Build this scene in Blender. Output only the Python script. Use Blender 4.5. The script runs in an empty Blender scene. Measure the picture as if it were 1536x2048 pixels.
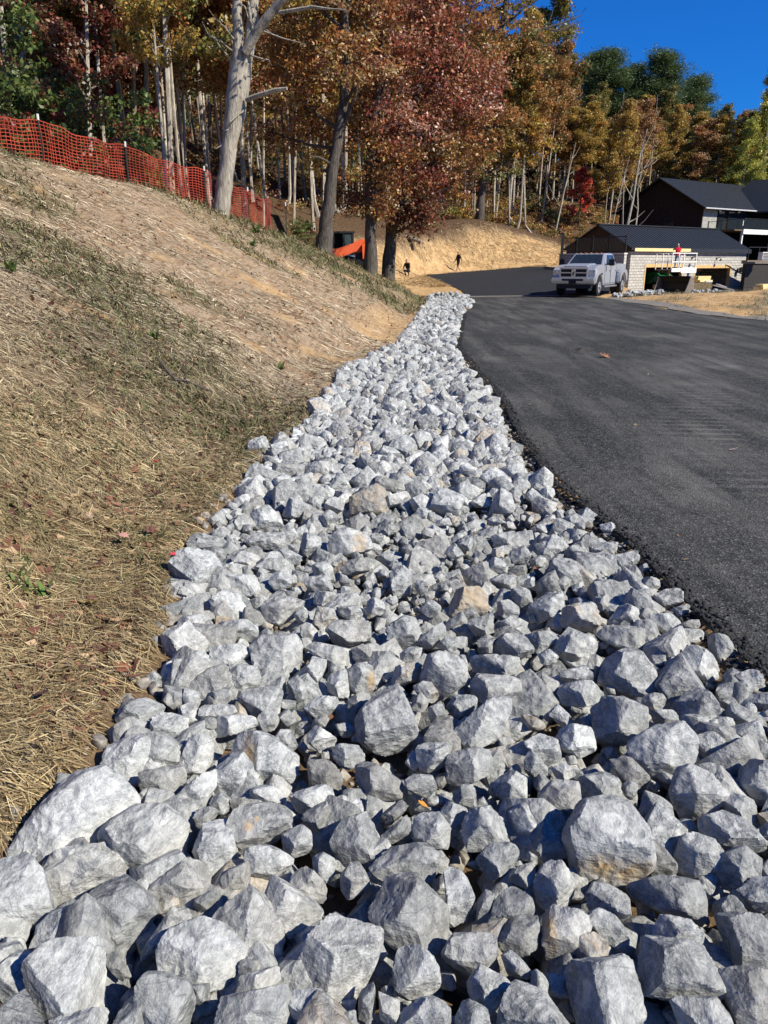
import bpy, bmesh, math, random
import numpy as np
from mathutils import Vector, Matrix
from mathutils.geometry import delaunay_2d_cdt

# ------------------------------------------------------------------ camera, sky, sun
scene = bpy.context.scene
COL = scene.collection
F_PX, PITCH, CAM_H = 1540.0, math.radians(18.0), 1.6
cam_d = bpy.data.cameras.new('camera')
cam = bpy.data.objects.new('camera', cam_d)
COL.objects.link(cam)
cam_d.sensor_fit = 'VERTICAL'
cam_d.sensor_height = 24.0
cam_d.sensor_width = 18.0
cam_d.lens = F_PX / 2048 * 24.0
cam_d.clip_start, cam_d.clip_end = 0.05, 3000
cam.location = (0, 0, CAM_H)
cam.rotation_euler = (math.pi / 2 - PITCH, 0, 0)
scene.camera = cam

SUN_EL, SUN_AZ = math.radians(40), math.radians(62)      # azimuth: measured from straight behind the camera towards its right
world = bpy.data.worlds.new('World')
scene.world = world
world.use_nodes = True
wn = world.node_tree
sky = wn.nodes.new('ShaderNodeTexSky')
sky.sky_type = 'NISHITA'
sky.sun_disc = False
sky.sun_elevation = SUN_EL
sky.sun_rotation = math.pi - SUN_AZ
sky.altitude = 900
sky.air_density = 1.25
sky.dust_density = 0.1
sky.ozone_density = 5.0
bg = wn.nodes['Background']
bg.inputs['Strength'].default_value = 0.066
tint = wn.nodes.new('ShaderNodeMix')                     # clear, dry autumn sky: deeper blue than the default air
tint.data_type, tint.blend_type = 'RGBA', 'MULTIPLY'
tint.inputs[0].default_value = 1.0
tint.inputs[7].default_value = (0.09, 0.58, 1.36, 1)
wn.links.new(sky.outputs[0], tint.inputs[6])
wn.links.new(tint.outputs[2], bg.inputs['Color'])
to_sun = Vector((math.sin(SUN_AZ) * math.cos(SUN_EL), -math.cos(SUN_AZ) * math.cos(SUN_EL), math.sin(SUN_EL)))
sun_d = bpy.data.lights.new('sun', 'SUN')
sun_d.energy = 5.0
sun_d.angle = math.radians(0.5)
sun_d.color = (1.0, 0.95, 0.835)
sun = bpy.data.objects.new('sun', sun_d)
COL.objects.link(sun)
sun.rotation_euler = to_sun.to_track_quat('Z', 'Y').to_euler()
vs = scene.view_settings
vs.view_transform, vs.look, vs.gamma, vs.exposure = 'Standard', 'None', 1.0, 0.52
scene.cycles.max_bounces = 6
scene.cycles.diffuse_bounces = 2
scene.cycles.glossy_bounces = 2
scene.cycles.transparent_max_bounces = 6
scene.cycles.use_denoising = True

rnd = random.Random(7)
rng = np.random.default_rng(11)

# ------------------------------------------------------------------ pixel <-> world helpers (photo pixels, 1536 x 2048)
SP, CP = math.sin(PITCH), math.cos(PITCH)
def ray(px, py):
    u, v = px - 768.0, 1024.0 - py
    return (u, v * SP + F_PX * CP, v * CP - F_PX * SP)
def at_d(px, py, d):                      # point on that sight line at distance d ahead
    r = ray(px, py)
    t = d / r[1]
    return Vector((r[0] * t, d, CAM_H + r[2] * t))
def at_z(px, py, z):
    r = ray(px, py)
    t = (z - CAM_H) / r[2]
    return Vector((r[0] * t, r[1] * t, z))
def cam_depth(p):
    return p[1] * CP - (p[2] - CAM_H) * SP
def to_px(x, y, z):
    zc = y * CP - (z - CAM_H) * SP
    yc = y * SP + (z - CAM_H) * CP
    return 768 + F_PX * x / zc, 1024 - F_PX * yc / zc

# ------------------------------------------------------------------ noise
_perm = np.random.default_rng(3).permutation(512).astype(np.int64)
_grad = np.random.default_rng(4).normal(size=(512, 3))
_grad /= np.linalg.norm(_grad, axis=1)[:, None]
def perlin(p):
    i = np.floor(p).astype(np.int64)
    f = p - i
    w = f * f * f * (f * (f * 6 - 15) + 10)
    out = 0
    for dx in (0, 1):
        for dy in (0, 1):
            for dz in (0, 1):
                h = _perm[(i[:, 0] + dx) & 511]
                h = _perm[(h + i[:, 1] + dy) & 511]
                h = _perm[(h + i[:, 2] + dz) & 511]
                g = _grad[h]
                d = g[:, 0] * (f[:, 0] - dx) + g[:, 1] * (f[:, 1] - dy) + g[:, 2] * (f[:, 2] - dz)
                out = out + d * (w[:, 0] if dx else 1 - w[:, 0]) * (w[:, 1] if dy else 1 - w[:, 1]) * (w[:, 2] if dz else 1 - w[:, 2])
    return out
def fbm(p, octaves=4, gain=0.5):
    s, a = 0, 1.0
    for k in range(octaves):
        s = s + a * perlin(p * (2.03 ** k) + 17.3 * k)
        a *= gain
    return s
def fbm2(x, y, scale, octaves=4, off=0.0):
    return fbm(np.stack([x / scale + off, y / scale - off, np.full_like(x, off * 1.7)], 1), octaves)

# ------------------------------------------------------------------ meshes and tags
def np_mesh(name, verts, faces, mat, parent=None, smooth=False, col=None, loc=None):
    """verts (n,3), faces (m,k) of one size; col (n,3 or n,4) per vertex."""
    me = bpy.data.meshes.new(name)
    verts = np.asarray(verts, np.float32)
    faces = np.asarray(faces, np.int32)
    m, k = faces.shape
    me.vertices.add(len(verts))
    me.vertices.foreach_set('co', verts.ravel())
    me.loops.add(m * k)
    me.loops.foreach_set('vertex_index', faces.ravel())
    me.polygons.add(m)
    me.polygons.foreach_set('loop_start', np.arange(0, m * k, k, dtype=np.int32))
    me.polygons.foreach_set('loop_total', np.full(m, k, np.int32))
    if smooth:
        me.polygons.foreach_set('use_smooth', np.ones(m, bool))
    if col is not None:
        a = me.color_attributes.new('Col', 'FLOAT_COLOR', 'POINT')
        c = np.ones((len(verts), 4), np.float32)
        c[:, :col.shape[1]] = col
        a.data.foreach_set('color', c.ravel())
    me.update()
    me.validate()
    if mat: me.materials.append(mat)
    o = bpy.data.objects.new(name, me)
    COL.objects.link(o)
    if parent: o.parent = parent
    if loc is not None: o.location = loc
    return o

def tag(o, label=None, cat=None, group=None, kind=None):
    if label: o['label'] = label
    if cat: o['category'] = cat
    if group: o['group'] = group
    if kind: o['kind'] = kind
    return o
def thing(name, label, cat, loc=(0, 0, 0), rz=0.0, group=None):
    o = bpy.data.objects.new(name, None)
    COL.objects.link(o)
    o.empty_display_size = 0.2
    o.location = loc
    o.rotation_euler = (0, 0, rz)
    return tag(o, label, cat, group)
def copy_tree(o, parent=None):
    c = o.copy()
    COL.objects.link(c)
    c.parent = parent
    for ch in [x for x in bpy.data.objects if x.parent == o]:
        copy_tree(ch, c)
    return c

class MB:
    """collects boxes, tubes and prisms, then links them as one mesh object"""
    def __init__(self): self.v, self.f = [], []
    def add(self, vs_, fs_):
        b = len(self.v)
        self.v += [tuple(v) for v in vs_]
        self.f += [tuple(i + b for i in f) for f in fs_]
        return self
    def box(self, x0, x1, y0, y1, z0, z1):
        v = [(x, y, z) for z in (z0, z1) for y in (y0, y1) for x in (x0, x1)]
        return self.add(v, [(0, 2, 3, 1), (4, 5, 7, 6), (0, 1, 5, 4), (2, 6, 7, 3), (0, 4, 6, 2), (1, 3, 7, 5)])
    def bar(self, a, b, w, h=None, up=(0, 0, 1)):
        a, b = Vector(a), Vector(b)
        h = h or w
        d = (b - a).normalized()
        upv = Vector(up)
        if abs(d.dot(upv)) > 0.98: upv = Vector((1, 0, 0))
        s = d.cross(upv).normalized() * (w / 2)
        t = s.cross(d).normalized() * (h / 2)
        v = [p + i * s + j * t for p in (a, b) for j in (-1, 1) for i in (-1, 1)]
        return self.add(v, [(0, 1, 3, 2), (4, 6, 7, 5), (0, 4, 5, 1), (2, 3, 7, 6), (0, 2, 6, 4), (1, 5, 7, 3)])
    def tube(self, pts, radii, n=8, cap=True):
        pts = [Vector(p) for p in pts]
        if not hasattr(radii, '__len__'): radii = [radii] * len(pts)
        rings = []
        ref = Vector((0.31, 0.17, 0.93))
        for i, p in enumerate(pts):
            d = (pts[min(i + 1, len(pts) - 1)] - pts[max(i - 1, 0)]).normalized()
            r = ref if abs(d.dot(ref)) < 0.9 else Vector((1, 0, 0))
            s = d.cross(r).normalized()
            t = d.cross(s)
            rings.append([p + (s * math.cos(2 * math.pi * k / n) + t * math.sin(2 * math.pi * k / n)) * radii[i] for k in range(n)])
        vs_ = [v for r in rings for v in r]
        fs_ = [(i * n + k, i * n + (k + 1) % n, (i + 1) * n + (k + 1) % n, (i + 1) * n + k) for i in range(len(pts) - 1) for k in range(n)]
        if cap:
            fs_.append(tuple(reversed(range(n))))
            fs_.append(tuple((len(pts) - 1) * n + k for k in range(n)))
        return self.add(vs_, fs_)
    def prism(self, poly, a, b, axis='y'):
        """extrude a 2-D outline: axis 'y' takes (x,z) points, 'x' takes (y,z), 'z' takes (x,y)"""
        def P(p, q): return {'y': (p[0], q, p[1]), 'x': (q, p[0], p[1]), 'z': (p[0], p[1], q)}[axis]
        n = len(poly)
        vs_ = [P(p, a) for p in poly] + [P(p, b) for p in poly]
        fs_ = [tuple(range(n)), tuple(reversed(range(n, 2 * n)))] + [(i, i + n, (i + 1) % n + n, (i + 1) % n) for i in range(n)]
        return self.add(vs_, fs_)
    def build(self, name, mat, parent=None, bevel=0.0, smooth=False, seg=2, loc=None):
        me = bpy.data.meshes.new(name)
        me.from_pydata(self.v, [], self.f)
        bm = bmesh.new()
        bm.from_mesh(me)
        bmesh.ops.recalc_face_normals(bm, faces=bm.faces)
        if bevel > 0:
            bmesh.ops.bevel(bm, geom=[e for e in bm.edges if len(e.link_faces) == 2 and e.calc_face_angle(0) > 0.5], offset=bevel, segments=seg, affect='EDGES', clamp_overlap=True)
        bm.to_mesh(me)
        bm.free()
        if smooth:
            for p in me.polygons: p.use_smooth = True
            me.set_sharp_from_angle(angle=math.radians(40))
        if mat: me.materials.append(mat)
        o = bpy.data.objects.new(name, me)
        COL.objects.link(o)
        if parent: o.parent = parent
        if loc is not None: o.location = loc
        return o

# ------------------------------------------------------------------ materials
class NT:
    def __init__(self, name, rough=0.8, spec=0.3, metal=0.0):
        self.m = bpy.data.materials.new(name)
        self.m.use_nodes = True
        self.t = self.m.node_tree
        self.b = self.t.nodes['Principled BSDF']
        self.b.inputs['Roughness'].default_value = rough
        self.b.inputs['Specular IOR Level'].default_value = spec
        self.b.inputs['Metallic'].default_value = metal
    def n(self, typ, **kw):
        x = self.t.nodes.new('ShaderNode' + typ)
        for k, v in kw.items(): setattr(x, k, v)
        return x
    def l(self, a, b): self.t.links.new(a, b)
    def put(self, sock, v):
        if hasattr(v, 'is_output'): self.l(v, sock)
        else:
            if hasattr(sock.default_value, '__len__') and len(sock.default_value) == 4 and len(v) == 3: v = tuple(v) + (1,)
            sock.default_value = v
    def pos(self, scale=(1, 1, 1), world=True, rot=(0, 0, 0)):
        src = self.n('NewGeometry').outputs['Position'] if world else self.n('TexCoord').outputs['Object']
        mp = self.n('Mapping')
        mp.inputs['Scale'].default_value = scale
        mp.inputs['Rotation'].default_value = rot
        self.l(src, mp.inputs['Vector'])
        return mp.outputs[0]
    def noise(self, vec, scale, detail=4, rough=0.55, dist=0.0):
        x = self.n('TexNoise')
        x.inputs['Scale'].default_value = scale
        x.inputs['Detail'].default_value = detail
        x.inputs['Roughness'].default_value = rough
        x.inputs['Distortion'].default_value = dist
        self.l(vec, x.inputs['Vector'])
        return x.outputs['Fac']
    def voro(self, vec, scale, feature='F1', out='Distance', rand=1.0):
        x = self.n('TexVoronoi', feature=feature)
        x.inputs['Scale'].default_value = scale
        x.inputs['Randomness'].default_value = rand
        self.l(vec, x.inputs['Vector'])
        return x.outputs[out]
    def ramp(self, fac, stops, interp='LINEAR'):
        x = self.n('ValToRGB')
        cr = x.color_ramp
        cr.interpolation = interp
        while len(cr.elements) < len(stops): cr.elements.new(0.5)
        for e, (p, c) in zip(cr.elements, stops):
            e.position = p
            e.color = (c, c, c, 1) if not hasattr(c, '__len__') else tuple(c) + (1,)
        self.l(fac, x.inputs[0])
        return x.outputs[0]
    def mix(self, fac, a, b, mode='MIX'):
        x = self.n('Mix', data_type='RGBA', blend_type=mode)
        self.put(x.inputs[0], fac)
        self.put(x.inputs[6], a)
        self.put(x.inputs[7], b)
        return x.outputs[2]
    def math(self, op, a, b=0.0):
        x = self.n('Math', operation=op)
        self.put(x.inputs[0], a)
        self.put(x.inputs[1], b)
        return x.outputs[0]
    def attr(self, out='Color', name='Col'):
        x = self.n('Attribute')
        x.attribute_name = name
        return x.outputs[out]
    def sep(self, c):
        x = self.n('SeparateColor')
        self.l(c, x.inputs[0])
        return x.outputs
    def color(self, c): self.put(self.b.inputs['Base Color'], c); return self
    def rough(self, c): self.put(self.b.inputs['Roughness'], c); return self
    def bump(self, h, strength=0.5, dist=0.01, prev=None):
        x = self.n('Bump')
        x.inputs['Strength'].default_value = strength
        x.inputs['Distance'].default_value = dist
        self.l(h, x.inputs['Height'])
        if prev: self.l(prev, x.inputs['Normal'])
        self.l(x.outputs[0], self.b.inputs['Normal'])
        return x.outputs[0]

def plain(name, c, rough=0.7, spec=0.3, metal=0.0, var=0.25, scale=6.0, bump=0.0):
    m = NT(name, rough, spec, metal)
    p = m.pos(world=False)
    f = m.noise(p, scale, 5)
    d = tuple(max(0, x * (1 - var)) for x in c)
    e = tuple(min(1, x * (1 + var)) for x in c)
    m.color(m.ramp(f, [(0.3, d), (0.7, e)]))
    if bump: m.bump(m.noise(p, scale * 4, 4), bump, 0.01)
    return m.m

def mat_rock():
    m = NT('limestone', 0.85, 0.25)
    p = m.pos()
    r, g, b = m.sep(m.attr())[:3]
    big = m.noise(p, 6.0, 3)
    fine = m.noise(p, 38.0, 6, 0.65)
    base = m.mix(m.ramp(big, [(0.35, 0.0), (0.65, 1.0)]), (0.163, 0.172, 0.168), (0.31, 0.316, 0.302))
    # pale dust and scuffed patches, thin scratches
    sc = m.ramp(m.noise(p, 22.0, 8, 0.7, 0.6), [(0.47, 0.0), (0.62, 1.0)])
    base = m.mix(m.math('MULTIPLY', sc, 0.75), base, (0.50, 0.502, 0.475))
    ln = m.ramp(m.noise(m.pos((1, 0.35, 1.6), rot=(0.4, 0.3, 0.7)), 30.0, 7, 0.75, 1.2), [(0.475, 0.0), (0.5, 1.0), (0.525, 0.0)])
    base = m.mix(m.math('MULTIPLY', ln, 0.55), base, (0.66, 0.65, 0.63))
    ck = m.ramp(m.voro(m.pos((1, 1, 1.4), rot=(0.7, 0.2, 0)), 9.0, 'DISTANCE_TO_EDGE'), [(0.0, 0.0), (0.02, 1.0)])
    ckm = m.math('MULTIPLY', m.math('SUBTRACT', 1.0, ck), m.ramp(m.noise(p, 5.0, 2), [(0.5, 0.0), (0.6, 0.7)]))
    base = m.mix(ckm, base, (0.12, 0.125, 0.135))
    # tone of the single rock, some with shade painted in, and rusty stain
    tone = m.math('ADD', m.math('MULTIPLY', r, 1.35), 0.27)
    tc = m.n('CombineColor')
    for i in range(3): m.l(tone, tc.inputs[i])
    base = m.mix(1.0, base, tc.outputs[0], 'MULTIPLY')
    st = m.math('MULTIPLY', g, m.ramp(m.noise(p, 14.0, 5), [(0.4, 0.25), (0.55, 1.0)]))
    base = m.mix(st, base, m.ramp(m.noise(p, 30.0, 4), [(0.35, (0.36, 0.20, 0.07)), (0.65, (0.52, 0.40, 0.22))]))
    base = m.mix(m.math('MULTIPLY', b, 0.55), base, (0.40, 0.33, 0.24))
    m.color(base)
    h = m.math('ADD', m.math('MULTIPLY', m.noise(p, 16.0, 8, 0.62), 1.0), m.math('MULTIPLY', fine, 0.5))
    strata = m.noise(m.pos((1, 0.3, 3.0), rot=(0.5, 0.35, 0.2)), 14.0, 5, 0.6, 0.8)
    h = m.math('ADD', h, m.math('MULTIPLY', strata, 0.5))
    wv = m.n('VectorMath', operation='ADD')
    nz = m.n('TexNoise')
    nz.inputs['Scale'].default_value = 9.0
    m.l(p, nz.inputs['Vector'])
    sc_ = m.n('VectorMath', operation='SCALE')
    sc_.inputs['Scale'].default_value = 0.05
    m.l(nz.outputs['Color'], sc_.inputs[0])
    m.l(p, wv.inputs[0]); m.l(sc_.outputs[0], wv.inputs[1])
    facet = m.voro(wv.outputs[0], 26.0)
    h = m.math('ADD', h, m.math('MULTIPLY', facet, 0.7))
    m.bump(h, 0.7, 0.026)
    return m.m

def mat_ground():
    m = NT('hillside_soil', 0.95, 0.1)
    p = m.pos()
    zr, zg, zb = m.sep(m.attr())[:3]
    n1 = m.noise(p, 2.2, 6, 0.65)
    n2 = m.noise(p, 30.0, 5, 0.7)
    # straw mulch blown over soil, faint streaks along the bank
    strk = m.noise(m.pos((2.2, 0.22, 1.0), rot=(0, 0, 0.28)), 6.0, 7, 0.68, 0.5)
    straw = m.ramp(strk, [(0.30, (0.20, 0.13, 0.078)), (0.46, (0.37, 0.255, 0.16)), (0.58, (0.50, 0.365, 0.24)), (0.74, (0.62, 0.48, 0.34))])
    straw = m.mix(m.ramp(n2, [(0.38, 0.55), (0.62, 0.0)]), straw, (0.10, 0.075, 0.04))
    soil = m.ramp(n2, [(0.3, (0.28, 0.16, 0.08)), (0.7, (0.46, 0.30, 0.16))])
    straw = m.mix(m.ramp(n1, [(0.52, 0.0), (0.66, 0.75)]), straw, soil)
    clay = m.ramp(m.noise(m.pos((1, 1, 0.45)), 2.6, 8, 0.68), [(0.28, (0.26, 0.14, 0.058)), (0.5, (0.50, 0.32, 0.15)), (0.7, (0.64, 0.45, 0.24))])
    litter = m.ramp(m.noise(p, 5.0, 8, 0.8), [(0.32, (0.025, 0.017, 0.010)), (0.5, (0.09, 0.055, 0.030)), (0.66, (0.19, 0.12, 0.07))])
    grass = m.ramp(m.noise(p, 9.0, 7, 0.75), [(0.3, (0.03, 0.032, 0.012)), (0.5, (0.085, 0.095, 0.035)), (0.7, (0.21, 0.19, 0.09))])
    c = m.mix(zb, straw, grass)
    c = m.mix(zr, c, clay)
    c = m.mix(zg, c, litter)
    m.color(c)
    m.bump(m.math('ADD', m.noise(p, 12.0, 8, 0.75), m.math('MULTIPLY', strk, 0.6)), 0.9, 0.06)
    return m.m

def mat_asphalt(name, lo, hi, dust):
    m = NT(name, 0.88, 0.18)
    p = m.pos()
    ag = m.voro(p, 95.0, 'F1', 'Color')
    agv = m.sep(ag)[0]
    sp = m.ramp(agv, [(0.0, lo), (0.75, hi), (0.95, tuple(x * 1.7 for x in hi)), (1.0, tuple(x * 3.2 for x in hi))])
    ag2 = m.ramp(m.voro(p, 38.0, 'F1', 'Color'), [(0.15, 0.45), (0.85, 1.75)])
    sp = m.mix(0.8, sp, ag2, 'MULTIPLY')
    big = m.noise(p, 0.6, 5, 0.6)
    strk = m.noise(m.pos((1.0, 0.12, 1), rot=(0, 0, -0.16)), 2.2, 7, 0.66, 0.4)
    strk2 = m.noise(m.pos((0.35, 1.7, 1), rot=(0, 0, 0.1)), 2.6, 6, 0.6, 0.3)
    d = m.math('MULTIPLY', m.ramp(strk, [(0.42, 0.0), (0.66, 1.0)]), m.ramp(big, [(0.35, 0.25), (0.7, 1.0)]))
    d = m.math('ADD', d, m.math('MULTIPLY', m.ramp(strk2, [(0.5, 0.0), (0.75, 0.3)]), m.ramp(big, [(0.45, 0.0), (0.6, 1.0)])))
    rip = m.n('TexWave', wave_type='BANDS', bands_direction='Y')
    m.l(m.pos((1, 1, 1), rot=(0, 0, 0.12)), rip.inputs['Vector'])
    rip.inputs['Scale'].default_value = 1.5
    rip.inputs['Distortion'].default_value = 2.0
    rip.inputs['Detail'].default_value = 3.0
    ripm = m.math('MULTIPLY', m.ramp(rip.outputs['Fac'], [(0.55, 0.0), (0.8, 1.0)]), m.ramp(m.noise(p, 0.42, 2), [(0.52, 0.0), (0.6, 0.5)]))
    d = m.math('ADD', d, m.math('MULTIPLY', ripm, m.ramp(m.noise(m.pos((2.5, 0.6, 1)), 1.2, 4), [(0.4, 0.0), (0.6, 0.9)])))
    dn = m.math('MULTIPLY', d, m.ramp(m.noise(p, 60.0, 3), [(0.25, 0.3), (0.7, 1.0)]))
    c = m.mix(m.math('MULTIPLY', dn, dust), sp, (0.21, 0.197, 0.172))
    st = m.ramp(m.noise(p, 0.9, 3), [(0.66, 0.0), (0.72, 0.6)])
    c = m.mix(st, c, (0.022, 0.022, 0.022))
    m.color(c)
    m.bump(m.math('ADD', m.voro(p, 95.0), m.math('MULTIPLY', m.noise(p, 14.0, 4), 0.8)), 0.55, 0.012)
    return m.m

def mat_bark(name, dark, light, sc=1.0):
    m = NT(name, 0.9, 0.15)
    p = m.pos((6 * sc, 6 * sc, 0.9 * sc), world=False)
    n1 = m.noise(p, 3.0, 7, 0.68, 0.6)
    n2 = m.noise(m.pos(world=False), 1.3 * sc, 4)
    c = m.ramp(n1, [(0.35, dark), (0.62, light)])
    c = m.mix(m.ramp(n2, [(0.5, 0.0), (0.7, 0.5)]), c, tuple(x * 1.35 for x in light))
    m.color(c)
    m.bump(n1, 0.9, 0.04)
    return m.m

def mat_leaf(name, rough=0.42):
    m = NT(name, rough, 0.35)
    c = m.attr()
    m.color(c)
    tr = m.n('BsdfTranslucent')
    m.l(c, tr.inputs['Color'])
    mx = m.n('MixShader')
    mx.inputs[0].default_value = 0.32
    m.l(m.b.outputs[0], mx.inputs[1])
    m.l(tr.outputs[0], mx.inputs[2])
    m.l(mx.outputs[0], m.t.nodes['Material Output'].inputs['Surface'])
    return m.m

def mat_attr(name, rough=0.85, spec=0.2):
    m = NT(name, rough, spec)
    m.color(m.attr())
    return m.m

M = {}
M['rock'] = mat_rock()
M['ground'] = mat_ground()
M['asphalt'] = mat_asphalt('asphalt', (0.013, 0.0132, 0.0126), (0.041, 0.0415, 0.0395), 0.8)
M['asphalt_dark'] = mat_asphalt('dark_asphalt', (0.011, 0.012, 0.014), (0.024, 0.025, 0.028), 0.06)  # darker than the near asphalt, hardly any dust
M['bark_pale'] = mat_bark('pale_bark', (0.15, 0.125, 0.095), (0.44, 0.39, 0.31))
M['bark_dark'] = mat_bark('dark_bark', (0.035, 0.028, 0.023), (0.13, 0.11, 0.09))
M['bark_thin'] = mat_bark('thin_trunk_bark', (0.16, 0.13, 0.10), (0.52, 0.46, 0.37))
M['leaf'] = mat_leaf('leaves')
M['litter'] = mat_attr('dry_leaf', 0.8)
M['straw'] = mat_attr('straw', 0.75, 0.25)

# ------------------------------------------------------------------ terrain
ROCK_L = [(-1.15, -6), (-1.15, 0.8), (-1.13, 1.8), (-1.06, 2.3), (-1.0, 3.1), (-1.2, 4.1), (-1.1, 5.9), (-.83, 8.4), (-.68, 12.1), (.2, 16), (.95, 24), (1.75, 33), (2.0, 37.0)]
ROCK_R = [(1.62, -6), (1.62, 0.8), (1.6, 2.3), (1.5, 2.9), (1.44, 4.4), (1.27, 5.6), (1.28, 7.1), (1.41, 9.3), (1.4, 12.7), (1.45, 15.6), (2.5, 25), (3.75, 33.6), (3.95, 37.0)]
TOE = ROCK_L + [(2.1, 39.5), (1.7, 43), (0.9, 47), (0, 56), (-3, 62), (-80, 66), (-80, -6)]

def seg_dist(px, py, poly, closed=True):
    d = np.full(px.shape, 1e9)
    n = len(poly)
    for i in range(n if closed else n - 1):
        ax, ay = poly[i]
        bx, by = poly[(i + 1) % n]
        ex, ey = bx - ax, by - ay
        t = np.clip(((px - ax) * ex + (py - ay) * ey) / (ex * ex + ey * ey + 1e-12), 0, 1)
        d = np.minimum(d, np.hypot(px - ax - t * ex, py - ay - t * ey))
    return d
def inside(px, py, poly):
    r = np.zeros(px.shape, bool)
    n = len(poly)
    for i in range(n):
        ax, ay = poly[i]
        bx, by = poly[(i + 1) % n]
        c = ((ay > py) != (by > py)) & (px < (bx - ax) * (py - ay) / ((by - ay) if by != ay else 1e-9) + ax)
        r ^= c
    return r
def sstep(a, b, x):
    t = np.clip((x - a) / (b - a), 0, 1)
    return t * t * (3 - 2 * t)

CRESTPX = [(-260, 250, 17.5), (0, 338, 21), (120, 354, 22.8), (250, 374, 25), (345, 392, 26.6), (440, 418, 28), (505, 443, 30.5), (570, 470, 33), (660, 497, 35), (740, 524, 37), (790, 545, 39)]
_cp = [tuple(at_d(*c)) for c in CRESTPX]
CREST = list(_cp)
for (x, y, z) in list(_cp):                     # ground just behind the crest: level, then a little lower
    _cp.append((x - 1.2, y + 5, z - 0.25))
_cp += [tuple(at_d(*c)) for c in [(600, 459, 60), (690, 480, 62), (753, 489, 64), (789, 496, 66), (841, 487, 68), (877, 480, 71), (926, 460, 73), (978, 447, 75), (1056, 470, 76), (1100, 480, 77),
        (800, 562, 57), (860, 548, 65), (915, 545, 68), (1000, 539, 69), (1115, 531, 69), (760, 556, 56), (700, 535, 56),
        (700, 440, 82), (840, 455, 84), (1000, 428, 92), (1100, 446, 92), (700, 405, 104), (1000, 396, 118), (500, 385, 70), (500, 350, 90), (300, 300, 60), (300, 240, 85),
        (100, 200, 55), (100, 110, 85), (1200, 425, 105), (1350, 425, 110), (1500, 425, 112)]]
_cp += [(-2.3, 46, 1.25), (0.2, 46, 0.7), (-6, 47, 1.9), (-14.5, 34, 4.6), (-20, 28, 6.5), (-30, 30, 10), (-40, 60, 17), (-60, 40, 22), (-30, 10, 12), (-45, -5, 20), (-14, 6, 6.1), (-12, -5, 5.4),
        (2.5, 46, .15), (8, 48, .0), (8, 58, .3), (14, 46, -.2), (22, 48, -.5), (20, 56, -.75), (27, 58, -.75), (31, 66, -.75), (36, 62, -.4), (40, 40, 0), (60, 60, .5), (34, 80, 0.6), (42, 90, 2.0), (24, 72, -.2), (22, 88, 3.2),
        (0, 130, 10), (40, 130, 10), (-40, 130, 20), (90, 130, 9), (-100, 130, 26), (0, 175, 20), (60, 175, 15), (-60, 175, 32), (130, 175, 14), (90, 80, 4), (120, 30, 2), (-100, 60, 28), (-130, 175, 32), (0, 240, 42), (45, 240, 30), (120, 260, 24), (-120, 260, 55), (-50, 230, 50), (240, 230, 15), (-240, 200, 36), (0, 420, 26), (-300, 420, 38), (300, 420, 20)]
_cp = np.array(_cp, float)
def _U(r2): return np.where(r2 > 1e-9, 0.5 * r2 * np.log(r2 + 1e-12), 0)
_n = len(_cp)
_K = _U(((_cp[:, None, :2] - _cp[None, :, :2]) ** 2).sum(2)) + np.eye(_n) * 0.35
_P = np.c_[np.ones(_n), _cp[:, :2]]
_A = np.zeros((_n + 3, _n + 3))
_A[:_n, :_n], _A[:_n, _n:], _A[_n:, :_n] = _K, _P, _P.T
_W = np.linalg.solve(_A, np.r_[_cp[:, 2], 0, 0, 0])
def tps(x, y):
    z = _W[_n] + _W[_n + 1] * x + _W[_n + 2] * y
    for i in range(_n):
        z = z + _W[i] * _U((x - _cp[i, 0]) ** 2 + (y - _cp[i, 1]) ** 2)
    return z

STRIP = ROCK_L + ROCK_R[::-1]
ROAD = ROCK_R + [(4.1, 37.6), (10.0, 38.0), (10.2, 35), (10.1, 30), (9.9, 26.5), (10.2, 23.6), (11.6, 21.6), (16, 19.6), (26, 18), (60, 17), (60, -6)]
DRIVE = [(3.95, 37.58), (4.25, 44), (4.0, 51), (3.7, 58), (3.3, 65.5), (5, 66), (8, 66.6), (14.6, 68), (19, 68), (16.5, 60), (15.2, 52), (13.4, 46), (11.5, 41), (10.0, 37.98)]

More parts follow.
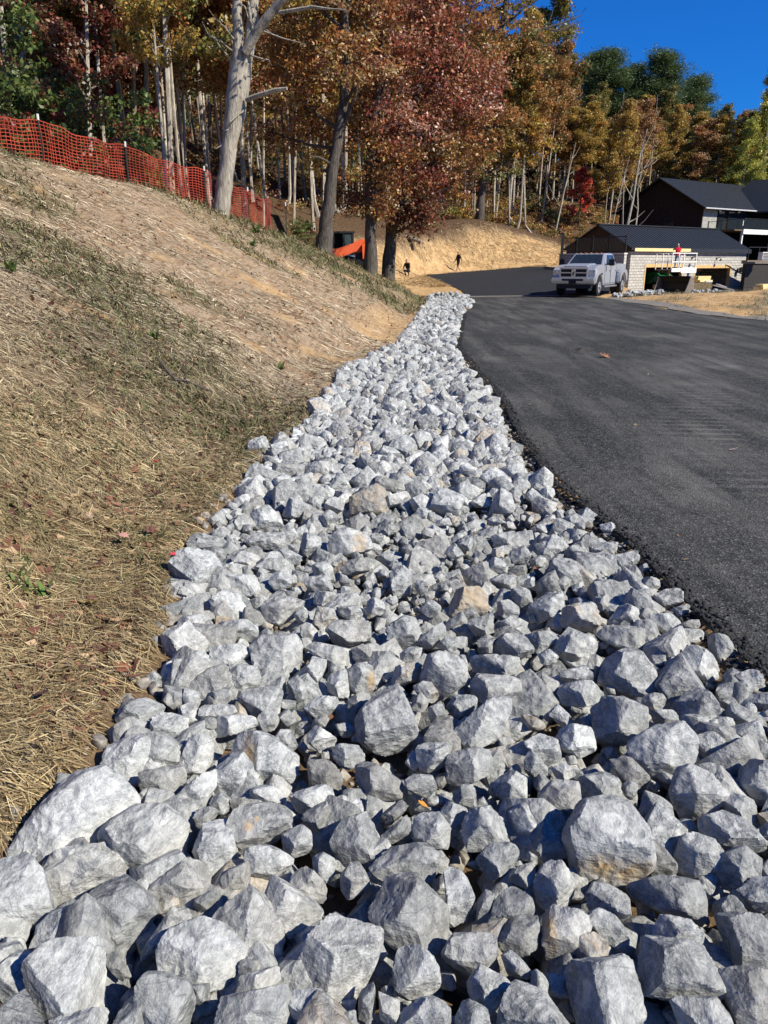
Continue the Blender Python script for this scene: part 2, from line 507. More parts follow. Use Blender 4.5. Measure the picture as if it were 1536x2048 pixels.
def height(x, y):
    x = np.asarray(x, float)
    y = np.asarray(y, float)
    shp = x.shape
    x, y = x.ravel(), y.ravel()
    d = seg_dist(x, y, TOE)
    ins = inside(x, y, TOE)
    lump = fbm2(x, y, 2.3, 3, 5.1) * 0.09 + fbm2(x, y, 0.55, 3, 1.3) * 0.028
    bank = np.where(ins, 0.50 * d - 0.17 * (1 - np.exp(-d / 0.9)), 0) + lump * sstep(0.05, 1.0, d) * ins
    T = tps(x, y)
    k = 0.35
    hmix = np.clip(0.5 + 0.5 * (T - bank) / k, 0, 1)
    left = T * (1 - hmix) + bank * hmix - k * hmix * (1 - hmix)
    mound = 0.46 * np.exp(-((x - 17) / 5.0) ** 2 - ((y - 33) / 5.0) ** 2) * sstep(10.2, 12.5, x) + 0.12 * fbm2(x, y, 1.4, 4, 9.0) * sstep(10.2, 11.5, x) * sstep(20.5, 23, y) * (1 - sstep(44, 52, y))
    w = sstep(40, 52, y)
    flat = mound * (1 - w) + T * w
    flat = np.where(x > 10.5, mound + T * sstep(38, 50, y), flat)
    z = np.where(ins, left, flat)
    edge = sstep(0, 1.2, d)
    z = np.where(ins, flat * (1 - edge) + left * edge, z)
    dd = np.where(inside(x, y, DRIVE), 0, seg_dist(x, y, DRIVE))
    tt = np.clip((y - 38) / 28.5, 0, 1.15)
    lane = tt ** 1.25 * (.60 + (x - 3.4) / 11 * .68)
    wl = (1 - sstep(0.15, 2.6, dd)) * (x < 16) * (1 - sstep(13.2, 16, x))
    z = z * (1 - wl) + lane * wl
    z = z + np.where((y > 55), 1, 0) * (1 - wl) * fbm2(x, y, 3.0, 4, 2.0) * 0.16 * sstep(55, 68, y) * (x < 40)
    # ditch under the rocks
    ds = seg_dist(x, y, STRIP)
    z = z - np.where(inside(x, y, STRIP), 0.17 * sstep(0.0, 0.55, ds) + 0.03, 0)
    return z.reshape(shp)
def hz(x, y): return float(height(np.array([x]), np.array([y]))[0])
def ground_hit(px, py, d0=1.0, d1=200.0):
    """where the sight line through a photo pixel meets the terrain"""
    r = ray(px, py)
    ds = np.geomspace(d0, d1, 900)
    xs, zs = r[0] / r[1] * ds, CAM_H + r[2] / r[1] * ds
    below = zs < height(xs, ds)
    i = int(np.argmax(below)) if below.any() else len(ds) - 1
    return Vector((xs[i], ds[i], hz(xs[i], ds[i])))

def front_masks(x, y):
    """bare clay and grass on the face of the bank"""
    s_ = sorted(CREST)
    behind = y - np.interp(x, [c[0] for c in s_], [c[1] for c in s_])
    d = seg_dist(x, y, TOE)
    nz, nz2 = fbm2(x, y, 1.8, 4, 3.3), fbm2(x, y, 5.0, 3, 8.3)
    # one grassy band runs diagonally down the face, another lies along the toe and the crest
    band = np.exp(-((y - (9.0 + 1.35 * (-2.2 - x) )) / 3.2) ** 2)
    far = sstep(21, 29, y)
    grass = np.clip(sstep(0.10, 0.50, nz2 * 0.45 + nz * 0.5 + 0.42 * band - .02) * 0.85, 0, 1)
    grass = np.maximum(grass, np.exp(-((y - 5.6 - .5 * nz) / .8) ** 2) * .35 * (d < 1.6))
    grass = np.where(x < -1, np.maximum(grass, sstep(-2.2, -0.7, behind) * 0.95), grass)
    grass = np.maximum(grass, far * sstep(-0.5, 0.2, nz) * 0.9)
    clay = sstep(0.26, 0.5, fbm2(x, y, 1.1, 4, 6.6) * 0.8 + 0.30 * np.exp(-d / 0.22) + .10 * sstep(8, 16, y) * (1 - far)) * 0.9
    clay = np.where((y > 16.5) & (y < 24.5) & (d < 1.5), np.maximum(clay, sstep(1.4, .5, d) * (0.8 + nz)), clay)
    return np.clip(clay, 0, 1), np.clip(grass * (1 - .8 * clay), 0, 1)

def ground_sheet():
    nr, na = 330, 460
    r = np.r_[np.geomspace(0.6, 90, nr - 40), np.geomspace(92, 900, 40)]
    a = np.radians(np.linspace(-100, 100, na))
    R, A = np.meshgrid(r, a, indexing='ij')
    X, Y = R * np.sin(A), R * np.cos(A) - 1.0
    x, y = X.ravel(), Y.ravel()
    z = height(x, y)
    far = sstep(300, 700, np.hypot(x, y))
    z = z * (1 - far) + 20 * far
    onroad = inside(x, y, ROAD) | inside(x, y, DRIVE)
    z = z - np.where(onroad, 0.05 * sstep(0.02, 0.25, np.minimum(seg_dist(x, y, ROAD), seg_dist(x, y, DRIVE))) , 0)
    # zones: r clay, g leaf litter, b grass
    ins = inside(x, y, TOE)
    d = seg_dist(x, y, TOE)
    cz = np.interp(x, [c[0] for c in sorted(CREST)], [c[1] for c in sorted(CREST)])
    behind = y - cz                                      # metres behind the crest line
    nz = fbm2(x, y, 1.8, 4, 3.3)
    nz2 = fbm2(x, y, 5.0, 3, 8.3)
    front = ins & (behind < 1.0)
    clay = np.zeros_like(x)
    litter = np.zeros_like(x)
    grass = np.zeros_like(x)
    fc, fg = front_masks(x, y)
    clay, grass = np.where(front, fc, clay), np.where(front, fg, grass)
    rest = ~front
    cut = (y > 41) & (x < 17) & (x > -9 + 0 * y) & (y < 77.5)
    top = np.interp(x, [-8, -6.1, -3, -0.6, 0.9, 3.1, 4.8, 7.2, 9.8, 13.6, 15.9, 18], [57, 58.5, 61.5, 64.5, 66.5, 68.5, 71, 72.6, 74.2, 75.2, 76, 74]) + nz * 1.1
    clay = np.where(rest & (x > -9) & (x < 18), sstep(0.9, -0.9, y - top) * sstep(-9.5, -7.5, x), clay)
    clay = np.where(rest & (x >= 9.5) & (y < 60), 1.0, clay)
    clay = np.where(rest & (x < -2) & (behind > 0.5) & (behind < 7), sstep(0.0, 0.3, nz + .12) * 0.8, clay)
    litter = np.where(rest & (clay < 0.99), 1 - clay, litter)
    litter = np.where(rest & (x < -2) & (behind < 3), 0.6 * (1 - clay), litter)
    right = (x > 10) & (y > 20) & (y < 44)
    clay = np.where(right, 1 - 0.85 * sstep(0.05, 0.25, nz + 0.30 * np.exp(-((x - 15) / 3) ** 2 - ((y - 28) / 3.0) ** 2) - 0.05), clay)
    grass = np.where(right, 0.55 * (1 - clay), grass)
    litter = np.where(right, 0, litter)
    st = inside(x, y, STRIP)
    clay = np.where(st, 0.30, clay)
    litter = np.where(st, 0.55, litter)
    grass = np.where(st, 0, grass)
    i = np.arange((nr - 1) * na).reshape(nr - 1, na)[:, :-1].ravel()
    f = np.stack([i, i + 1, i + na + 1, i + na], 1)[:, ::-1]
    return np_mesh('ground', np.c_[x, y, z], f, M['ground'], smooth=True, col=np.c_[clay, litter, grass])
tag(ground_sheet(), 'hillside of straw, clay and leaf litter', 'ground', kind='structure')

def draped(name, poly, mat, dz, step_near=0.12, jag=0.05, cell=1.0):
    pts = []
    n = len(poly)
    for i in range(n):
        a, b = np.array(poly[i], float), np.array(poly[(i + 1) % n], float)
        L = np.linalg.norm(b - a)
        mid = (a + b) / 2
        st = step_near * max(1.0, np.hypot(*mid) / 4.0)
        m = max(1, int(L / st))
        nrm = np.array([-(b - a)[1], (b - a)[0]]) / (L + 1e-9)
        for k in range(m):
            p = a + (b - a) * k / m
            j = rnd.uniform(-1, 1) * jag if (k > 0 or True) else 0
            pts.append(p + nrm * j)
    nb = len(pts)
    edges = [(i, (i + 1) % nb) for i in range(nb)]
    P = np.array(pts)
    x0, y0 = P.min(0)
    x1, y1 = P.max(0)
    gx, gy = np.meshgrid(np.arange(x0, x1, cell), np.arange(y0, y1, cell))
    gx = gx.ravel() + rng.uniform(-.1, .1, gx.size) * cell
    gy = gy.ravel() + rng.uniform(-.1, .1, gy.size) * cell
    ok = inside(gx, gy, [tuple(p) for p in pts])
    ok[ok] &= seg_dist(gx[ok], gy[ok], poly) > cell * 0.35
    allp = [Vector((p[0], p[1])) for p in pts] + [Vector((a, b)) for a, b in zip(gx[ok], gy[ok])]
    v, e, f, *_ = delaunay_2d_cdt(allp, edges, [], 1, 1e-5)
    xs = np.array([q[0] for q in v])
    ys = np.array([q[1] for q in v])
    z = height(xs, ys) + dz
    o = np_mesh(name, np.c_[xs, ys, z], np.array([list(t) for t in f if len(t) == 3]), mat, smooth=True)
    return o
tag(draped('road', ROAD, M['asphalt'], 0.016), 'dusty dark asphalt drive beside the rocks', 'road', kind='structure')
tag(draped('driveway', DRIVE, M['asphalt_dark'], 0.022, jag=0.03), 'black asphalt drive climbing past the pickup', 'driveway', kind='structure')

# ------------------------------------------------------------------ riprap: every near rock traced from its outline, with its own depth and facets
def icosphere(sub):
    bm = bmesh.new()
    bmesh.ops.create_icosphere(bm, subdivisions=sub, radius=1.0)
    v = np.array([q.co[:] for q in bm.verts])
    f = np.array([[q.index for q in t.verts] for t in bm.faces])
    bm.free()
    return v / np.linalg.norm(v, axis=1)[:, None], f
ICO = {k: icosphere(k) for k in (2, 3, 4, 5, 6)}

def facet_surface(u, normals, dists, seed, warp=0.10, rough=0.03, p=22):
    """radial distance of a chipped polyhedron along directions u"""
    s = np.array([seed * 3.7, seed * 1.9, -seed * 2.3])
    w = np.stack([perlin(u * 1.6 + s), perlin(u * 1.6 + s + 31), perlin(u * 1.6 + s + 63)], 1)
    q = u + warp * 1.6 * w
    q /= np.linalg.norm(q, axis=1)[:, None]
    c = np.maximum(q @ normals.T, 0) / dists[None, :]
    cm = c.max(1)
    r = ((c / cm[:, None]) ** p).sum(1) ** (-1.0 / p) / cm
    n1 = fbm(u * 3.1 + s, 3, 0.55)
    n2 = fbm(u * 9.0 + s, 3, 0.6)
    chip = np.abs(perlin(u * 5.0 + s + 9)) 
    r = r * (1 + rough * 1.5 * n1 + rough * 0.75 * n2 - rough * 1.2 * np.maximum(0.18 - chip, 0) / 0.18)
    return r

def hull2(pts):
    pts = sorted(set(pts))
    def half(ps):
        h = []
        for q in ps:
            while len(h) >= 2 and (h[-1][0] - h[-2][0]) * (q[1] - h[-2][1]) - (h[-1][1] - h[-2][1]) * (q[0] - h[-2][0]) <= 0: h.pop()
            h.append(q)
        return h
    a, b = half(pts), half(pts[::-1])
    return a[:-1] + b[:-1]

def parse(txt, ox, oy, s):
    out = []
    for line in txt.strip().splitlines():
        line = line.split('#')[0].strip()
        if not line: continue
        head, *rest = line.split('|')
        nums = head.split()
        pts = [(ox + float(a.split(',')[0]) / s, oy + float(a.split(',')[1]) / s) for a in nums]
        tone = float(rest[0]) if rest and rest[0].strip() else None
        out.append((pts, tone, rest[1].strip() if len(rest) > 1 else '', rest[2].strip() if len(rest) > 2 else ''))
    return out

# outline | tone, lowered on some rocks to paint in their shade | stain | short name of a rock that stands out
QA = '''
75,540 120,430 200,290 290,210 380,185 450,225 540,310 530,350 420,410 400,470 210,520 150,580|.72||huge pale slab lying against the straw at the lower left
410,420 540,335 640,335 735,410 740,500 720,560 600,635 500,610 470,560|.68||broad pale block tucked under the huge slab
195,580 220,520 400,480 480,465 530,510 490,610 370,640 310,690 270,730 215,690|.64||smooth pale rock overlapping the huge slab
0,500 60,530 150,620 235,745 150,790 60,840 -60,850 -80,560|.62||big rock cut by the left frame edge
415,110 540,50 600,55 620,160 600,200 520,275 415,200|.7
605,80 660,70 720,110 715,165 620,165|.55
755,45 820,40 850,90 850,140 800,200 720,170|.66
555,190 740,165 760,200 640,330 580,290|.42||grey wedge pointing down beside two pale blocks
700,290 840,180 860,200 855,260 740,370 695,340|.7
860,190 960,115 1035,200 1030,240 940,320 910,290 860,260|.68
900,90 960,40 1030,30 1090,60 1220,150 1200,220 1080,255 1040,240 1010,150 900,130|.6|l|long rock with a tan corner chip
1195,10 1260,5 1350,60 1330,100 1270,95 1200,50|.72
1290,95 1370,80 1460,85 1485,120 1400,175 1370,165|.5
1150,285 1250,250 1330,235 1340,290 1190,370 1150,330|.6
835,300 880,270 920,300 915,340 890,360 840,325|.55
920,300 980,290 1005,315 930,345|.3
1000,255 1080,245 1170,270 1110,325 1050,320 995,285|.68
910,370 960,330 1080,320 1150,345 1170,380 1100,490 980,510 930,450|.42|m|flat grey rock with two tan mud spots
1400,175 1500,160 1610,230 1600,290 1480,300 1440,240|.32
1230,145 1300,145 1370,205 1360,260 1250,240|.2
820,370 880,365 930,450 960,520 860,610 780,510|.66
760,350 820,330 880,350 870,400 800,430|.4
955,530 1010,490 1080,490 1190,545 1100,600 1000,600|.66
1330,300 1380,280 1390,320 1390,375 1340,370|.62
1200,370 1300,310 1325,360 1320,410 1260,425|.35
1400,290 1455,300 1450,370 1400,370|.8||small bright white stone low in the strip
1110,440 1190,390 1245,430 1240,530 1200,540 1120,480|.55
1325,400 1420,380 1500,350 1525,410 1525,500 1490,555 1390,550 1325,500|.42
600,650 740,540 780,530 845,610 830,650 760,700 640,700|.48
880,610 980,550 1015,610 1000,650 890,680|.36
1110,590 1210,565 1330,650 1335,700 1290,710 1190,660|.5
1225,550 1290,515 1340,540 1340,590 1310,620 1240,570|.62
1370,600 1420,540 1470,600 1475,640 1390,710 1370,660|.5
1475,570 1520,500 1690,480 1770,505 1765,560 1715,630 1540,630|.4
360,690 370,650 480,620 600,700 620,740 580,830 530,905 420,820 370,760|.38||big dark grey rock flecked with white
500,630 580,625 620,680 615,740 560,690|.6
150,830 200,760 330,720 370,780 400,880 150,880|.58
540,960 640,820 720,670 770,700 775,770 650,850 620,960 570,1000|.5||long narrow rock leaning to the right
780,700 860,660 885,690 780,770|.3
810,775 980,645 1100,755 1135,850 1110,950 1070,955 890,830|.52||wedge rock with a sharp central ridge
1000,640 1080,610 1200,680 1285,740 1280,790 1150,840 1120,760|.6||rock with a cracked stepped face
1424,700 1470,650 1660,620 1810,760 1800,840 1700,910 1580,870 1440,720|.33||big smooth dark grey boulder at the bottom centre
640,900 680,830 790,790 870,810 980,890 970,930 900,1030 760,1040 650,1010|.64||big pale round boulder in the bottom row of rocks
1150,1020 1300,780 1420,755 1530,810 1530,880 1440,1060 1350,1105 1160,1060|.62||big tilted pale boulder with a shaded left side
30,1130 90,980 160,890 390,880 470,960 510,1040 470,1100 330,1160 170,1200 20,1230|.6||largest pale boulder in the lower left corner
-70,910 50,880 100,950 0,1050 -70,1060|.55
545,1070 600,1000 650,1020 740,1040 800,1150 790,1220 650,1230 550,1130|.42
400,870 440,900 540,1010 510,1040 410,940|.25
455,1120 520,1110 620,1200 600,1260 440,1260|.45
790,1160 870,1110 1130,1060 1150,1090 1150,1240 800,1270|.42||wide flat-faced rock at the bottom edge
920,1020 1070,980 1120,970 1130,1050 990,1080 920,1060|.58
950,980 970,940 1050,950 1060,975 960,1000|.3
740,1050 840,1040 830,1100 790,1120|.4
1150,1080 1250,1070 1350,1110 1360,1150 1280,1220 1160,1230|.58
1440,1070 1490,1030 1500,1090 1480,1196 1440,1170|.42
1370,1160 1420,1150 1430,1230 1370,1230|.5
200,1180 330,1160 460,1130 450,1240 180,1280|.62
'''
QB = '''
255,130 310,100 440,100 475,130 430,190 310,235 255,230|.4||flat grey slab tilted to the left
115,110 160,65 230,70 300,105 250,130 240,190 200,200 130,170|.58
85,225 120,200 190,205 210,250 170,290 100,260|.42
435,240 480,165 570,215 560,320 510,320 440,270|.6
560,110 600,110 650,170 660,215 600,210 560,180|.55
555,70 680,15 710,130 650,160 600,110|.62
690,60 740,5 830,10 835,100 770,130 700,90|.85||bright white angular rock right of the tilted flat slab
660,180 720,155 780,195 700,230|.52
620,290 690,225 780,230 785,330 730,390 640,330|.42
785,210 860,195 960,230 955,300 830,310 800,280|.45
265,280 320,240 365,250 360,330 300,320|.45
190,290 350,340 290,430 220,360|.6
110,440 130,370 190,330 250,390 290,450 280,490 180,480|.55||rock beside the small orange stone
-10,360 60,310 105,300 100,330 0,420|.3||streaky dark rock left of the small orange stone
-10,440 110,350 130,360 100,430 -10,500|.32
300,430 350,345 430,335 500,390 520,430 500,480 340,500|.5||rough rock with a scooped broken top
510,360 560,325 620,335 655,380 650,430 580,495 540,460|.58||smooth egg-shaped rock left of the largest stained block
655,390 710,440 690,510 640,550 590,490|.35
735,470 790,330 880,305 1000,340 1045,420 1055,560 960,620 860,640 780,630 745,540|.56|b|largest block with a yellow rust stain on its lower face
350,560 420,490 520,485 550,530 510,570 390,635|.48
550,520 570,500 640,550 600,560|.55
490,620 560,550 605,550 600,620 560,660|.52
600,640 640,570 710,545 740,590 785,650 770,700 660,740 610,700|.58
240,560 270,550 340,640 360,690 300,830 260,800 270,720|.6||tall narrow pale rock right of the smooth dark boulder
360,800 380,720 440,620 450,680 400,830|.35
400,810 440,720 510,650 590,700 600,760 450,830|.3
440,830 590,770 620,740 610,880 540,915 450,890|.32
640,820 680,740 740,705 800,730 825,770 820,830 730,880 690,980 650,990|.6|l|rounded rock with an orange streak down its left side
725,900 760,860 850,840 935,910 840,970 760,970|.46|f
825,760 880,740 930,770 970,830 970,880 930,890 850,830|.52
795,680 840,640 900,645 980,690 975,770 930,775 820,740|.45
960,650 1110,615 1270,625 1285,690 1255,780 1150,760 1020,700|.34||long dark rock with a bright right end
1090,800 1110,770 1230,775 1280,830 1270,890 1030,880|.55
965,920 1000,870 1130,900 1310,890 1345,940 1330,1110 1180,1090 1020,1050|.44||widest grey slab near the lower right
715,990 750,970 960,955 990,990 1025,1150 890,1220 760,1200 730,1110|.5||square block like a cut stone
220,920 290,845 445,840 450,920 370,990 340,970|.52
40,980 70,910 130,900 225,980 220,1040 160,1085 50,1075|.58
300,1070 400,965 490,1000 510,1060 420,1140|.6
475,930 510,910 560,950 600,1000 560,1010 490,980|.48
560,1010 620,985 660,1040 660,1090 600,1050|.58
450,1200 540,1040 640,1080 760,1220 450,1240|.45||pointed triangular rock at the bottom edge
290,1170 330,1100 410,1150 430,1240 280,1240|.38
65,1110 200,1100 260,1140 250,1230 70,1240|.45
-20,1080 60,1110 60,1170 -10,1210|.6
1170,1110 1240,1100 1330,1110 1380,1180 1370,1240 1190,1240|.5
1360,1000 1480,990 1560,1010 1580,1230 1420,1230 1370,1080|.36||rough dark rock in the lower right corner
1285,840 1360,780 1480,770 1580,780 1580,1000 1440,990 1340,900|.34||big rough dark rock at the right edge
1270,770 1400,680 1470,760 1330,790|.28
1405,640 1470,625 1580,620 1580,770 1490,750|.56
1310,600 1400,500 1450,490 1520,560 1520,600 1330,685|.42
1165,510 1190,460 1260,440 1380,485 1410,530 1300,590 1230,610 1170,570|.56||crumpled rough rock right of the largest stained block
1215,430 1260,380 1370,350 1450,385 1515,480 1490,510 1320,460|.52
1050,420 1060,400 1200,405 1225,440 1180,490 1100,480|.46
1040,430 1110,480 1170,560 1140,610 1060,600|.26
990,320 1050,265 1120,300 1195,380 1070,400 1030,370|.36
1140,280 1190,190 1260,155 1330,180 1370,260 1310,340 1200,370 1150,340|.56
1315,330 1390,270 1470,300 1495,360 1470,400 1400,345|.46
1410,230 1450,160 1500,145 1570,200 1570,330 1490,320|.52
960,90 1080,20 1200,0 1250,60 1220,150 1130,245 1050,200 1060,120|.62||big pale angular boulder right of centre
1230,110 1250,50 1320,25 1370,80 1330,150 1230,160|.6
900,120 990,130 1070,220 1010,290 960,240|.3
960,220 1020,240 990,300 965,290|.4
1345,120 1440,130 1430,170 1380,180|.5
1370,20 1500,-10 1525,90 1450,140 1380,90|.5
1490,360 1570,345 1570,390 1490,410|.4|w|brown stone at the right edge
1505,410 1570,380 1570,470 1510,450|.5
675,480 740,440 750,530 690,530|.25
'''
QC = '''
680,470 700,410 780,390 850,410 885,470 870,560 810,600 750,580 690,540|.68||lone pale boulder out on the straw
825,650 850,590 890,565 1000,590 1010,640 1000,690 880,700|.74
670,710 720,670 830,660 840,740 830,770 750,700|.7
625,790 670,720 750,690 840,790 830,820 680,850|.72||pale rock overhanging the straw bank
645,910 660,860 800,810 850,850 760,960 690,970|.7
760,950 800,890 900,850 920,900 920,1010 800,1020 750,1000|.52
840,790 980,775 1010,860 920,880 850,850|.74
855,740 890,690 980,680 1040,730 1020,765 870,770|.48
1000,770 1060,740 1180,740 1240,830 1200,890 1090,910 1020,860|.56||big rock with a dark left facet
920,900 960,860 1030,880 1050,940 920,970|.62
1020,600 1150,590 1220,610 1210,640 1120,700 1020,670|.6
900,500 970,500 1040,500 1050,550 990,590 910,540|.66
900,460 950,455 980,480 960,505 905,505|.6
925,440 960,405 1070,430 1010,490 970,480|.7
865,410 920,370 980,400 920,440|.45
1015,470 1080,435 1140,440 1140,480 1060,500|.5
960,340 1100,330 1190,330 1150,390 1010,395|.62
985,300 1010,250 1070,220 1120,270 1130,310 1050,330|.66
915,340 950,270 980,260 990,300 960,350|.64
860,270 880,240 920,235 910,280|.68
985,210 985,150 1050,140 1060,190 1040,220|.66
980,110 1010,90 1060,100 1060,130 1000,140|.6
1050,80 1100,20 1170,50 1150,75 1100,70|.68
1160,75 1220,50 1285,95 1280,120 1190,110|.55
1140,120 1250,90 1250,150 1190,160|.58
1110,180 1180,170 1240,220 1200,240 1120,210|.6
1130,260 1160,190 1230,220 1240,260 1170,280|.62
1240,210 1280,190 1300,230 1260,260|.5
1290,110 1330,90 1430,110 1490,150 1480,170 1330,155|.62
1330,165 1420,155 1450,190 1350,200|.56
1260,270 1340,230 1370,260 1350,300 1280,310|.58
1130,310 1170,280 1180,330 1140,330|.6
1190,350 1220,330 1280,350 1270,440 1220,420|.6
1280,360 1380,310 1470,340 1490,400 1390,430 1300,410|.6|r|wide pale rock at the middle of the strip
1150,380 1200,380 1190,420 1160,410|.5
1070,430 1130,390 1220,430 1190,460 1140,450|.6
1230,460 1310,450 1360,500 1320,520 1230,500|.62
1360,480 1400,440 1490,430 1480,480 1400,500|.48
1200,510 1330,505 1345,540 1320,570 1240,560|.5
1240,610 1260,565 1340,570 1350,600 1300,630|.62
1360,550 1390,540 1410,570 1370,580|.6
1350,610 1380,580 1430,600 1410,620|.6
1250,690 1270,630 1330,630 1345,670 1300,720|.6|f
1160,680 1210,625 1250,660 1230,690|.62
1190,710 1230,690 1280,730 1270,765 1220,760|.58
1300,750 1330,685 1480,690 1510,720 1470,760 1380,790 1310,780|.54||broad grey rock with a squared front
1350,630 1430,625 1460,670 1420,690 1360,660|.5
1440,600 1500,590 1550,620 1550,670 1470,650|.58
1230,790 1260,770 1400,800 1390,860 1330,870 1240,810|.64
1400,800 1500,770 1550,780 1500,840 1410,870|.5
1215,890 1250,830 1310,850 1280,920 1230,960|.6
1310,900 1380,880 1380,950 1400,990 1310,970|.66||upright pale rock left of the centre slab
1390,880 1440,855 1490,870 1500,960 1470,980 1400,960|.48|r
1150,930 1190,905 1250,980 1190,1010|.54
1080,930 1130,905 1150,950 1140,980 1080,960|.55
930,1010 990,960 1100,950 1160,990 1150,1040 1100,1070 960,1050|.54
1200,1020 1260,985 1370,990 1340,1040 1280,1080|.6
700,1040 770,1005 800,1060 800,1110 720,1090|.64
800,1020 940,1030 960,1050 850,1080 800,1110|.62
470,1070 500,1010 590,1000 660,1030 610,1090 560,1140 480,1110|.42||dark grey rock sitting on the edge of the straw
600,1080 630,1045 750,1075 750,1130 700,1180 610,1160|.68
840,1090 890,1065 1010,1065 1030,1100 960,1130 870,1150|.64
1030,1070 1070,1030 1120,1080 1080,1140 1040,1110|.62
1100,1150 1140,1090 1190,1180 1150,1220|.5
1340,1100 1400,1090 1410,1140 1370,1150|.4
1430,1080 1490,1000 1600,950 1670,1080 1650,1160 1520,1220 1440,1160|.52||big flat-topped slab leaning at the centre
1380,1000 1450,970 1490,990 1420,1060 1390,1030|.35
1060,510 1140,480 1195,510 1110,570|.62
-46,-0 -36,-40 4,-64 54,-30 44,20 -16,24|.68
'''
QD = '''
625,370 680,335 760,345 825,405 800,460 700,430 650,410|.48||big rounded grey rock beside bare red soil
425,420 480,400 550,410 540,450 460,465|.52
230,540 280,460 380,450 425,500 410,550 300,580|.5|w|tan streaked rock beside bare red soil
430,520 500,500 540,530 530,580 460,560|.46
490,470 540,445 610,480 610,530 560,540|.56
545,580 600,510 720,460 765,510 650,570 600,605|.54
660,580 740,520 840,515 885,575 830,625 740,620|.62|f|pale rock with yellowish streaks
0,620 70,560 150,580 190,620 130,680 50,710|.54
90,700 160,640 230,590 260,630 190,690|.46
200,690 260,640 305,680 280,705|.6
330,590 440,550 440,630 350,650|.5
440,600 520,560 560,590 480,640|.5
370,660 450,655 440,710 390,710|.42
440,680 480,640 560,630 600,700 530,730 450,725|.46
595,740 660,695 710,740 650,760|.6
560,640 650,625 705,655 600,715|.5
670,690 720,640 790,645 815,690 770,740 710,750|.5
845,640 900,605 1080,620 1090,680 1040,720 950,700|.42||long flat grey slab
1045,560 1150,555 1195,600 1190,640 1110,680 1090,610|.6
880,590 960,510 1030,545 1050,600 960,615|.6
1055,500 1150,445 1190,460 1190,520 1130,550 1060,540|.6||round pale rock touching the asphalt edge
1140,540 1220,515 1225,560 1190,585|.46
1130,670 1180,615 1260,620 1280,650 1210,690|.54
1045,750 1110,685 1150,720 1140,760 1090,810 1050,790|.52
1160,770 1200,710 1270,690 1310,720 1345,800 1290,840 1200,850|.72||bright pale rounded rock near the asphalt
1275,690 1290,640 1370,645 1420,740 1410,770 1340,760|.4||dark striped wedge against the asphalt
1350,860 1420,800 1480,775 1530,810 1520,870 1400,880|.54
835,810 870,750 960,705 1030,710 1090,800 1105,860 970,890 890,850|.5||big three-sided grey boulder
670,880 730,840 830,825 890,890 850,920 720,920|.54
690,790 830,760 830,820 730,835|.62
330,760 360,725 560,730 590,770 520,800 350,790|.52
150,800 180,720 260,705 320,760 345,830 240,895 160,850|.54||big many-sided grey rock
0,780 110,750 150,760 130,820 40,840|.64|f
20,740 100,690 185,700 130,750|.6
110,850 150,825 190,830 220,880 210,915 150,900|.55|r|small rock with a yellow-tan right side
105,900 150,870 175,910 170,950 110,940|.42
330,860 380,800 530,810 545,870 420,910 360,900|.58
250,930 290,890 370,890 370,940 290,985|.55
240,1060 310,1000 440,890 524,890 460,1040 340,1094|.54||long pale rock sloping up to the right
180,930 230,915 250,960 230,1000 180,990|.52
550,840 570,800 595,840 580,880|.56
600,850 640,805 700,830 690,870 620,890|.42
845,930 880,895 960,895 1050,940 1040,1080 960,1110 850,1060|.44||big grey block with a flat right face
1000,900 1100,870 1140,920 1100,950|.48
1065,950 1150,940 1200,990 1080,1000|.5
1155,940 1210,870 1280,850 1310,890 1290,960 1350,980 1300,1000 1200,990|.46
1310,910 1380,960 1370,975 1300,950|.6
1340,910 1400,890 1430,950 1380,950|.5
1430,890 1570,870 1570,930 1460,950|.48
1105,850 1140,800 1190,860 1160,900|.3
1440,950 1530,950 1570,990 1470,985|.5
660,950 700,920 740,960 720,1020|.64
985,450 1040,415 1095,420 1105,460 1060,490|.52
905,400 970,380 1005,395 990,430 930,435|.6
915,475 980,445 1040,470 1030,500 940,490|.5
810,440 860,415 950,440 910,480 830,480|.6
850,350 980,330 1010,300 1020,370 1000,385 870,375|.54||spiky rock with an upright point
1005,380 1060,345 1075,380 1030,410|.52
580,280 680,235 690,260 730,280 720,330 630,330|.56
490,320 560,280 590,320 580,355 510,350|.45
770,270 850,215 860,250 800,310|.42
860,200 910,190 940,240 900,260|.68
700,180 760,155 830,190 780,240 720,230|.5
560,130 620,85 720,130 700,165 600,165|.62
340,110 400,75 435,120 350,135|.7
410,180 440,165 490,190 430,205|.6
430,240 540,220 520,280 440,290|.52
395,360 440,330 490,350 470,390 420,390|.6
800,270 930,270 930,320 860,340|.56
830,500 890,480 910,540 850,550|.42
370,230 450,205 470,250 400,260|.5
300,260 350,240 360,300 310,305|.6
105,170 130,130 210,150 190,180|.52
180,190 270,170 280,200 200,205|.56
240,310 280,270 320,320 270,335|.6
140,540 190,490 230,530 200,580|.6
100,420 150,420 195,470 150,485|.5
20,380 60,340 110,400 100,480 40,500|.52
550,430 600,405 610,440 570,455|.66
605,200 650,190 665,230 620,240|.58
80,60 150,20 200,50 200,90 110,90|.6
250,50 340,20 340,70 270,90|.6
'''
ROCKS = parse(QA, 0, 1450, 2) + parse(QB, 768, 1450, 2) + parse(QC, 0, 900, 2) + parse(QD, 768, 950, 2)
for i, (pts, tone, st, nm) in enumerate(ROCKS):
    if pts[0][0] < 0 and pts[0][1] < 910 and tone == .68:      # the loose boulder higher up on the straw edge
        ROCKS[i] = ([(495, 902), (500, 880), (520, 868), (545, 885), (540, 908), (510, 914)], tone, st, 'pale stone sitting off the strip on the straw')

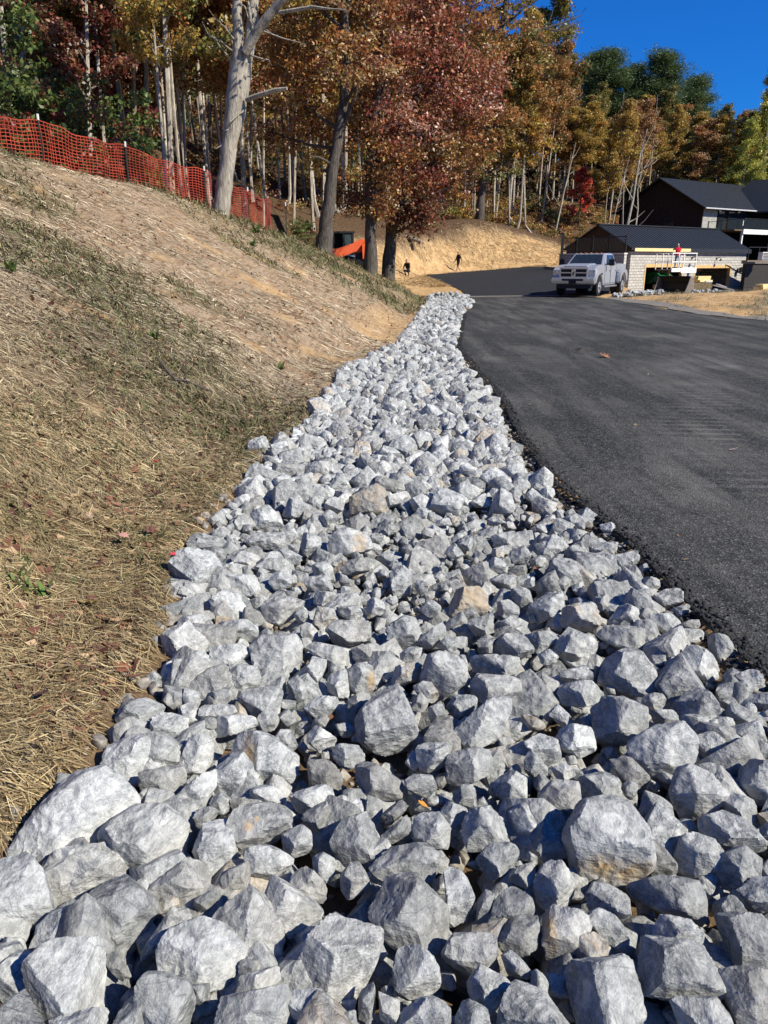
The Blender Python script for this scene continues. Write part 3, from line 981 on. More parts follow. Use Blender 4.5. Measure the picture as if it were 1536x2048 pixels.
rock_recs = []
def traced_rock(pts, tone, stain, seed):
    h = hull2([(round(a, 2), round(-b, 2)) for a, b in pts])            # counter-clockwise with y up
    h = [(a, -b) for a, b in h]
    A = cx = cy = 0.0
    for (x0, y0), (x1, y1) in zip(h, h[1:] + h[:1]):
        w = x0 * y1 - x1 * y0
        A += w / 2
        cx += (x0 + x1) * w
        cy += (y0 + y1) * w
    cx, cy, A = cx / (6 * A), cy / (6 * A), abs(A)
    P = at_z(cx, cy, 0.0)
    for _ in range(3):
        mpp = cam_depth(P) / F_PX
        rad = math.sqrt(A) * mpp / 2
        g = hz(P.x, P.y)
        P = at_z(cx, cy, max(g + 0.55 * rad, -0.05 + 0.25 * rad))
    mpp = cam_depth(P) / F_PX
    V = (Vector((0, 0, CAM_H)) - P).normalized()
    R = (Vector((1, 0, 0)) - V * V.x).normalized()
    U = V.cross(R)
    lr = random.Random(seed)
    nr_, ds_ = [], []
    for (x0, y0), (x1, y1) in zip(h, h[1:] + h[:1]):
        ex, ey = x1 - x0, -(y1 - y0)
        L = math.hypot(ex, ey)
        if L < 3: continue
        nx, ny = ey / L, -ex / L
        mx, my = (x0 + x1) / 2 - cx, -((y0 + y1) / 2 - cy)
        if nx * mx + ny * my < 0: nx, ny = -nx, -ny
        k = lr.uniform(-0.28, 0.42)
        q = math.sqrt(1 + k * k)
        nr_.append((nx / q, ny / q, k / q))
        ds_.append(max(0.15 * rad, (nx * mx + ny * my) * mpp) / q)
    dep = rad * lr.uniform(0.8, 1.05)
    a0 = lr.uniform(0, 6.28)
    m = lr.choice((2, 3, 3, 4))
    for j in range(m):
        a = a0 + 6.283 * j / m + lr.uniform(-.5, .5)
        t = lr.uniform(0.4, 1.1)
        nr_.append((math.sin(t) * math.cos(a), math.sin(t) * math.sin(a), math.cos(t)))
        ds_.append(dep * lr.uniform(0.62, 0.86))
    nr_.append((lr.uniform(-.25, .25), lr.uniform(-.1, .45), 1.0))
    ds_.append(dep * lr.uniform(0.72, 0.95))
    for j in range(4):
        a, t = 6.283 * j / 4 + lr.uniform(-.5, .5), lr.uniform(0.3, 0.9)
        nr_.append((math.sin(t) * math.cos(a), math.sin(t) * math.sin(a), -math.cos(t)))
        ds_.append(dep * lr.uniform(0.7, 0.95))
    for j in range(5):                                   # knocked-off corners
        a, t = lr.uniform(0, 6.283), lr.uniform(.9, 1.45) * lr.choice((1, 1, -1)) 
        n3 = Vector((math.sin(t) * math.cos(a), math.sin(t) * math.sin(a), abs(math.cos(t))))
        sup = max(n3.x * (x0 - cx) * mpp - n3.y * (y0 - cy) * mpp for x0, y0 in h) + n3.z * dep * .5
        nr_.append(n3[:])
        ds_.append(max(.3 * rad, sup * lr.uniform(.80, .93)))
    N = np.array(nr_)
    N /= np.linalg.norm(N, axis=1)[:, None]
    sub = 5 if A > 9000 else 4
    u, f = ICO[sub]
    r = facet_surface(u, N, np.array(ds_), seed * 0.37 + 1, warp=lr.uniform(.015, .04), rough=0.016, p=lr.choice((110, 160, 220))) * 1.09
    Lc = u * r[:, None]
    B = np.array([R[:], U[:], V[:]])
    W = Lc @ B
    c = np.zeros((len(u), 3))
    c[:, 0] = tone
    ln = Lc / rad
    if stain == 'b': c[:, 1] = np.clip(1.4 - np.hypot((ln[:, 0] - .15) / .85, (ln[:, 1] + .62) / .34), 0, 1)
    if stain == 'l': c[:, 1] = np.clip(1.3 - np.hypot((ln[:, 0] + .62) / .3, (ln[:, 1] - .0) / .95), 0, 1)
    if stain == 'r': c[:, 1] = np.clip(1.3 - np.hypot((ln[:, 0] - .75) / .4, (ln[:, 1] + .1) / .8), 0, 1) * .8
    if stain == 'f': c[:, 1] = 0.42 * np.clip(fbm(u * 2.2 + seed, 2) + .55, 0, 1)
    if stain == 'w': c[:, 1] = 0.62; c[:, 2] = 0.7
    if stain == 'm': c[:, 1] = np.maximum(np.clip(1.6 - np.hypot((ln[:, 0] + .42) / .17, (ln[:, 1] - .02) / .17), 0, 1), np.clip(1.5 - np.hypot((ln[:, 0] + .1) / .1, (ln[:, 1] - .3) / .1), 0, 1)) * 1.0
    c[:, 2] = np.maximum(c[:, 2], 0.25 * lr.random() ** 3)
    o = np_mesh('rock', W, f, M['rock'], smooth=True, col=c, loc=P)
    o.data.set_sharp_from_angle(angle=math.radians(24))
    w_, h_ = max(p[0] for p in pts) - min(p[0] for p in pts), max(p[1] for p in pts) - min(p[1] for p in pts)
    # direction of the long side in the picture
    q = np.array(h) - [cx, cy]
    ev, evec = np.linalg.eigh(q.T @ q)
    rock_recs.append(dict(o=o, x=cx, y=cy, A=A, rad=rad, asp=math.sqrt(ev[1] / max(ev[0], 1e-6)), ang=math.degrees(math.atan2(-evec[1, 1], evec[0, 1])) % 180, n=len(h), tone=tone, stain=stain, P=P))
    return o

for i, (pts, tone, st, nm) in enumerate(ROCKS):
    traced_rock(pts, tone if tone is not None else .55, st, i + 1)
    rock_recs[-1]['nm'] = nm

def label_rocks():
    rel8 = ['to the right of', 'above and right of', 'just above', 'above and left of', 'to the left of', 'below and left of', 'just below', 'below and right of']
    named = [r for r in rock_recs if r['nm']]
    used = set()
    for r in named:
        used.add(r['nm'])
    def short(nm): return nm
    for r in rock_recs:
        tag(r['o'], None, 'rock', 'loose grey rocks of the drainage strip')
        if r['nm']:
            r['o']['label'] = r['nm']
            continue
        size = 'small' if r['rad'] < .062 else 'medium' if r['rad'] < .095 else 'large'
        if r['asp'] > 1.75: shp = 'long' if 25 > r['ang'] or r['ang'] > 155 else 'upright' if 65 < r['ang'] < 115 else 'slanting'
        else: shp = 'blocky' if r['n'] <= 5 else 'rounded' if r['n'] >= 8 else 'angular'
        tone = 'pale' if r['tone'] >= .6 else 'dark grey' if r['tone'] < .4 else 'grey'
        near = sorted(named, key=lambda q: math.hypot(q['x'] - r['x'], q['y'] - r['y']))[:6]
        done = False
        for q in near:
            k = int(((math.degrees(math.atan2(q['y'] - r['y'], r['x'] - q['x'])) % 360) + 22.5) // 45) % 8
            lab = f"{size} {shp} {tone} rock {rel8[k]} the {q['nm']}"
            ws = lab.split()
            if len(ws) > 16:
                lab = f"{shp} {tone} rock {rel8[k]} the {q['nm']}"
                if len(lab.split()) > 16: continue
            if lab not in used:
                done = True
                break
        if not done: lab = f"{size} {shp} {tone} rock among the packed rocks of the strip"
        used.add(lab)
        r['o']['label'] = lab
label_rocks()

# ---- the rest of the strip: hundreds of smaller rocks farther up and underneath, one mass
def shard(seed, cuts, bevel):
    """a broken stone: a block cut by random planes, edges barely blunted; unit size"""
    g = random.Random(seed)
    bm = bmesh.new()
    bmesh.ops.create_cube(bm, size=1.9)
    bmesh.ops.scale(bm, vec=(g.uniform(.85, 1.1), g.uniform(.8, 1.05), g.uniform(.8, 1.0)), verts=bm.verts)
    for v in bm.verts: v.co += Vector((g.uniform(-.22, .22), g.uniform(-.22, .22), g.uniform(-.22, .22)))
    bmesh.ops.convex_hull(bm, input=bm.verts)
    for k in range(cuts):
        n = Vector((g.gauss(0, 1), g.gauss(0, 1), g.gauss(0, 1))).normalized()
        ext = max(v.co.dot(n) for v in bm.verts)
        d = ext * g.uniform(.62, .9)
        r = bmesh.ops.bisect_plane(bm, geom=bm.verts[:] + bm.edges[:] + bm.faces[:], plane_co=n * d, plane_no=n, clear_outer=True)
        pts = [v.co.copy() for v in bm.verts]                # close the cut: hull of what is left
        bm.clear()
        for q in pts: bm.verts.new(q)
        bmesh.ops.remove_doubles(bm, verts=bm.verts, dist=.004)
        hl = bmesh.ops.convex_hull(bm, input=bm.verts)
        bmesh.ops.delete(bm, geom=[v for v in bm.verts if not v.link_faces], context='VERTS')
    bmesh.ops.dissolve_limit(bm, angle_limit=.05, verts=bm.verts, edges=bm.edges)
    bmesh.ops.bevel(bm, geom=bm.edges[:], offset=bevel, segments=1, affect='EDGES', clamp_overlap=True)
    bmesh.ops.recalc_face_normals(bm, faces=bm.faces)
    bmesh.ops.triangulate(bm, faces=bm.faces)
    bm.verts.index_update()
    v = np.array([q.co[:] for q in bm.verts])
    f = np.array([[q.index for q in t.verts] for t in bm.faces])
    bm.free()
    return v / np.abs(v).max(), f
SHARDS = [shard(900 + k, 4 + k % 6, .05) for k in range(48)]
def rock_mass():
    protos = []
    for sub, cnt in ():
        ps = []
        for k in range(cnt):
            g = np.random.default_rng(500 + k + 100 * sub)
            n = g.normal(size=(int(g.integers(5, 9)), 3))
            n /= np.linalg.norm(n, axis=1)[:, None]
            n = np.r_[n, [[1, 0, 0], [-1, 0, 0], [0, 1, 0], [0, -1, 0], [0, 0, 1], [0, 0, -1]]]
            d = g.uniform(0.55, 1.0, len(n))
            u, f = ICO[sub]
            r = facet_surface(u, n, d, 900 + k, .03, .02, 90)
            ps.append(u * r[:, None])
        protos.append((ps, ICO[sub][1]))
    boxes = [(r['P'].x, r['P'].y, r['rad']) for r in rock_recs]
    V, Fc, C = [], [], []
    base = 0
    def put(x, y, z, s, lv, tone=None):
        nonlocal base
        v0, f = SHARDS[rnd.randrange(len(SHARDS))]
        v = v0 * np.array([rnd.uniform(.8, 1.35), rnd.uniform(.75, 1.1), rnd.uniform(.6, .9)]) * s
        m = np.array(Matrix.Rotation(rnd.uniform(0, 6.28), 3, 'Z') @ Matrix.Rotation(rnd.uniform(-1, 1), 3, 'X') @ Matrix.Rotation(rnd.uniform(-1, 1), 3, 'Y'))
        V.append(v @ m.T + [x, y, z])
        Fc.append(f + base)
        c = np.zeros((len(v), 3))
        c[:, 0] = tone if tone is not None else min(.85, max(.2, rnd.gauss(.60, .15)))
        if rnd.random() < .05: c[:, 1] = rnd.uniform(.2, .5)
        c[:, 2] = 0.3 * rnd.random() ** 3
        C.append(c)
        base += len(v)
    # far strip
    for lay, sp in ((0, .145), (1, .118), (2, .085)):
        y = 5.25 if lay == 1 else 1.0
        while y < (9.0 if lay == 2 else 37.4):
            s_row = sp * (1 + max(0, y - 12) * 0.006)
            xl = np.interp(y, [p[1] for p in ROCK_L], [p[0] for p in ROCK_L])
            xr = np.interp(y, [p[1] for p in ROCK_R], [p[0] for p in ROCK_R])
            x = xl + (0.12 if y < 6 else 0.14)
            while x < xr - (0.1 if y < 6 else 0.11):
                qx, qy = x + rnd.uniform(-.5, .5) * s_row, y + rnd.uniform(-.5, .5) * s_row
                s = s_row * rnd.choice((.36, .42, .48, .55, .62, .72, .95)) * (1.0 if lay else .95)
                if lay == 2:
                    edge = min(qx - xl, xr - qx)
                    s = rnd.choice((.018, .024, .03, .036, .045))
                    if rnd.random() < .8 and not any(math.hypot(b[0] - qx, b[1] - qy) < b[2] * .75 for b in boxes): put(qx, qy, hz(qx, qy) + (.05 + .07 * rnd.random()) * sstep(-.05, .5, edge) + s * .3, s, 0, tone=rnd.uniform(.35, .7))
                elif lay == 0 and y < 6.2:
                    z = hz(qx, qy) + s * .35
                    near = [b for b in boxes if abs(b[0] - qx) < .3 and abs(b[1] - qy) < .3]
                    if any(math.hypot(b[0] - qx, b[1] - qy) < b[2] * .5 for b in near): x += s_row; continue
                    put(qx, qy, min(z + .02, -0.05), s * .95, 1, tone=rnd.uniform(.3, .6))
                else:
                    edge = min(qx - xl, xr - qx)
                    z = hz(qx, qy) + (.05 if lay == 0 else .13 + .03 * rnd.random()) * sstep(.0, .6, edge) + s * .25
                    if not (lay == 1 and rnd.random() < .1): put(qx, qy, z, s, 1 if y < 13 else 0)
                x += s_row
            y += s_row * .86
    return np_mesh('rock_rubble', np.concatenate(V), np.concatenate(Fc), M['rock'], col=np.concatenate(C))
tag(rock_mass(), 'countless smaller grey rocks packed up the drainage strip', 'rubble', kind='stuff')

# ------------------------------------------------------------------ trees
PAL = {
    'red':    [(.24, .060, .042), (.30, .12, .070), (.17, .045, .032), (.30, .13, .055), (.20, .10, .045), (.42, .27, .20), (.12, .07, .035)],
    'rust':   [(.25, .085, .030), (.30, .14, .042), (.16, .055, .026), (.26, .17, .055), (.12, .045, .024), (.20, .14, .04), (.36, .26, .14)],
    'maroon': [(.12, .030, .022), (.17, .045, .030), (.09, .035, .022), (.20, .10, .05), (.07, .05, .02)],
    'brown':  [(.22, .12, .040), (.28, .17, .055), (.16, .09, .032), (.13, .11, .035), (.30, .13, .040)],
    'gold':   [(.38, .26, .055), (.30, .19, .045), (.22, .17, .045), (.16, .14, .040), (.34, .17, .040)],
    'olive':  [(.11, .12, .030), (.16, .14, .040), (.08, .09, .025), (.24, .18, .050), (.19, .10, .035)],
    'yellow': [(.40, .34, .065), (.30, .29, .060), (.22, .24, .055), (.17, .20, .050)],
    'pine':   [(.050, .080, .030), (.070, .10, .035), (.040, .062, .022), (.085, .11, .04)],
    'shrub':  [(.060, .085, .022), (.075, .105, .028), (.035, .06, .018), (.10, .12, .035)],
    'scarlet':[(.55, .085, .055), (.62, .13, .075), (.45, .06, .045), (.55, .20, .10)],
}
LEAF_GAIN = 1.5
def leaf_mesh(centers, radii, n_per, size, kind, g, flat=0.0, needle=False):
    """leaf-sized faces scattered round cluster centres"""
    m = len(centers)
    idx = np.repeat(np.arange(m), n_per)
    k = len(idx)
    off = g.normal(size=(k, 3))
    off *= (g.random(k) ** 0.5 / np.linalg.norm(off, axis=1))[:, None]
    off *= np.array([1, 1, 0.62])
    c = centers[idx] + off * radii[idx][:, None]
    nrm = g.normal(size=(k, 3)) + np.array([0, 0, 0.7 + flat])
    nrm /= np.linalg.norm(nrm, axis=1)[:, None]
    t = g.normal(size=(k, 3))
    t -= nrm * (t * nrm).sum(1)[:, None]
    t /= np.linalg.norm(t, axis=1)[:, None]
    b = np.cross(nrm, t)
    s = size * g.uniform(.6, 1.35, k)[:, None]
    wd = (0.16 if needle else 0.58)
    v = np.stack([c - t * s, c + b * s * wd, c + t * s - nrm * s * .25, c - b * s * wd], 1).reshape(-1, 3)
    f = np.arange(k * 4).reshape(k, 4)
    pal = np.array(PAL[kind])
    cl = g.integers(0, len(pal), m)
    pick = np.where(g.random(k) < .5, cl[idx], g.integers(0, len(pal), k))
    col = pal[pick] * g.uniform(.7, 1.35, (k, 1)) * g.uniform(.9, 1.1, (k, 3))
    return v, f, np.repeat(np.minimum(col * LEAF_GAIN, .8), 4, 0)

def skeleton(h, r0, lo, spread, g, lean=(0, 0), n_limb=16, fork=0.0, sub=3, bend=0.25, shift=(0, 0), nseg=9, sides=7, up=0.55):
    mb = MB()
    p = np.zeros(3)
    path, rad = [p.copy()], [r0 * 1.35]
    wob = g.normal(size=2) * bend
    for i in range(1, nseg + 1):
        t = i / nseg
        q = np.array([lean[0] * t + math.sin(t * 3.1 + wob[0] * 4) * wob[0], lean[1] * t + math.sin(t * 2.3 + wob[1] * 5) * wob[1], h * t])
        if i == 1 and h > 3: q[2] *= 0.5
        path.append(q)
        rad.append(r0 * (1 - 0.88 * t) + 0.008)
    mb.tube(path, rad, sides)
    P = np.array(path)
    tips, lw = [], []
    for j in range(n_limb):
        t = lo + (0.97 - lo) * (j + g.random() * .6) / n_limb
        s = np.array([np.interp(t * h, P[:, 2], P[:, a]) for a in range(3)])
        az = j * 2.4 + g.normal() * .4
        rel = (t - lo) / (1 - lo)
        L = spread * (0.35 + 0.65 * math.sin(min(1, rel * 0.9 + 0.28) * math.pi) ** .7) * g.uniform(.75, 1.2)
        el = g.uniform(.15, .6) + rel * .5
        d = np.array([math.cos(az) * math.cos(el), math.sin(az) * math.cos(el), math.sin(el)])
        d[:2] += np.array(shift) * .5 / max(L, 1)
        pts = [s]
        rr = r0 * (1 - .85 * t) * .5 + .006
        for k in range(1, 5):
            d = d + np.array([g.normal() * .13, g.normal() * .13, up * .12])
            d /= np.linalg.norm(d)
            pts.append(pts[-1] + d * L / 4)
        mb.tube(pts, [rr * (1 - .8 * k / 4) + .004 for k in range(5)], 5, cap=False)
        tips += [pts[2], pts[3], pts[4]]
        for k in range(sub):
            a = pts[int(g.integers(1, 4))]
            dd = d + g.normal(size=3) * .65
            dd /= np.linalg.norm(dd)
            l2 = L * g.uniform(.25, .5)
            m_, e_ = a + dd * l2 * .5 + g.normal(size=3) * .06 * l2, a + dd * l2
            mb.tube([a, m_, e_], [rr * .45 + .003, rr * .3 + .003, .004], 4, cap=False)
            tips += [m_, e_]
    return mb, np.array(tips), P

def proto_tree(kind, seed, h=20, r0=.15, lo=.42, spread=3.2, n_limb=18, leaves=60, size=.19, bark='bark_thin', clr=.85, pine=False, up=.55, loc=None, lean=(0, 0), sides=7, name='forest_tree', shift=(0, 0), sub=3, bend=.3):
    g = np.random.default_rng(seed)
    root = thing(name, None, None)
    mb, tips, P = skeleton(h, r0, lo, spread, g, lean=lean, n_limb=n_limb, up=-.1 if pine else up, shift=shift, sides=sides, sub=sub, bend=bend)
    mb.build('trunk', M[bark], root, smooth=True)
    if leaves:
        rd = clr * g.uniform(.55, 1.25, len(tips)) * (spread / 3.2)
        v, f, c = leaf_mesh(tips, rd, leaves, size, kind, g, needle=(kind == 'pine'))
        np_mesh('crown', v, f, M['leaf'], root, col=c)
    return root

def place(root, loc, rz=0.0, s=(1, 1, 1), label=None, cat='tree', group=None):
    root.location = loc
    root.rotation_euler = (0, 0, rz)
    root.scale = s
    return tag(root, label, cat, group)

# -- single trees of the near edge, each where the photo has it
def tree_at(bx, by, d, topy, **kw):
    b = at_d(bx, by, d)
    b.z = hz(b.x, b.y) - .12
    top = at_d(bx, topy, d)
    t = proto_tree(h=top.z - b.z, **kw)
    t.location = b
    return t

def forked_tree():
    g = np.random.default_rng(77)
    b = at_d(441, 418, 28)
    b.z = hz(b.x, b.y) - .1
    root = thing('forked_tree', 'large pale grey forked tree, nearly bare, standing at the orange fence', 'tree', b)
    mb = MB()
    def W(px, py, dd=0.0): return at_d(px, py, 28 + dd) - b
    mpp = 1 / F_PX * 29.5
    def stem(pts, sides=14):
        P, R = [], []
        for (x, y, w, *dd) in pts:
            P.append(W(x, y, dd[0] if dd else 0.0))
            R.append(w * mpp / 2)
        # refine with wobble so that the outline is not a perfect cone
        Q, S = [], []
        for i in range(len(P) - 1):
            for k in range(4):
                t = k / 4
                q = P[i].lerp(P[i + 1], t)
                if 0 < i + k: q += Vector((g.normal(), g.normal(), 0)) * R[i] * .05
                Q.append(q); S.append((R[i] * (1 - t) + R[i + 1] * t) * (1 + g.normal() * .03))
        Q.append(P[-1]); S.append(R[-1])
        mb.tube(Q, S, sides)
    stem([(436, 450, 38), (441, 424, 33), (446, 395, 29), (451, 350, 27), (461, 280, 27), (468, 215, 29), (474, 165, 31), (481, 122, 35)])
    stem([(476, 150, 20), (476, 95, 18), (475, 40, 17), (473, -30, 15), (458, -140, 12), (452, -260, 6)])
    stem([(486, 150, 22, .1), (497, 100, 20, .1), (504, 50, 19, .2), (510, -20, 16, .3), (540, -120, 12, .5), (556, -240, 6, .6)])
    stem([(490, 105, 14, -.2), (520, 55, 16, -.4), (545, 22, 15, -.6), (572, -10, 14, -.8), (620, -90, 10, -1), (660, -190, 6, -1)], 8)
    stem([(496, 120, 16, .1), (490, 175, 16, .1), (481, 230, 16, .1), (464, 290, 16, .05)], 10)
    stem([(492, 200, 9, -.1), (520, 190, 8, -.3), (552, 180, 7, -.5), (574, 177, 5, -.6)], 6)
    stem([(546, 27, 6, -.6), (590, 20, 6, -.8), (625, 14, 5, -1), (660, 18, 3, -1.2), (692, 20, 2, -1.4)], 6)
    stem([(500, 110, 6), (505, 60, 5), (497, 10, 4), (492, -40, 3)], 6)
    for (x0, y0, x1, y1) in [(476, 108, 400, 55), (474, 130, 410, 62), (483, 160, 458, 40), (520, 60, 610, 90), (495, 110, 545, 125), (470, 250, 440, 275), (462, 285, 430, 300), (560, 10, 600, -60), (505, 50, 470, -20), (545, 20, 640, -40), (480, 90, 420, 20), (508, 55, 560, 70), (492, 215, 455, 245)]:
        n = 5
        pts = []
        for k in range(n):
            t = k / (n - 1)
            pts.append(W(x0 + (x1 - x0) * t + g.normal() * 5 * t, y0 + (y1 - y0) * t + g.normal() * 5 * t, -.9 * t * g.random()))
        mb.tube(pts, [.032 - .006 * k for k in range(n)], 5)
    mb.build('trunk', M['bark_pale'], root, smooth=True)
    cs = np.array([W(g.uniform(430, 720), g.uniform(-260, -20), g.uniform(-2, 2)) for _ in range(60)])
    v, f, c = leaf_mesh(cs, g.uniform(.3, .8, 60), 22, .075, 'brown', g)
    np_mesh('crown', v, f, M['leaf'], root, col=c)
forked_tree()

def near_tree(name, label, stem_px, d, crowns, kind, seed, leaves, size, bark='bark_dark', limbs=()):
    """stem_px: (x, y, width px); crowns: (x, y, radius px, depth offset, clusters, kind)"""
    g = np.random.default_rng(seed)
    b = at_d(stem_px[0][0], stem_px[0][1], d)
    b.z = min(b.z, hz(b.x, b.y)) - .1
    root = thing(name, label, 'tree', b)
    mb = MB()
    def W(px, py, dd=0.0): return at_d(px, py, d + dd) - b
    P = [Vector((0, 0, 0))]
    R = [stem_px[0][2] * d / F_PX / 2 * 1.25]
    for (x, y, w) in stem_px[1:]:
        P.append(W(x, y)); R.append(w * d / F_PX / 2)
    Q, S = [], []
    for i in range(len(P) - 1):
        for k in range(4):
            t = k / 4
            Q.append(P[i].lerp(P[i + 1], t) + Vector((g.normal(), g.normal(), 0)) * R[i] * .06 * (i + k > 0)); S.append((R[i] * (1 - t) + R[i + 1] * t) * (1 + g.normal() * .03))
    Q.append(P[-1]); S.append(R[-1])
    mb.tube(Q, S, 12)
    cs, rs, kd = [], [], []
    for (x, y, r, dd, n, kk) in crowns:
        c0 = W(x, y, dd)
        rm = r * d / F_PX
        # limb from the stem towards the clump
        st = min(Q, key=lambda q: abs(q.z - (c0.z - rm * .9)) )
        mid = st.lerp(c0, .5) + Vector((0, 0, -.12 * rm))
        mb.tube([st, mid, c0], [.085, .06, .025], 6)
        for k in range(n):
            o = Vector(g.normal(size=3)).normalized() * rm * (g.random() ** .45)
            o.z *= .85
            q = c0 + o
            if k % 3 == 0:
                m_ = c0.lerp(q, .5) + Vector(g.normal(size=3)) * .1 * rm
                mb.tube([c0, m_, q], [.028, .018, .006], 4, cap=False)
            cs.append(q); rs.append(g.uniform(.35, 1.05)); kd.append(kk)
    for lp in limbs:
        pts = [W(x, y, dd) for (x, y, w, dd) in lp]
        mb.tube(pts, [w * d / F_PX / 2 for (x, y, w, dd) in lp], 6)
    mb.build('trunk', M[bark], root, smooth=True)
    cs, rs, kd = np.array(cs), np.array(rs), np.array(kd)
    vs_, fs_, co = [], [], []
    base = 0
    for kk in sorted(set(kd)):
        s = kd == kk
        v, f, c = leaf_mesh(cs[s], rs[s], leaves, size, kk, g)
        vs_.append(v); fs_.append(f + base); co.append(c)
        base += len(v)
    np_mesh('crown', np.concatenate(vs_), np.concatenate(fs_), M['leaf'], root, col=np.concatenate(co))
    return root

near_tree('oak_tree', 'rust-orange oak with a striped grey trunk beside the orange loader',
          [(646, 497, 29), (652, 450, 26), (659, 400, 24), (664, 350, 21), (676, 280, 19), (687, 200, 17), (693, 120, 15), (690, 40, 13), (686, -60, 12), (684, -160, 6)], 35,
          [(640, 250, 70, 1.5, 26, 'rust'), (590, 180, 70, .5, 26, 'rust'), (610, 80, 80, 1, 30, 'brown'), (720, 130, 70, -.8, 26, 'rust'), (700, 30, 90, .4, 34, 'rust'), (600, -40, 90, 0, 26, 'gold'), (720, -80, 100, 0, 30, 'rust'), (630, 320, 30, 1.4, 7, 'gold'), (560, 270, 45, 1.8, 12, 'rust'), (555, 110, 60, 2, 18, 'brown')],
          'rust', 5, 84, .078, limbs=[[(690, 250, 9, 0), (700, 215, 8, -.3), (712, 190, 6, -.5), (716, 140, 4, -.6)], [(664, 330, 6, 0), (640, 315, 4, -.6), (620, 312, 2, -1)]])
near_tree('maple_tree', 'tall dark-trunked tree with orange-red leaves just right of the loader',
          [(741, 528, 23), (741, 470, 21), (741, 400, 20), (744, 320, 21), (752, 220, 18), (760, 110, 14), (766, 0, 10), (770, -120, 5)], 37,
          [(760, 340, 62, -.4, 28, 'rust'), (800, 250, 80, -.5, 34, 'red'), (740, 230, 60, .6, 22, 'rust'), (780, 120, 90, -.2, 38, 'red'), (740, 20, 80, 0, 28, 'rust'), (830, 10, 90, .3, 34, 'red'), (780, -100, 110, 0, 34, 'red'), (700, 390, 30, .3, 8, 'maroon'), (765, 410, 34, -.4, 10, 'rust')],
          'red', 6, 90, .078, limbs=[])
near_tree('red_maple', 'red-leaved tree with a dark trunk and drooping maroon boughs over the clay bank',
          [(776, 540, 22), (781, 470, 20), (787, 400, 19), (800, 320, 17), (822, 230, 15), (848, 130, 12), (868, 20, 9), (880, -100, 5)], 39,
          [(870, 330, 70, -.6, 32, 'rust'), (930, 280, 70, .3, 30, 'rust'), (900, 210, 90, -.4, 42, 'red'), (960, 180, 70, .6, 28, 'red'), (890, 110, 95, -.3, 44, 'red'), (850, 30, 90, 0, 36, 'red'), (930, 20, 85, .4, 34, 'brown'), (880, -80, 110, 0, 36, 'red'), (835, 385, 55, -1, 24, 'maroon'), (850, 428, 38, -1.6, 16, 'maroon'), (800, 445, 28, -1, 9, 'maroon'), (970, 90, 60, .8, 20, 'brown'), (1000, 250, 40, 1, 12, 'brown'), (905, 370, 36, 0, 12, 'rust')],
          'red', 8, 90, .078, limbs=[[(790, 425, 8, 0), (825, 412, 8, -.8), (860, 395, 5, -1.4), (905, 372, 3, -2)], [(788, 395, 9, 0), (830, 360, 8, .2), (880, 320, 6, .4)]])
near_tree('leaning_oak', 'brown-olive tree whose bare twigs reach right against the blue sky',
          [(958, 452, 16), (962, 400, 14), (972, 300, 14), (985, 200, 13), (1000, 100, 11), (1012, 0, 9), (1020, -100, 5)], 79,
          [(1000, 250, 60, 0, 40, 'brown'), (1040, 200, 60, .4, 42, 'olive'), (1010, 130, 70, -.4, 46, 'brown'), (1060, 110, 48, 1, 30, 'olive'), (1000, 50, 60, 0, 36, 'brown'), (1060, 285, 55, -1, 30, 'gold'), (1025, 10, 40, .6, 18, 'olive'), (980, 330, 45, 0, 22, 'olive'), (1080, 160, 40, .4, 20, 'brown')],
          'brown', 9, 44, .15, bark='bark_dark',
          limbs=[[(985, 130, 6, 0), (1040, 75, 5, .3), (1085, 58, 4, .5), (1120, 48, 3, .6), (1160, 32, 1.5, .8), (1172, 15, 1, .9)], [(1085, 58, 3, .5), (1120, 62, 2.2, .5), (1145, 52, 1.5, .6), (1168, 40, 1, .6)], [(1000, 60, 4, 0), (1050, 15, 3, 0), (1090, -10, 2, 0), (1120, -30, 1, 0)], [(1085, 60, 2.5, .5), (1100, 40, 2, .5), (1108, 15, 1.2, .5), (1125, 0, .8, .5)], [(1050, 80, 2.4, .3), (1090, 92, 2, .4), (1120, 88, 1, .6)], [(1120, 48, 1.4, .6), (1128, 25, 1, .7), (1150, 8, .7, .7)]])

# small scarlet maple in front of the woods
def scarlet():
    b = ground_hit(1156, 452, 60, 140)
    d = b.y
    k = d / F_PX
    t = proto_tree('scarlet', 21, h=100 * k, r0=.09, lo=.18, spread=32 * k, n_limb=16, leaves=60, size=.11, clr=.62, bark='bark_dark', name='scarlet_maple')
    place(t, b - Vector((0, 0, .1)), label='small bright scarlet maple at the foot of the woods behind the pickup')
scarlet()

# -- prototypes for the woods and their copies
SPEC = {
    'rust':   dict(h=20, lo=.40, spread=3.4, leaves=86, size=.125),
    'maroon': dict(h=18, lo=.30, spread=3.2, leaves=74, size=.13),
    'brown':  dict(h=21, lo=.42, spread=3.4, leaves=88, size=.128),
    'gold':   dict(h=21, lo=.42, spread=3.3, leaves=88, size=.128),
    'olive':  dict(h=20, lo=.36, spread=3.5, leaves=90, size=.13),
    'yellow': dict(h=20, lo=.22, spread=3.4, leaves=86, size=.12),
    'pine':   dict(h=22, lo=.26, spread=3.9, leaves=170, size=.19, up=.45, n_limb=30, clr=1.35),
    'bare':   dict(h=16, lo=.45, spread=1.7, leaves=0, n_limb=10, size=.1),
}
def nice(kind): return {'rust': 'rust-orange', 'maroon': 'dark maroon', 'brown': 'brown-orange', 'gold': 'golden-brown', 'olive': 'olive-green', 'yellow': 'yellow-green', 'pine': 'dark green pine', 'bare': 'leafless'}[kind]
PROTO = {}
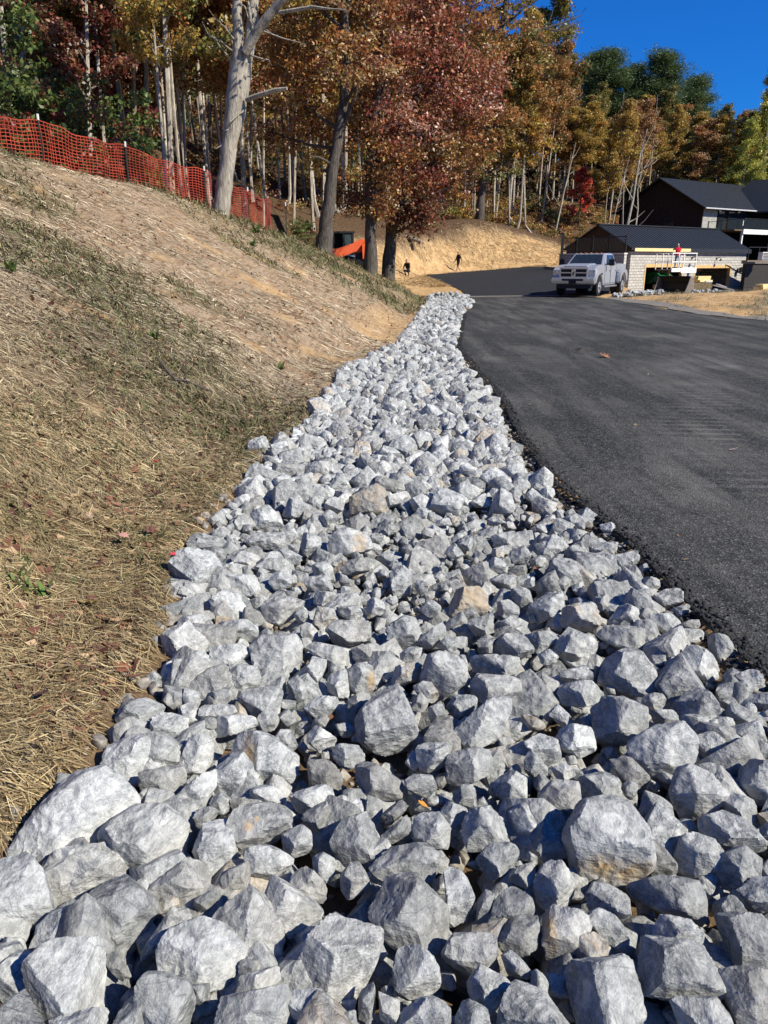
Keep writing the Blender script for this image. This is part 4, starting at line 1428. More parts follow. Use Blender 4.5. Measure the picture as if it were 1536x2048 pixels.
for k_, sp in SPEC.items():
    PROTO[k_] = [proto_tree('brown' if k_ == 'bare' else k_, 100 + 7 * i + len(k_) * 31, r0=[.13, .17, .11][i], bark='bark_thin' if k_ != 'pine' else 'bark_dark', name={'pine': 'pine_tree', 'bare': 'bare_tree'}.get(k_, 'forest_tree'), sides=6, **sp) for i in range(3)]
proto_used = {(k, i): False for k in PROTO for i in range(3)}
def woods_tree(kind, x, y, h, rz, label, group, wide=1.0):
    i = rnd.randrange(3)
    p = PROTO[kind][i]
    t = p if not proto_used[kind, i] else copy_tree(p)
    proto_used[kind, i] = True
    s = h / SPEC[kind]['h']
    place(t, (x, y, hz(x, y) - .15), rz, (s * wide, s * wide * rnd.uniform(.85, 1.15), s), label, 'tree', group)
    t.rotation_euler = (rnd.gauss(0, .035), rnd.gauss(0, .035), rz)
    return t

tree_spots = []
def zone_of(px, d):
    if px < 160: return 'at the far left behind the orange fence'
    if px < 430: return 'behind the orange fence left of the forked tree'
    if px < 640: return 'between the forked tree and the rust oak'
    if px < 800: return 'on the slope above the orange loader'
    if px < 960: return 'above the left end of the clay bank'
    if px < 1120: return 'above the right end of the clay bank'
    if px < 1300: return 'in the woods behind the garage'
    return 'in the woods behind the dark house'
# trees the photo shows singly: (base px, top y, distance, kind, label)
SINGLE = [
    (195, -260, 34, 'maroon', 'maroon-leaved tree with a grey trunk just behind the orange fence'),
    (1213, 98, 128, 'pine', 'broad dark pine leftmost on the skyline'),
    (1256, 134, 132, 'pine', 'shorter dark pine in the skyline dip'),
    (1312, 104, 128, 'pine', 'tallest round-topped pine on the right skyline'),
    (1376, 148, 132, 'pine', 'small lone pine at the right end of the skyline pines'),
    (1170, 108, 138, 'pine', 'dark pine partly hidden behind the brown-olive tree'),
    (1518, 120, 102, 'yellow', 'tall yellow poplar rising at the right edge above the dark house'),
    (1440, 205, 108, 'olive', 'dull dark olive oak behind the ridge of the dark house'),
    (1480, 235, 100, 'yellow', 'yellow-green tree just left of the tall yellow poplar'),
]
for (px, ty, d, kind, lab) in SINGLE:
    b = at_d(px, 400, d)
    h = at_d(px, ty, d).z - hz(b.x, d)
    woods_tree(kind, b.x, d, h, rnd.uniform(0, 6.28), lab, None, wide=1.0 if kind != 'pine' else 1.45)
    tree_spots.append((b.x, d))
# slim trunks that stand out along the top of the clay bank and behind the fence
SLIM = [(335, 30, 'gold', .9), (380, 45, 'brown', .8), (490, 42, 'rust', 1), (530, 48, 'brown', .9), (546, 44, 'rust', 1), (584, 55, 'gold', .8), (614, 60, 'gold', .9), (626, 62, 'brown', .8), (885, 84, 'olive', 1.2), (948, 86, 'brown', .9), (962, 88, 'gold', .8), (976, 92, 'brown', .8), (991, 82, 'olive', .9), (1020, 80, 'gold', .8), (1037, 79, 'brown', .8), (1066, 79, 'gold', .9), (1084, 90, 'brown', .8), (720, 76, 'brown', .8), (727, 84, 'bare', .8)]
for i, (px, d, kind, w) in enumerate(SLIM):
    b = at_d(px, 400, d)
    ty = -300 + rnd.uniform(-40, 40) if px < 640 else rnd.uniform(40, 160) if px > 930 else -60
    h = min(24, at_d(px, ty, d).z - hz(b.x, d))
    o = woods_tree(kind, b.x, d, h, rnd.uniform(0, 6.28), None, 'slim pale trunks at the front of the woods', wide=w)
    tree_spots.append((b.x, d))
    nth = sum(1 for q in SLIM if q[2] == kind and zone_of(q[0], 0) == zone_of(px, 0) and q[0] < px)
    o['label'] = f"{['', 'second ', 'third ', 'fourth '][min(nth, 3)]}slim pale-trunked {nice(kind)} tree from the left {zone_of(px, d)}"

def snag(base, top, d, w, label):
    b = at_d(*base, d)
    b.z = hz(b.x, b.y) - .1
    t = at_d(*top, d + 1.5) - b
    g = np.random.default_rng(int(base[0]))
    mb = MB()
    n = 7
    P = [t * (k / (n - 1)) + Vector((g.normal() * .08, g.normal() * .08, 0)) * (k > 0) for k in range(n)]
    mb.tube(P, [w * (1 - .72 * k / (n - 1)) for k in range(n)], 7)
    for k in (2, 3, 4, 4, 5):
        e = P[k] + Vector((g.uniform(-1.6, 1.8), g.uniform(-.5, .5), g.uniform(.8, 2.6)))
        mb.tube([P[k], P[k].lerp(e, .5) + Vector((0, 0, -.15)), e], [w * .4, w * .25, .012], 5)
    o = mb.build('bare_snag', M['bark_pale'], None, smooth=True, loc=b)
    tag(o, label, 'dead tree')
snag((1246, 446), (1291, 258), 76, .17, 'white leaning dead trunk rising behind the garage roof')
snag((1273, 446), (1284, 300), 80, .12, 'upright thin white dead trunk beside the leaning one')
snag((1110, 450), (1150, 285), 84, .10, 'bent bare sapling curving right near the scarlet maple')

# the woods
n_made = 0
tries = 0
labels_seen = {}
while n_made < 225 and tries < 14000:
    tries += 1
    px = rnd.uniform(-170, 1700)
    d = rnd.uniform(34, 150) if px < 650 else rnd.uniform(72, 150)
    if rnd.random() < .35: d = min(d, rnd.uniform(36, 90) if px < 600 else rnd.uniform(78, 100))
    b = at_d(px, 500, d)
    x = b.x
    cz = np.interp(x, [c[0] for c in sorted(CREST)], [c[1] for c in sorted(CREST)])
    if x < -3 and d < cz + 5: continue
    if x >= -9 and x < 19 and d < np.interp(x, [-9, -6.1, -3, -0.6, 0.9, 3.1, 4.8, 7.2, 9.8, 13.6, 15.9, 19], [60, 61, 63, 65, 67, 69, 72, 75, 77, 78, 79, 79]) + 1.5: continue
    if x < -2 and x > -7 and d < 58 and d > 41: continue
    if px > 1255 and d < 101 or 1105 < px < 1205 and d < 104: continue
    if x > 30 and d < 99 or x > 11 and d < 82: continue
    if any((x - q[0]) ** 2 + (d - q[1]) ** 2 < (1.7 + d * .006) ** 2 for q in tree_spots): continue
    r = rnd.random()
    if px < 140: kind = 'olive' if r < .45 else 'maroon' if r < .55 else 'pine' if r < .7 else 'brown' if r < .9 else 'gold'
    elif px < 320: kind = 'maroon' if r < .22 else 'olive' if r < .5 else 'brown' if r < .75 else 'rust' if r < .9 else 'gold'
    elif px < 480: kind = 'olive' if r < .3 else 'brown' if r < .55 else 'gold' if r < .82 else 'rust'
    elif px < 720: kind = 'rust' if r < .5 else 'gold' if r < .7 else 'brown' if r < .9 else 'maroon'
    elif px < 1000: kind = 'rust' if r < .4 else 'brown' if r < .75 else 'olive' if r < .9 else 'gold'
    elif px < 1130: kind = 'brown' if r < .35 else 'gold' if r < .65 else 'olive' if r < .9 else 'rust'
    elif px < 1390: kind = 'pine' if (d > 122 and r < .5) else 'brown' if r < .35 else 'gold' if r < .6 else 'olive' if r < .85 else 'bare' if r < .93 else 'rust'
    else: kind = 'yellow' if r < .45 else 'gold' if r < .75 else 'olive' if r < .9 else 'brown'
    g0 = hz(x, d)
    h = rnd.uniform(17, 24)
    if px > 1090:
        lim = np.interp(px, [1090, 1140, 1200, 1260, 1310, 1370, 1400, 1480, 1700], [60, 140, 140, 165, 150, 185, 215, 205, 150])
        ty = lim + rnd.uniform(5, 120) * (0.5 if d > 115 else 1.6)
        h = at_d(px, ty, d).z - g0
        h = min(h, 25)
        if h < 7: continue
    elif px > 850:
        h = min(h, at_d(px, rnd.uniform(-60, 90), d).z - g0)
    tree_spots.append((x, d))
    row = 'in the front row' if d < 62 else 'in the middle rows' if d < 100 else 'far back'
    lab = f"{nice(kind)} {'tree ' if kind != 'pine' else ''}{row} {zone_of(px, d)}"
    if kind == 'bare': lab = f"leafless grey tree {row} {zone_of(px, d)}"
    woods_tree(kind, x, d, h, rnd.uniform(0, 6.28), lab, f"trees of the autumn woods {zone_of(px, d)}")
    n_made += 1
# the hillside behind the garage and the house is closed by a continuous canopy below the skyline pines
n_hill = 0
tries = 0
while n_hill < 52 and tries < 4000:
    tries += 1
    px = rnd.uniform(1090, 1640)
    d = rnd.uniform(103, 134)
    b = at_d(px, 500, d)
    if any((b.x - q[0]) ** 2 + (d - q[1]) ** 2 < 1.7 ** 2 for q in tree_spots): continue
    lim = np.interp(px, [1090, 1140, 1200, 1260, 1310, 1370, 1400, 1480, 1700], [120, 190, 175, 190, 185, 215, 225, 215, 170])
    h = at_d(px, lim + rnd.uniform(0, 90), d).z - hz(b.x, d)
    if not 6 < h < 26: continue
    r = rnd.random()
    kind = ('gold' if r < .35 else 'brown' if r < .6 else 'olive' if r < .88 else 'rust') if px < 1400 else ('yellow' if r < .4 else 'gold' if r < .7 else 'olive')
    tree_spots.append((b.x, d))
    woods_tree(kind, b.x, d, h, rnd.uniform(0, 6.28), f"{nice(kind)} tree in the canopy below the skyline {zone_of(px, d)}", f"trees of the autumn woods {zone_of(px, d)}", wide=rnd.uniform(1.3, 1.8))
    n_hill += 1
ORD = ['leftmost', 'second', 'third', 'fourth', 'fifth', 'sixth', 'seventh', 'eighth', 'ninth', 'tenth', 'eleventh', 'twelfth', 'thirteenth', 'fourteenth', 'fifteenth']
alike = {}
for o in bpy.data.objects:
    if o.parent is None and o.get('group', '').startswith('trees of the autumn woods'): alike.setdefault(o['label'], []).append(o)
for lab, os_ in alike.items():
    if len(os_) < 2: continue
    os_.sort(key=lambda o: o.location.x / o.location.y)
    for k, o in enumerate(os_):
        w = lab.replace(' in the canopy below the skyline in the woods', ' below the skyline')
        for q_, r_ in ((' in the canopy below the skyline', ' below skyline'), ('behind the orange fence left of the forked tree', 'behind fence left of forked tree'), ('between the forked tree and the rust oak', 'between forked tree and rust oak'), ('at the far left behind the orange fence', 'at far left behind fence'), ('above the right end', 'above right end'), ('above the left end', 'above left end'), ('on the slope above the', 'on slope above the'), ('in the front row', 'in front row'), ('in the woods behind', 'behind'), ('of the clay bank', 'of clay bank'), ('in the middle rows', 'in middle rows')): w = w.replace(q_, r_)
        o['label'] = f"leftmost {w}" if k == 0 else f"{ORD[min(k, 14)]} from left, {w}"
for (k_, i_), used_ in proto_used.items():           # a kind never used leaves no stray tree behind
    if not used_:
        for ch in [x for x in bpy.data.objects if x.parent == PROTO[k_][i_]]: bpy.data.objects.remove(ch)
        bpy.data.objects.remove(PROTO[k_][i_])

# far wooded ridge behind, one mass of crowns
def far_woods():
    g = np.random.default_rng(5)
    cs, ks = [], []
    for _ in range(3800):
        px, d = g.uniform(-400, 1950), g.uniform(132, 225)
        x = (px - 768) / 1600 * d
        z = hz(x, d)
        top = 24 if px < 950 else np.interp(px, [950, 1100, 1200, 1700], [22, 14, 11, 11])
        cs.append((x, d, z + g.uniform(0.5, top)))
        ks.append(('olive', 'brown', 'gold', 'pine', 'maroon')[g.integers(0, 5)] if px < 1130 else ('pine', 'olive', 'pine', 'gold', 'brown')[g.integers(0, 5)])
    cs, ks = np.array(cs), np.array(ks)
    V, Fc, C, b = [], [], [], 0
    for k in sorted(set(ks)):
        s = ks == k
        v, f, c = leaf_mesh(cs[s], g.uniform(1.5, 3.2, s.sum()), 70, .34, k, g)
        V.append(v); Fc.append(f + b); C.append(c); b += len(v)
    return np_mesh('far_woods', np.concatenate(V), np.concatenate(Fc), M['leaf'], col=np.concatenate(C))
tag(far_woods(), 'far wooded ridge behind the single trees', 'woods', kind='stuff')

def undergrowth():
    g = np.random.default_rng(15)
    groups = {}
    def put(x, y, z, r, k): groups.setdefault(k, []).append((x, y, z, r))
    for _ in range(1500):
        px, d = g.uniform(-120, 1600), g.uniform(33, 125)
        x = (px - 768) / 1620 * d
        cz = np.interp(x, [c[0] for c in sorted(CREST)], [c[1] for c in sorted(CREST)])
        if x < -3 and d < cz + 3.5: continue
        if x >= -9 and d < np.interp(x, [-9, -6.1, -3, -0.6, 0.9, 3.1, 4.8, 7.2, 9.8, 13.6, 15.9, 19], [60, 61, 63, 65, 67, 69, 72, 75, 77, 78, 79, 79]) + 2: continue
        if -9 < x < -2 and d < 60: continue
        if x > 12 and d < 82 or x > 30 and d < 97: continue
        k = ('brown', 'maroon', 'rust', 'brown', 'olive')[g.integers(0, 5)]
        if x > -10 and g.random() < .35: continue
        r = g.uniform(.3, .9)
        put(x, d, hz(x, d) + r * g.uniform(.2, 1.6), r, k)
    for (pxa, pxb, da, db, n, ztop) in [(-60, 320, 30, 44, 420, 4.2), (-60, 130, 28, 60, 260, 7), (255, 330, 31, 38, 60, 1.6), (1050, 1110, 92, 98, 26, 2.2), (840, 900, 76, 84, 24, 1.6), (590, 640, 45, 50, 26, 2.0)]:
        for _ in range(n):
            px, d = g.uniform(pxa, pxb), g.uniform(da, db)
            x = (px - 768) / 1640 * d
            cz = np.interp(x, [c[0] for c in sorted(CREST)], [c[1] for c in sorted(CREST)])
            if d < cz + 3: continue
            put(x, d, hz(x, d) + g.uniform(.1, ztop), g.uniform(.35, .9), 'shrub' if g.random() < .8 else 'maroon')
    for _ in range(900):
        px, d = g.uniform(840, 1330), g.uniform(75, 108)
        x = (px - 768) / 1620 * d
        if d < np.interp(x, [3.1, 4.8, 7.2, 9.8, 13.6, 15.9, 19], [69, 72, 75, 77, 78, 79, 80]) + 1.5: continue
        r = g.uniform(.25, .7)
        put(x, d, hz(x, d) + r * g.uniform(.1, 1.5), r, ('brown', 'maroon', 'olive', 'brown', 'gold')[g.integers(0, 5)])
    V, Fc, C, b = [], [], [], 0
    for k, q in sorted(groups.items()):
        q = np.array(q)
        v, f, c = leaf_mesh(q[:, :3], q[:, 3], 60, .10, k, g)
        V.append(v); Fc.append(f + b); C.append(c); b += len(v)
    return np_mesh('undergrowth', np.concatenate(V), np.concatenate(Fc), M['leaf'], col=np.concatenate(C))
tag(undergrowth(), 'brown and green undergrowth on the forest floor', 'undergrowth', kind='stuff')

def fallen_log(a, b_, d0, d1, w, label, cat='log'):
    p, q = at_d(*a, d0), at_d(*b_, d1)
    p.z, q.z = max(p.z, hz(p.x, p.y) + w * .6), max(q.z, hz(q.x, q.y) + w * .6)
    mb = MB()
    n = 6
    pts = []
    for k in range(n):
        r = p.lerp(q, k / (n - 1))
        pts.append(r - p + Vector((0, rnd.uniform(-.05, .05), rnd.uniform(-.04, .04))))
    mb.tube(pts, [w * (1 - .3 * k / (n - 1)) for k in range(n)], 8)
    tag(mb.build('fallen_log', M['bark_pale'], None, smooth=True, loc=p), label, cat)
fallen_log((673, 430), (843, 484), 76, 67, .20, 'long pale fallen log lying on the slope above the clay bank')
fallen_log((668, 438), (722, 452), 74, 72, .12, 'shorter fallen log just below the long pale one')
fallen_log((905, 442), (985, 441), 82, 81, .10, 'thin fallen log along the top of the clay bank')

# ------------------------------------------------------------------ more materials
def mat_blocks():
    m = NT('split_face_block', 0.92, 0.15)
    tc = m.n('TexCoord').outputs['Object']
    s = m.n('SeparateXYZ'); m.l(tc, s.inputs[0])
    c = m.n('CombineXYZ')
    m.l(m.math('ADD', s.outputs[0], s.outputs[1]), c.inputs[0]); m.l(s.outputs[2], c.inputs[1])
    b = m.n('TexBrick')
    m.l(c.outputs[0], b.inputs['Vector'])
    b.inputs['Color1'].default_value = (.58, .55, .49, 1)
    b.inputs['Color2'].default_value = (.46, .435, .385, 1)
    b.inputs['Mortar'].default_value = (.20, .19, .17, 1)
    b.inputs['Scale'].default_value = 1.0
    b.inputs['Brick Width'].default_value = .41
    b.inputs['Row Height'].default_value = .205
    b.inputs['Mortar Size'].default_value = .014
    b.inputs['Bias'].default_value = 0.0
    n = m.noise(m.pos(world=False), 7, 6, .7)
    m.color(m.mix(m.ramp(n, [(.3, .35), (.6, 0.0)]), b.outputs['Color'], (.24, .22, .19)))
    h = m.math('ADD', m.math('MULTIPLY', b.outputs['Fac'], -.6), m.math('MULTIPLY', m.noise(m.pos(world=False), 14, 6, .7), .8))
    m.bump(h, .9, .04)
    return m.m
def mat_boards(name, c, gap=.2, axis=2, rough=.75):
    m = NT(name, rough, .25)
    tc = m.n('TexCoord').outputs['Object']
    s = m.n('SeparateXYZ'); m.l(tc, s.inputs[0])
    src = s.outputs[2] if axis == 2 else m.math('ADD', s.outputs[0], s.outputs[1])
    fr = m.math('FRACT', m.math('DIVIDE', src, gap))
    n = m.noise(m.pos((1, 1, 1), world=False), 3.0, 5, .6)
    base = m.ramp(n, [(.3, tuple(x * .75 for x in c)), (.7, tuple(min(1, x * 1.2) for x in c))])
    m.color(m.mix(m.ramp(fr, [(0.0, .75), (.10, 0.0)]), base, tuple(x * .3 for x in c)))
    m.bump(fr, .7, .02)
    return m.m
def mat_paint(name, c, rough=.35, metal=0.0, coat=.5):
    m = NT(name, rough, .5, metal)
    n = m.noise(m.pos(world=False), 2.5, 5, .6)
    m.color(m.ramp(n, [(.3, tuple(x * .86 for x in c)), (.7, tuple(min(1, x * 1.06) for x in c))]))
    m.b.inputs['Coat Weight'].default_value = coat
    m.rough(m.ramp(m.noise(m.pos(world=False), 9, 4), [(.3, rough * .8), (.7, min(1, rough * 1.3))]))
    return m.m
M['blocks'] = mat_blocks()
M['roof'] = mat_paint('dark_metal_roof', (.013, .016, .021), .55, .0, .03)
M['brown_siding'] = mat_boards('brown_siding', (.070, .034, .019), .28, 0)
M['dark_siding'] = mat_boards('dark_siding', (.030, .020, .016), .28, 0)
M['black_siding'] = mat_boards('black_siding', (.012, .012, .013), .25, 2)
M['lap_siding'] = mat_boards('grey_lap_siding', (.36, .35, .31), .2, 2)
M['pine_wood'] = plain('new_lumber', (.62, .40, .17), .75, .2, var=.2, scale=5)
M['yellow_wood'] = plain('yellow_lumber', (.74, .60, .28), .75, .2, var=.15, scale=4)
M['old_wood'] = plain('weathered_wood', (.15, .115, .065), .85, .2, var=.3, scale=5)
M['dark'] = plain('dark_interior', (.014, .012, .011), .9, .1)
M['stud'] = mat_boards('stud_wall', (.10, .055, .028), .4, 0)
M['black_metal'] = plain('black_metal', (.016, .016, .017), .5, .4)
M['white_paint'] = plain('white_paint', (.78, .76, .70), .55, .4, var=.1)
M['silver'] = plain('silver_paint', (.36, .375, .40), .30, .5, .25, var=.04, scale=1.5)
M['chrome'] = plain('chrome', (.60, .61, .63), .28, .5, .75, var=.06)
M['glass'] = plain('dark_glass', (.018, .024, .030), .07, .6, var=.2)
M['rubber'] = plain('tyre_rubber', (.018, .018, .018), .85, .2)
M['plastic'] = plain('black_plastic', (.018, .018, .02), .55, .35)
M['orange'] = mat_paint('orange_paint', (.80, .13, .035), .4, 0, .4)
M['green'] = mat_paint('green_paint', (.02, .22, .07), .4, 0, .4)
M['lamp_glass'] = plain('headlamp_lens', (.5, .52, .55), .1, .6, .2, var=.3, scale=25)
M['amber'] = plain('amber_lens', (.7, .22, .03), .3, .5)
M['steel'] = plain('worn_steel', (.20, .165, .13), .6, .4, .3, var=.4, scale=8)
M['bucket'] = plain('shaded_bucket_steel', (.02, .02, .021), .6, .4, var=.4, scale=6)  # near-black puts the shaded side of the shell into its colour
M['fence'] = plain('orange_netting', (.32, .048, .028), .75, .1, var=.45, scale=1.4)
M['post'] = plain('dark_steel_post', (.035, .04, .035), .7, .3)
M['stone_wall'] = plain('dark_stone', (.05, .045, .042), .9, .2, var=.5, scale=9, bump=.5)
M['cloth'] = mat_attr('cloth_and_skin', .85, .15)

# ------------------------------------------------------------------ orange safety fence along the crest
def fence():
    pp = [(-150, 200, 19.3, 250), (75, 229, 22.3, 322), (250, 284, 25.2, 366), (408, 333, 27.6, 411), (495, 375, 30.4, 446), (571, 405, 33.2, 474)]
    posts = []
    for px, ty, d, by in pp:
        t = at_d(px, ty, d)
        b = Vector((t.x, t.y, hz(t.x, t.y)))
        posts.append((b, t))
    root = thing('safety_fence', 'sagging orange plastic mesh safety fence on thin steel posts along the top of the bank', 'fence', posts[0][0])
    o0 = posts[0][0]
    for b, t in posts:
        mb = MB()
        mb.bar(b - o0 - Vector((0, 0, .25)), t - o0, .045, .03)
        p = mb.build('post', M['post'], root)
        mb = MB()
        mb.bar(t - o0 - Vector((0, 0, .13)), t - o0 + Vector((0, 0, .015)), .052, .038)
        mb.build('post_cap', M['white_paint'], p)
    for i in range(len(posts) - 1):
        (b0, t0), (b1, t1) = posts[i], posts[i + 1]
        if i == len(posts) - 2:                               # the netting stops short of the last post
            b1, t1 = b0.lerp(b1, .62), t0.lerp(t1, .62)
        L = (b1 - b0).length
        nv, nh = int(L / .125), 14
        H = 1.18
        def S(u, v):
            g = b0.lerp(b1, u)
            g.z = hz(g.x, g.y) + .02
            sag = .10 * math.sin(math.pi * u) + .03 * math.sin(u * 17 + i)
            top = (t0.lerp(t1, u).z - .10) - sag
            top = min(top, g.z + H + .12)
            q = Vector((g.x, g.y, g.z + (top - g.z) * v))
            nrm = Vector((b1.y - b0.y, -(b1.x - b0.x), 0)).normalized()
            return q + nrm * (.07 * math.sin(u * 9 + i * 2) * math.sin(v * 3) + .03 * math.sin(u * 31)) - o0
        V, Fc = [], []
        def ribbon(pts, w, horiz):
            base = len(V)
            for p in pts:
                dv = Vector((0, 0, w / 2)) if horiz else Vector(((b1 - b0).x, (b1 - b0).y, 0)).normalized() * (w / 2)
                V.extend([p - dv, p + dv])
            for k in range(len(pts) - 1):
                Fc.append((base + 2 * k, base + 2 * k + 2, base + 2 * k + 3, base + 2 * k + 1))
        for r in range(nh + 1):
            ribbon([S(k / 20, r / nh) for k in range(21)], .026 if r in (0, nh) else .018, True)
        for c in range(nv + 1):
            ribbon([S(c / nv, k / 7) for k in range(8)], .018, False)
        np_mesh('mesh_panel', np.array([v[:] for v in V]), np.array(Fc), M['fence'], root)
fence()
for k, (px, by, d, hh, lab) in enumerate([(632, 492, 36, 46, 'lone thin dark steel post standing left of the rust oak')]):
    b = at_d(px, by, d)
    b.z = hz(b.x, b.y)
    mb = MB()
    mb.bar((0, 0, -.2), (0.03, 0, hh * d / F_PX), .045, .03)
    tag(mb.build('fence_post', M['post'], None, loc=b), lab, 'post')
# bare utility-like stub beside the loader
b = at_d(663, 512, 37.5); b.z = hz(b.x, b.y)

# ------------------------------------------------------------------ garage, retaining wall, house
TH = math.radians(35)
UX, UY = math.cos(TH), math.sin(TH)
def solve_len(o, ux, uy, px):
    k = None
    lo, hi = 0.0, 60.0
    for _ in range(60):
        m = (lo + hi) / 2
        p = to_px(o.x + ux * m, o.y + uy * m, o.z)[0]
        if p < px: lo = m
        else: hi = m
    return lo
GA = at_d(1257, 560, 60)
GA.z = -0.75
GL = solve_len(Vector((GA.x, GA.y, 1)), UX, UY, 1489)
def gu(px, z=1.0): return solve_len(Vector((GA.x, GA.y, z)), UX, UY, px)
def gz(px, py):                                     # local height on the front wall under a photo pixel
    u = gu(px)
    return at_d(px, py, GA.y + UY * u).z - GA.z
def garage():
    root = thing('garage', 'pale block garage with a dark metal roof and two open framed bays', 'garage', GA, TH)
    W = 6.3
    H = gz(1270, 503)
    a0, a1 = gu(1289), gu(1366)
    b0, b1 = gu(1389), gu(1462)
    dh = gz(1330, 528)
    dh2 = gz(1425, 530)
    rise = 1.62
    print('GARAGE', GL, H, a0, a1, b0, b1, dh, dh2)
    t = .22
    mb = MB()
    mb.box(0, a0, 0, t, -.6, H); mb.box(a1, b0, 0, t, -.6, H); mb.box(b1, GL, 0, t, -.6, H)
    mb.box(a0, a1, 0, t, dh, H); mb.box(b0, b1, 0, t, dh2, H)
    mb.box(0, t, t, W, -.6, H); mb.box(GL - t, GL, t, W, -.6, H); mb.box(t, GL - t, W - t, W, -.6, H)
    mb.build('block_wall', M['blocks'], root)
    for x in (-.02, GL - .04):
        mb = MB()
        mb.prism([(0.0, H + .002), (W, H + .002), (W, H + .33), (W / 2, H + rise + .30), (0, H + .33)], x, x + .06, 'x')
        mb.build('gable', M['brown_siding'], root)
    # brown boards over the block of the shaded end wall
    mb = MB(); mb.box(-.035, -.004, .3, W, 1.5, H); mb.build('gable_cladding', M['brown_siding'], root)
    mb = MB(); mb.box(t + .02, GL - t - .02, W - t - .12, W - t - .02, -.6, H - .05); mb.build('stud_wall', M['stud'], root)
    mb = MB(); mb.box(t, GL - t, t, W - .4, -.62, -.2); mb.build('floor_slab', M['steel'], root)
    ov, ot = .22, .12
    for s in (0, 1):
        mb = MB()
        sl = rise / (W / 2)
        if s == 0: y0, z0, y1, z1 = -ov, H + .24, W / 2, H + .24 + (W / 2 + ov) * sl
        else: y0, z0, y1, z1 = W + ov, H + .24, W / 2 + .003, H + .237 + (W / 2 + ov) * sl
        mb.add([(-ov, y0, z0), (GL + ov, y0, z0), (GL + ov, y1, z1), (-ov, y1, z1), (-ov, y0, z0 - ot), (GL + ov, y0, z0 - ot), (GL + ov, y1, z1 - ot), (-ov, y1, z1 - ot)],
               [(0, 1, 2, 3), (7, 6, 5, 4), (0, 4, 5, 1), (1, 5, 6, 2), (2, 6, 7, 3), (3, 7, 4, 0)])
        x = -ov + .15
        while x < GL + ov:
            mb.bar((x, y0, z0 + .012), (x, y1, z1 + .012), .035, .05)
            x += .40
        mb.build('roof', M['roof'], root)
    mb = MB(); mb.bar((-ov, W / 2, H + .27 + rise + ov * rise / (W / 2)), (GL + ov, W / 2, H + .27 + rise + ov * rise / (W / 2)), .34, .07); mb.build('ridge_cap', M['roof'], root)
    f0, f1 = gu(1262), gu(1371)
    zf = H + .14
    mb = MB(); mb.box(f0 - .1, f1, -ov - .06, -ov - .012, zf - .13, zf + .10); mb.build('fascia_board', M['yellow_wood'], root)
    mb = MB(); mb.box(f1 + .01, GL + ov, -ov - .06, -ov - .012, zf - .20, zf + .10); mb.build('fascia', M['roof'], root)
    mb = MB(); mb.box(-.3, GL + ov, -ov, -.01, zf - .05, zf - .02); mb.build('soffit', M['black_metal'], root)
    for (x0, x1, h) in ((a0, a1, dh), (b0, b1, dh2)):
        fr = MB()
        fr.box(x0 + .003, x1 - .003, -.03, t + .02, h - .24, h - .003)
        fr.box(x0 + .003, x0 + .13, -.025, t + .02, -.5, h - .243)
        fr.box(x1 - .13, x1 - .003, -.025, t + .02, -.5, h - .243)
        fr.build('door_frame', M['pine_wood'], root)
    # inner partition and a grey door leaf seen through the right bay
    mb = MB(); mb.box(b0 + 2.6, b1 - .5, 2.6, 2.7, -.2, 1.55); mb.build('inner_door', plain('grey_door', (.20, .21, .21), .6, .3), root)
    mb = MB(); mb.box(b0 + 2.4, b0 + 2.55, 2.5, 2.75, -.2, 1.8); mb.box(b0 + 2.4, b1 - .4, 2.5, 2.75, 1.58, 1.8); mb.build('inner_frame', M['pine_wood'], root)
    mb = MB(); mb.box(a0 + .3, a0 + 3.0, 2.4, 2.5, -.2, dh - .4); mb.build('inner_panel', M['dark'], root)
    # wall lamps throw long shadows on the block
    for px in (1380, 1475):
        x, z = gu(px), gz(px, 541)
        mb = MB()
        mb.box(x - .11, x + .11, -.05, -.005, z - .16, z + .16)
        mb.bar((x, -.05, z + .10), (x, -.34, z + .20), .05)
        mb.prism([(x - .16, z + .20), (x + .16, z + .20), (x + .10, z - .14), (x - .10, z - .14)], -.44, -.22, 'y')
        mb.tube([(x, -.33, z + .2), (x, -.33, z + .27), (x, -.33, z + .30)], [.17, .08, .02], 8)
        mb.build('wall_lamp', M['black_metal'], root)
    for px, py in ((1381, 516), (1430, 517)):
        x, z = gu(px), gz(px, py)
        mb = MB()
        mb.tube([(x, -.004, z), (x, -.05, z)], [.09, .09], 10)
        mb.tube([(x, -.05, z), (x + .05, -.18, z + .10), (x, -.36, z + .06), (x, -.42, z - .06)], [.025, .025, .025, .02], 6)
        mb.tube([(x, -.42, z - .03), (x, -.42, z - .18)], [.04, .15], 10)
        mb.build('gooseneck_lamp', M['black_metal'], root)
    return H
GH = garage()
def gw(u, v, z=0.0): return Vector((GA.x + UX * u - UY * v, GA.y + UY * u + UX * v, GA.z + z))

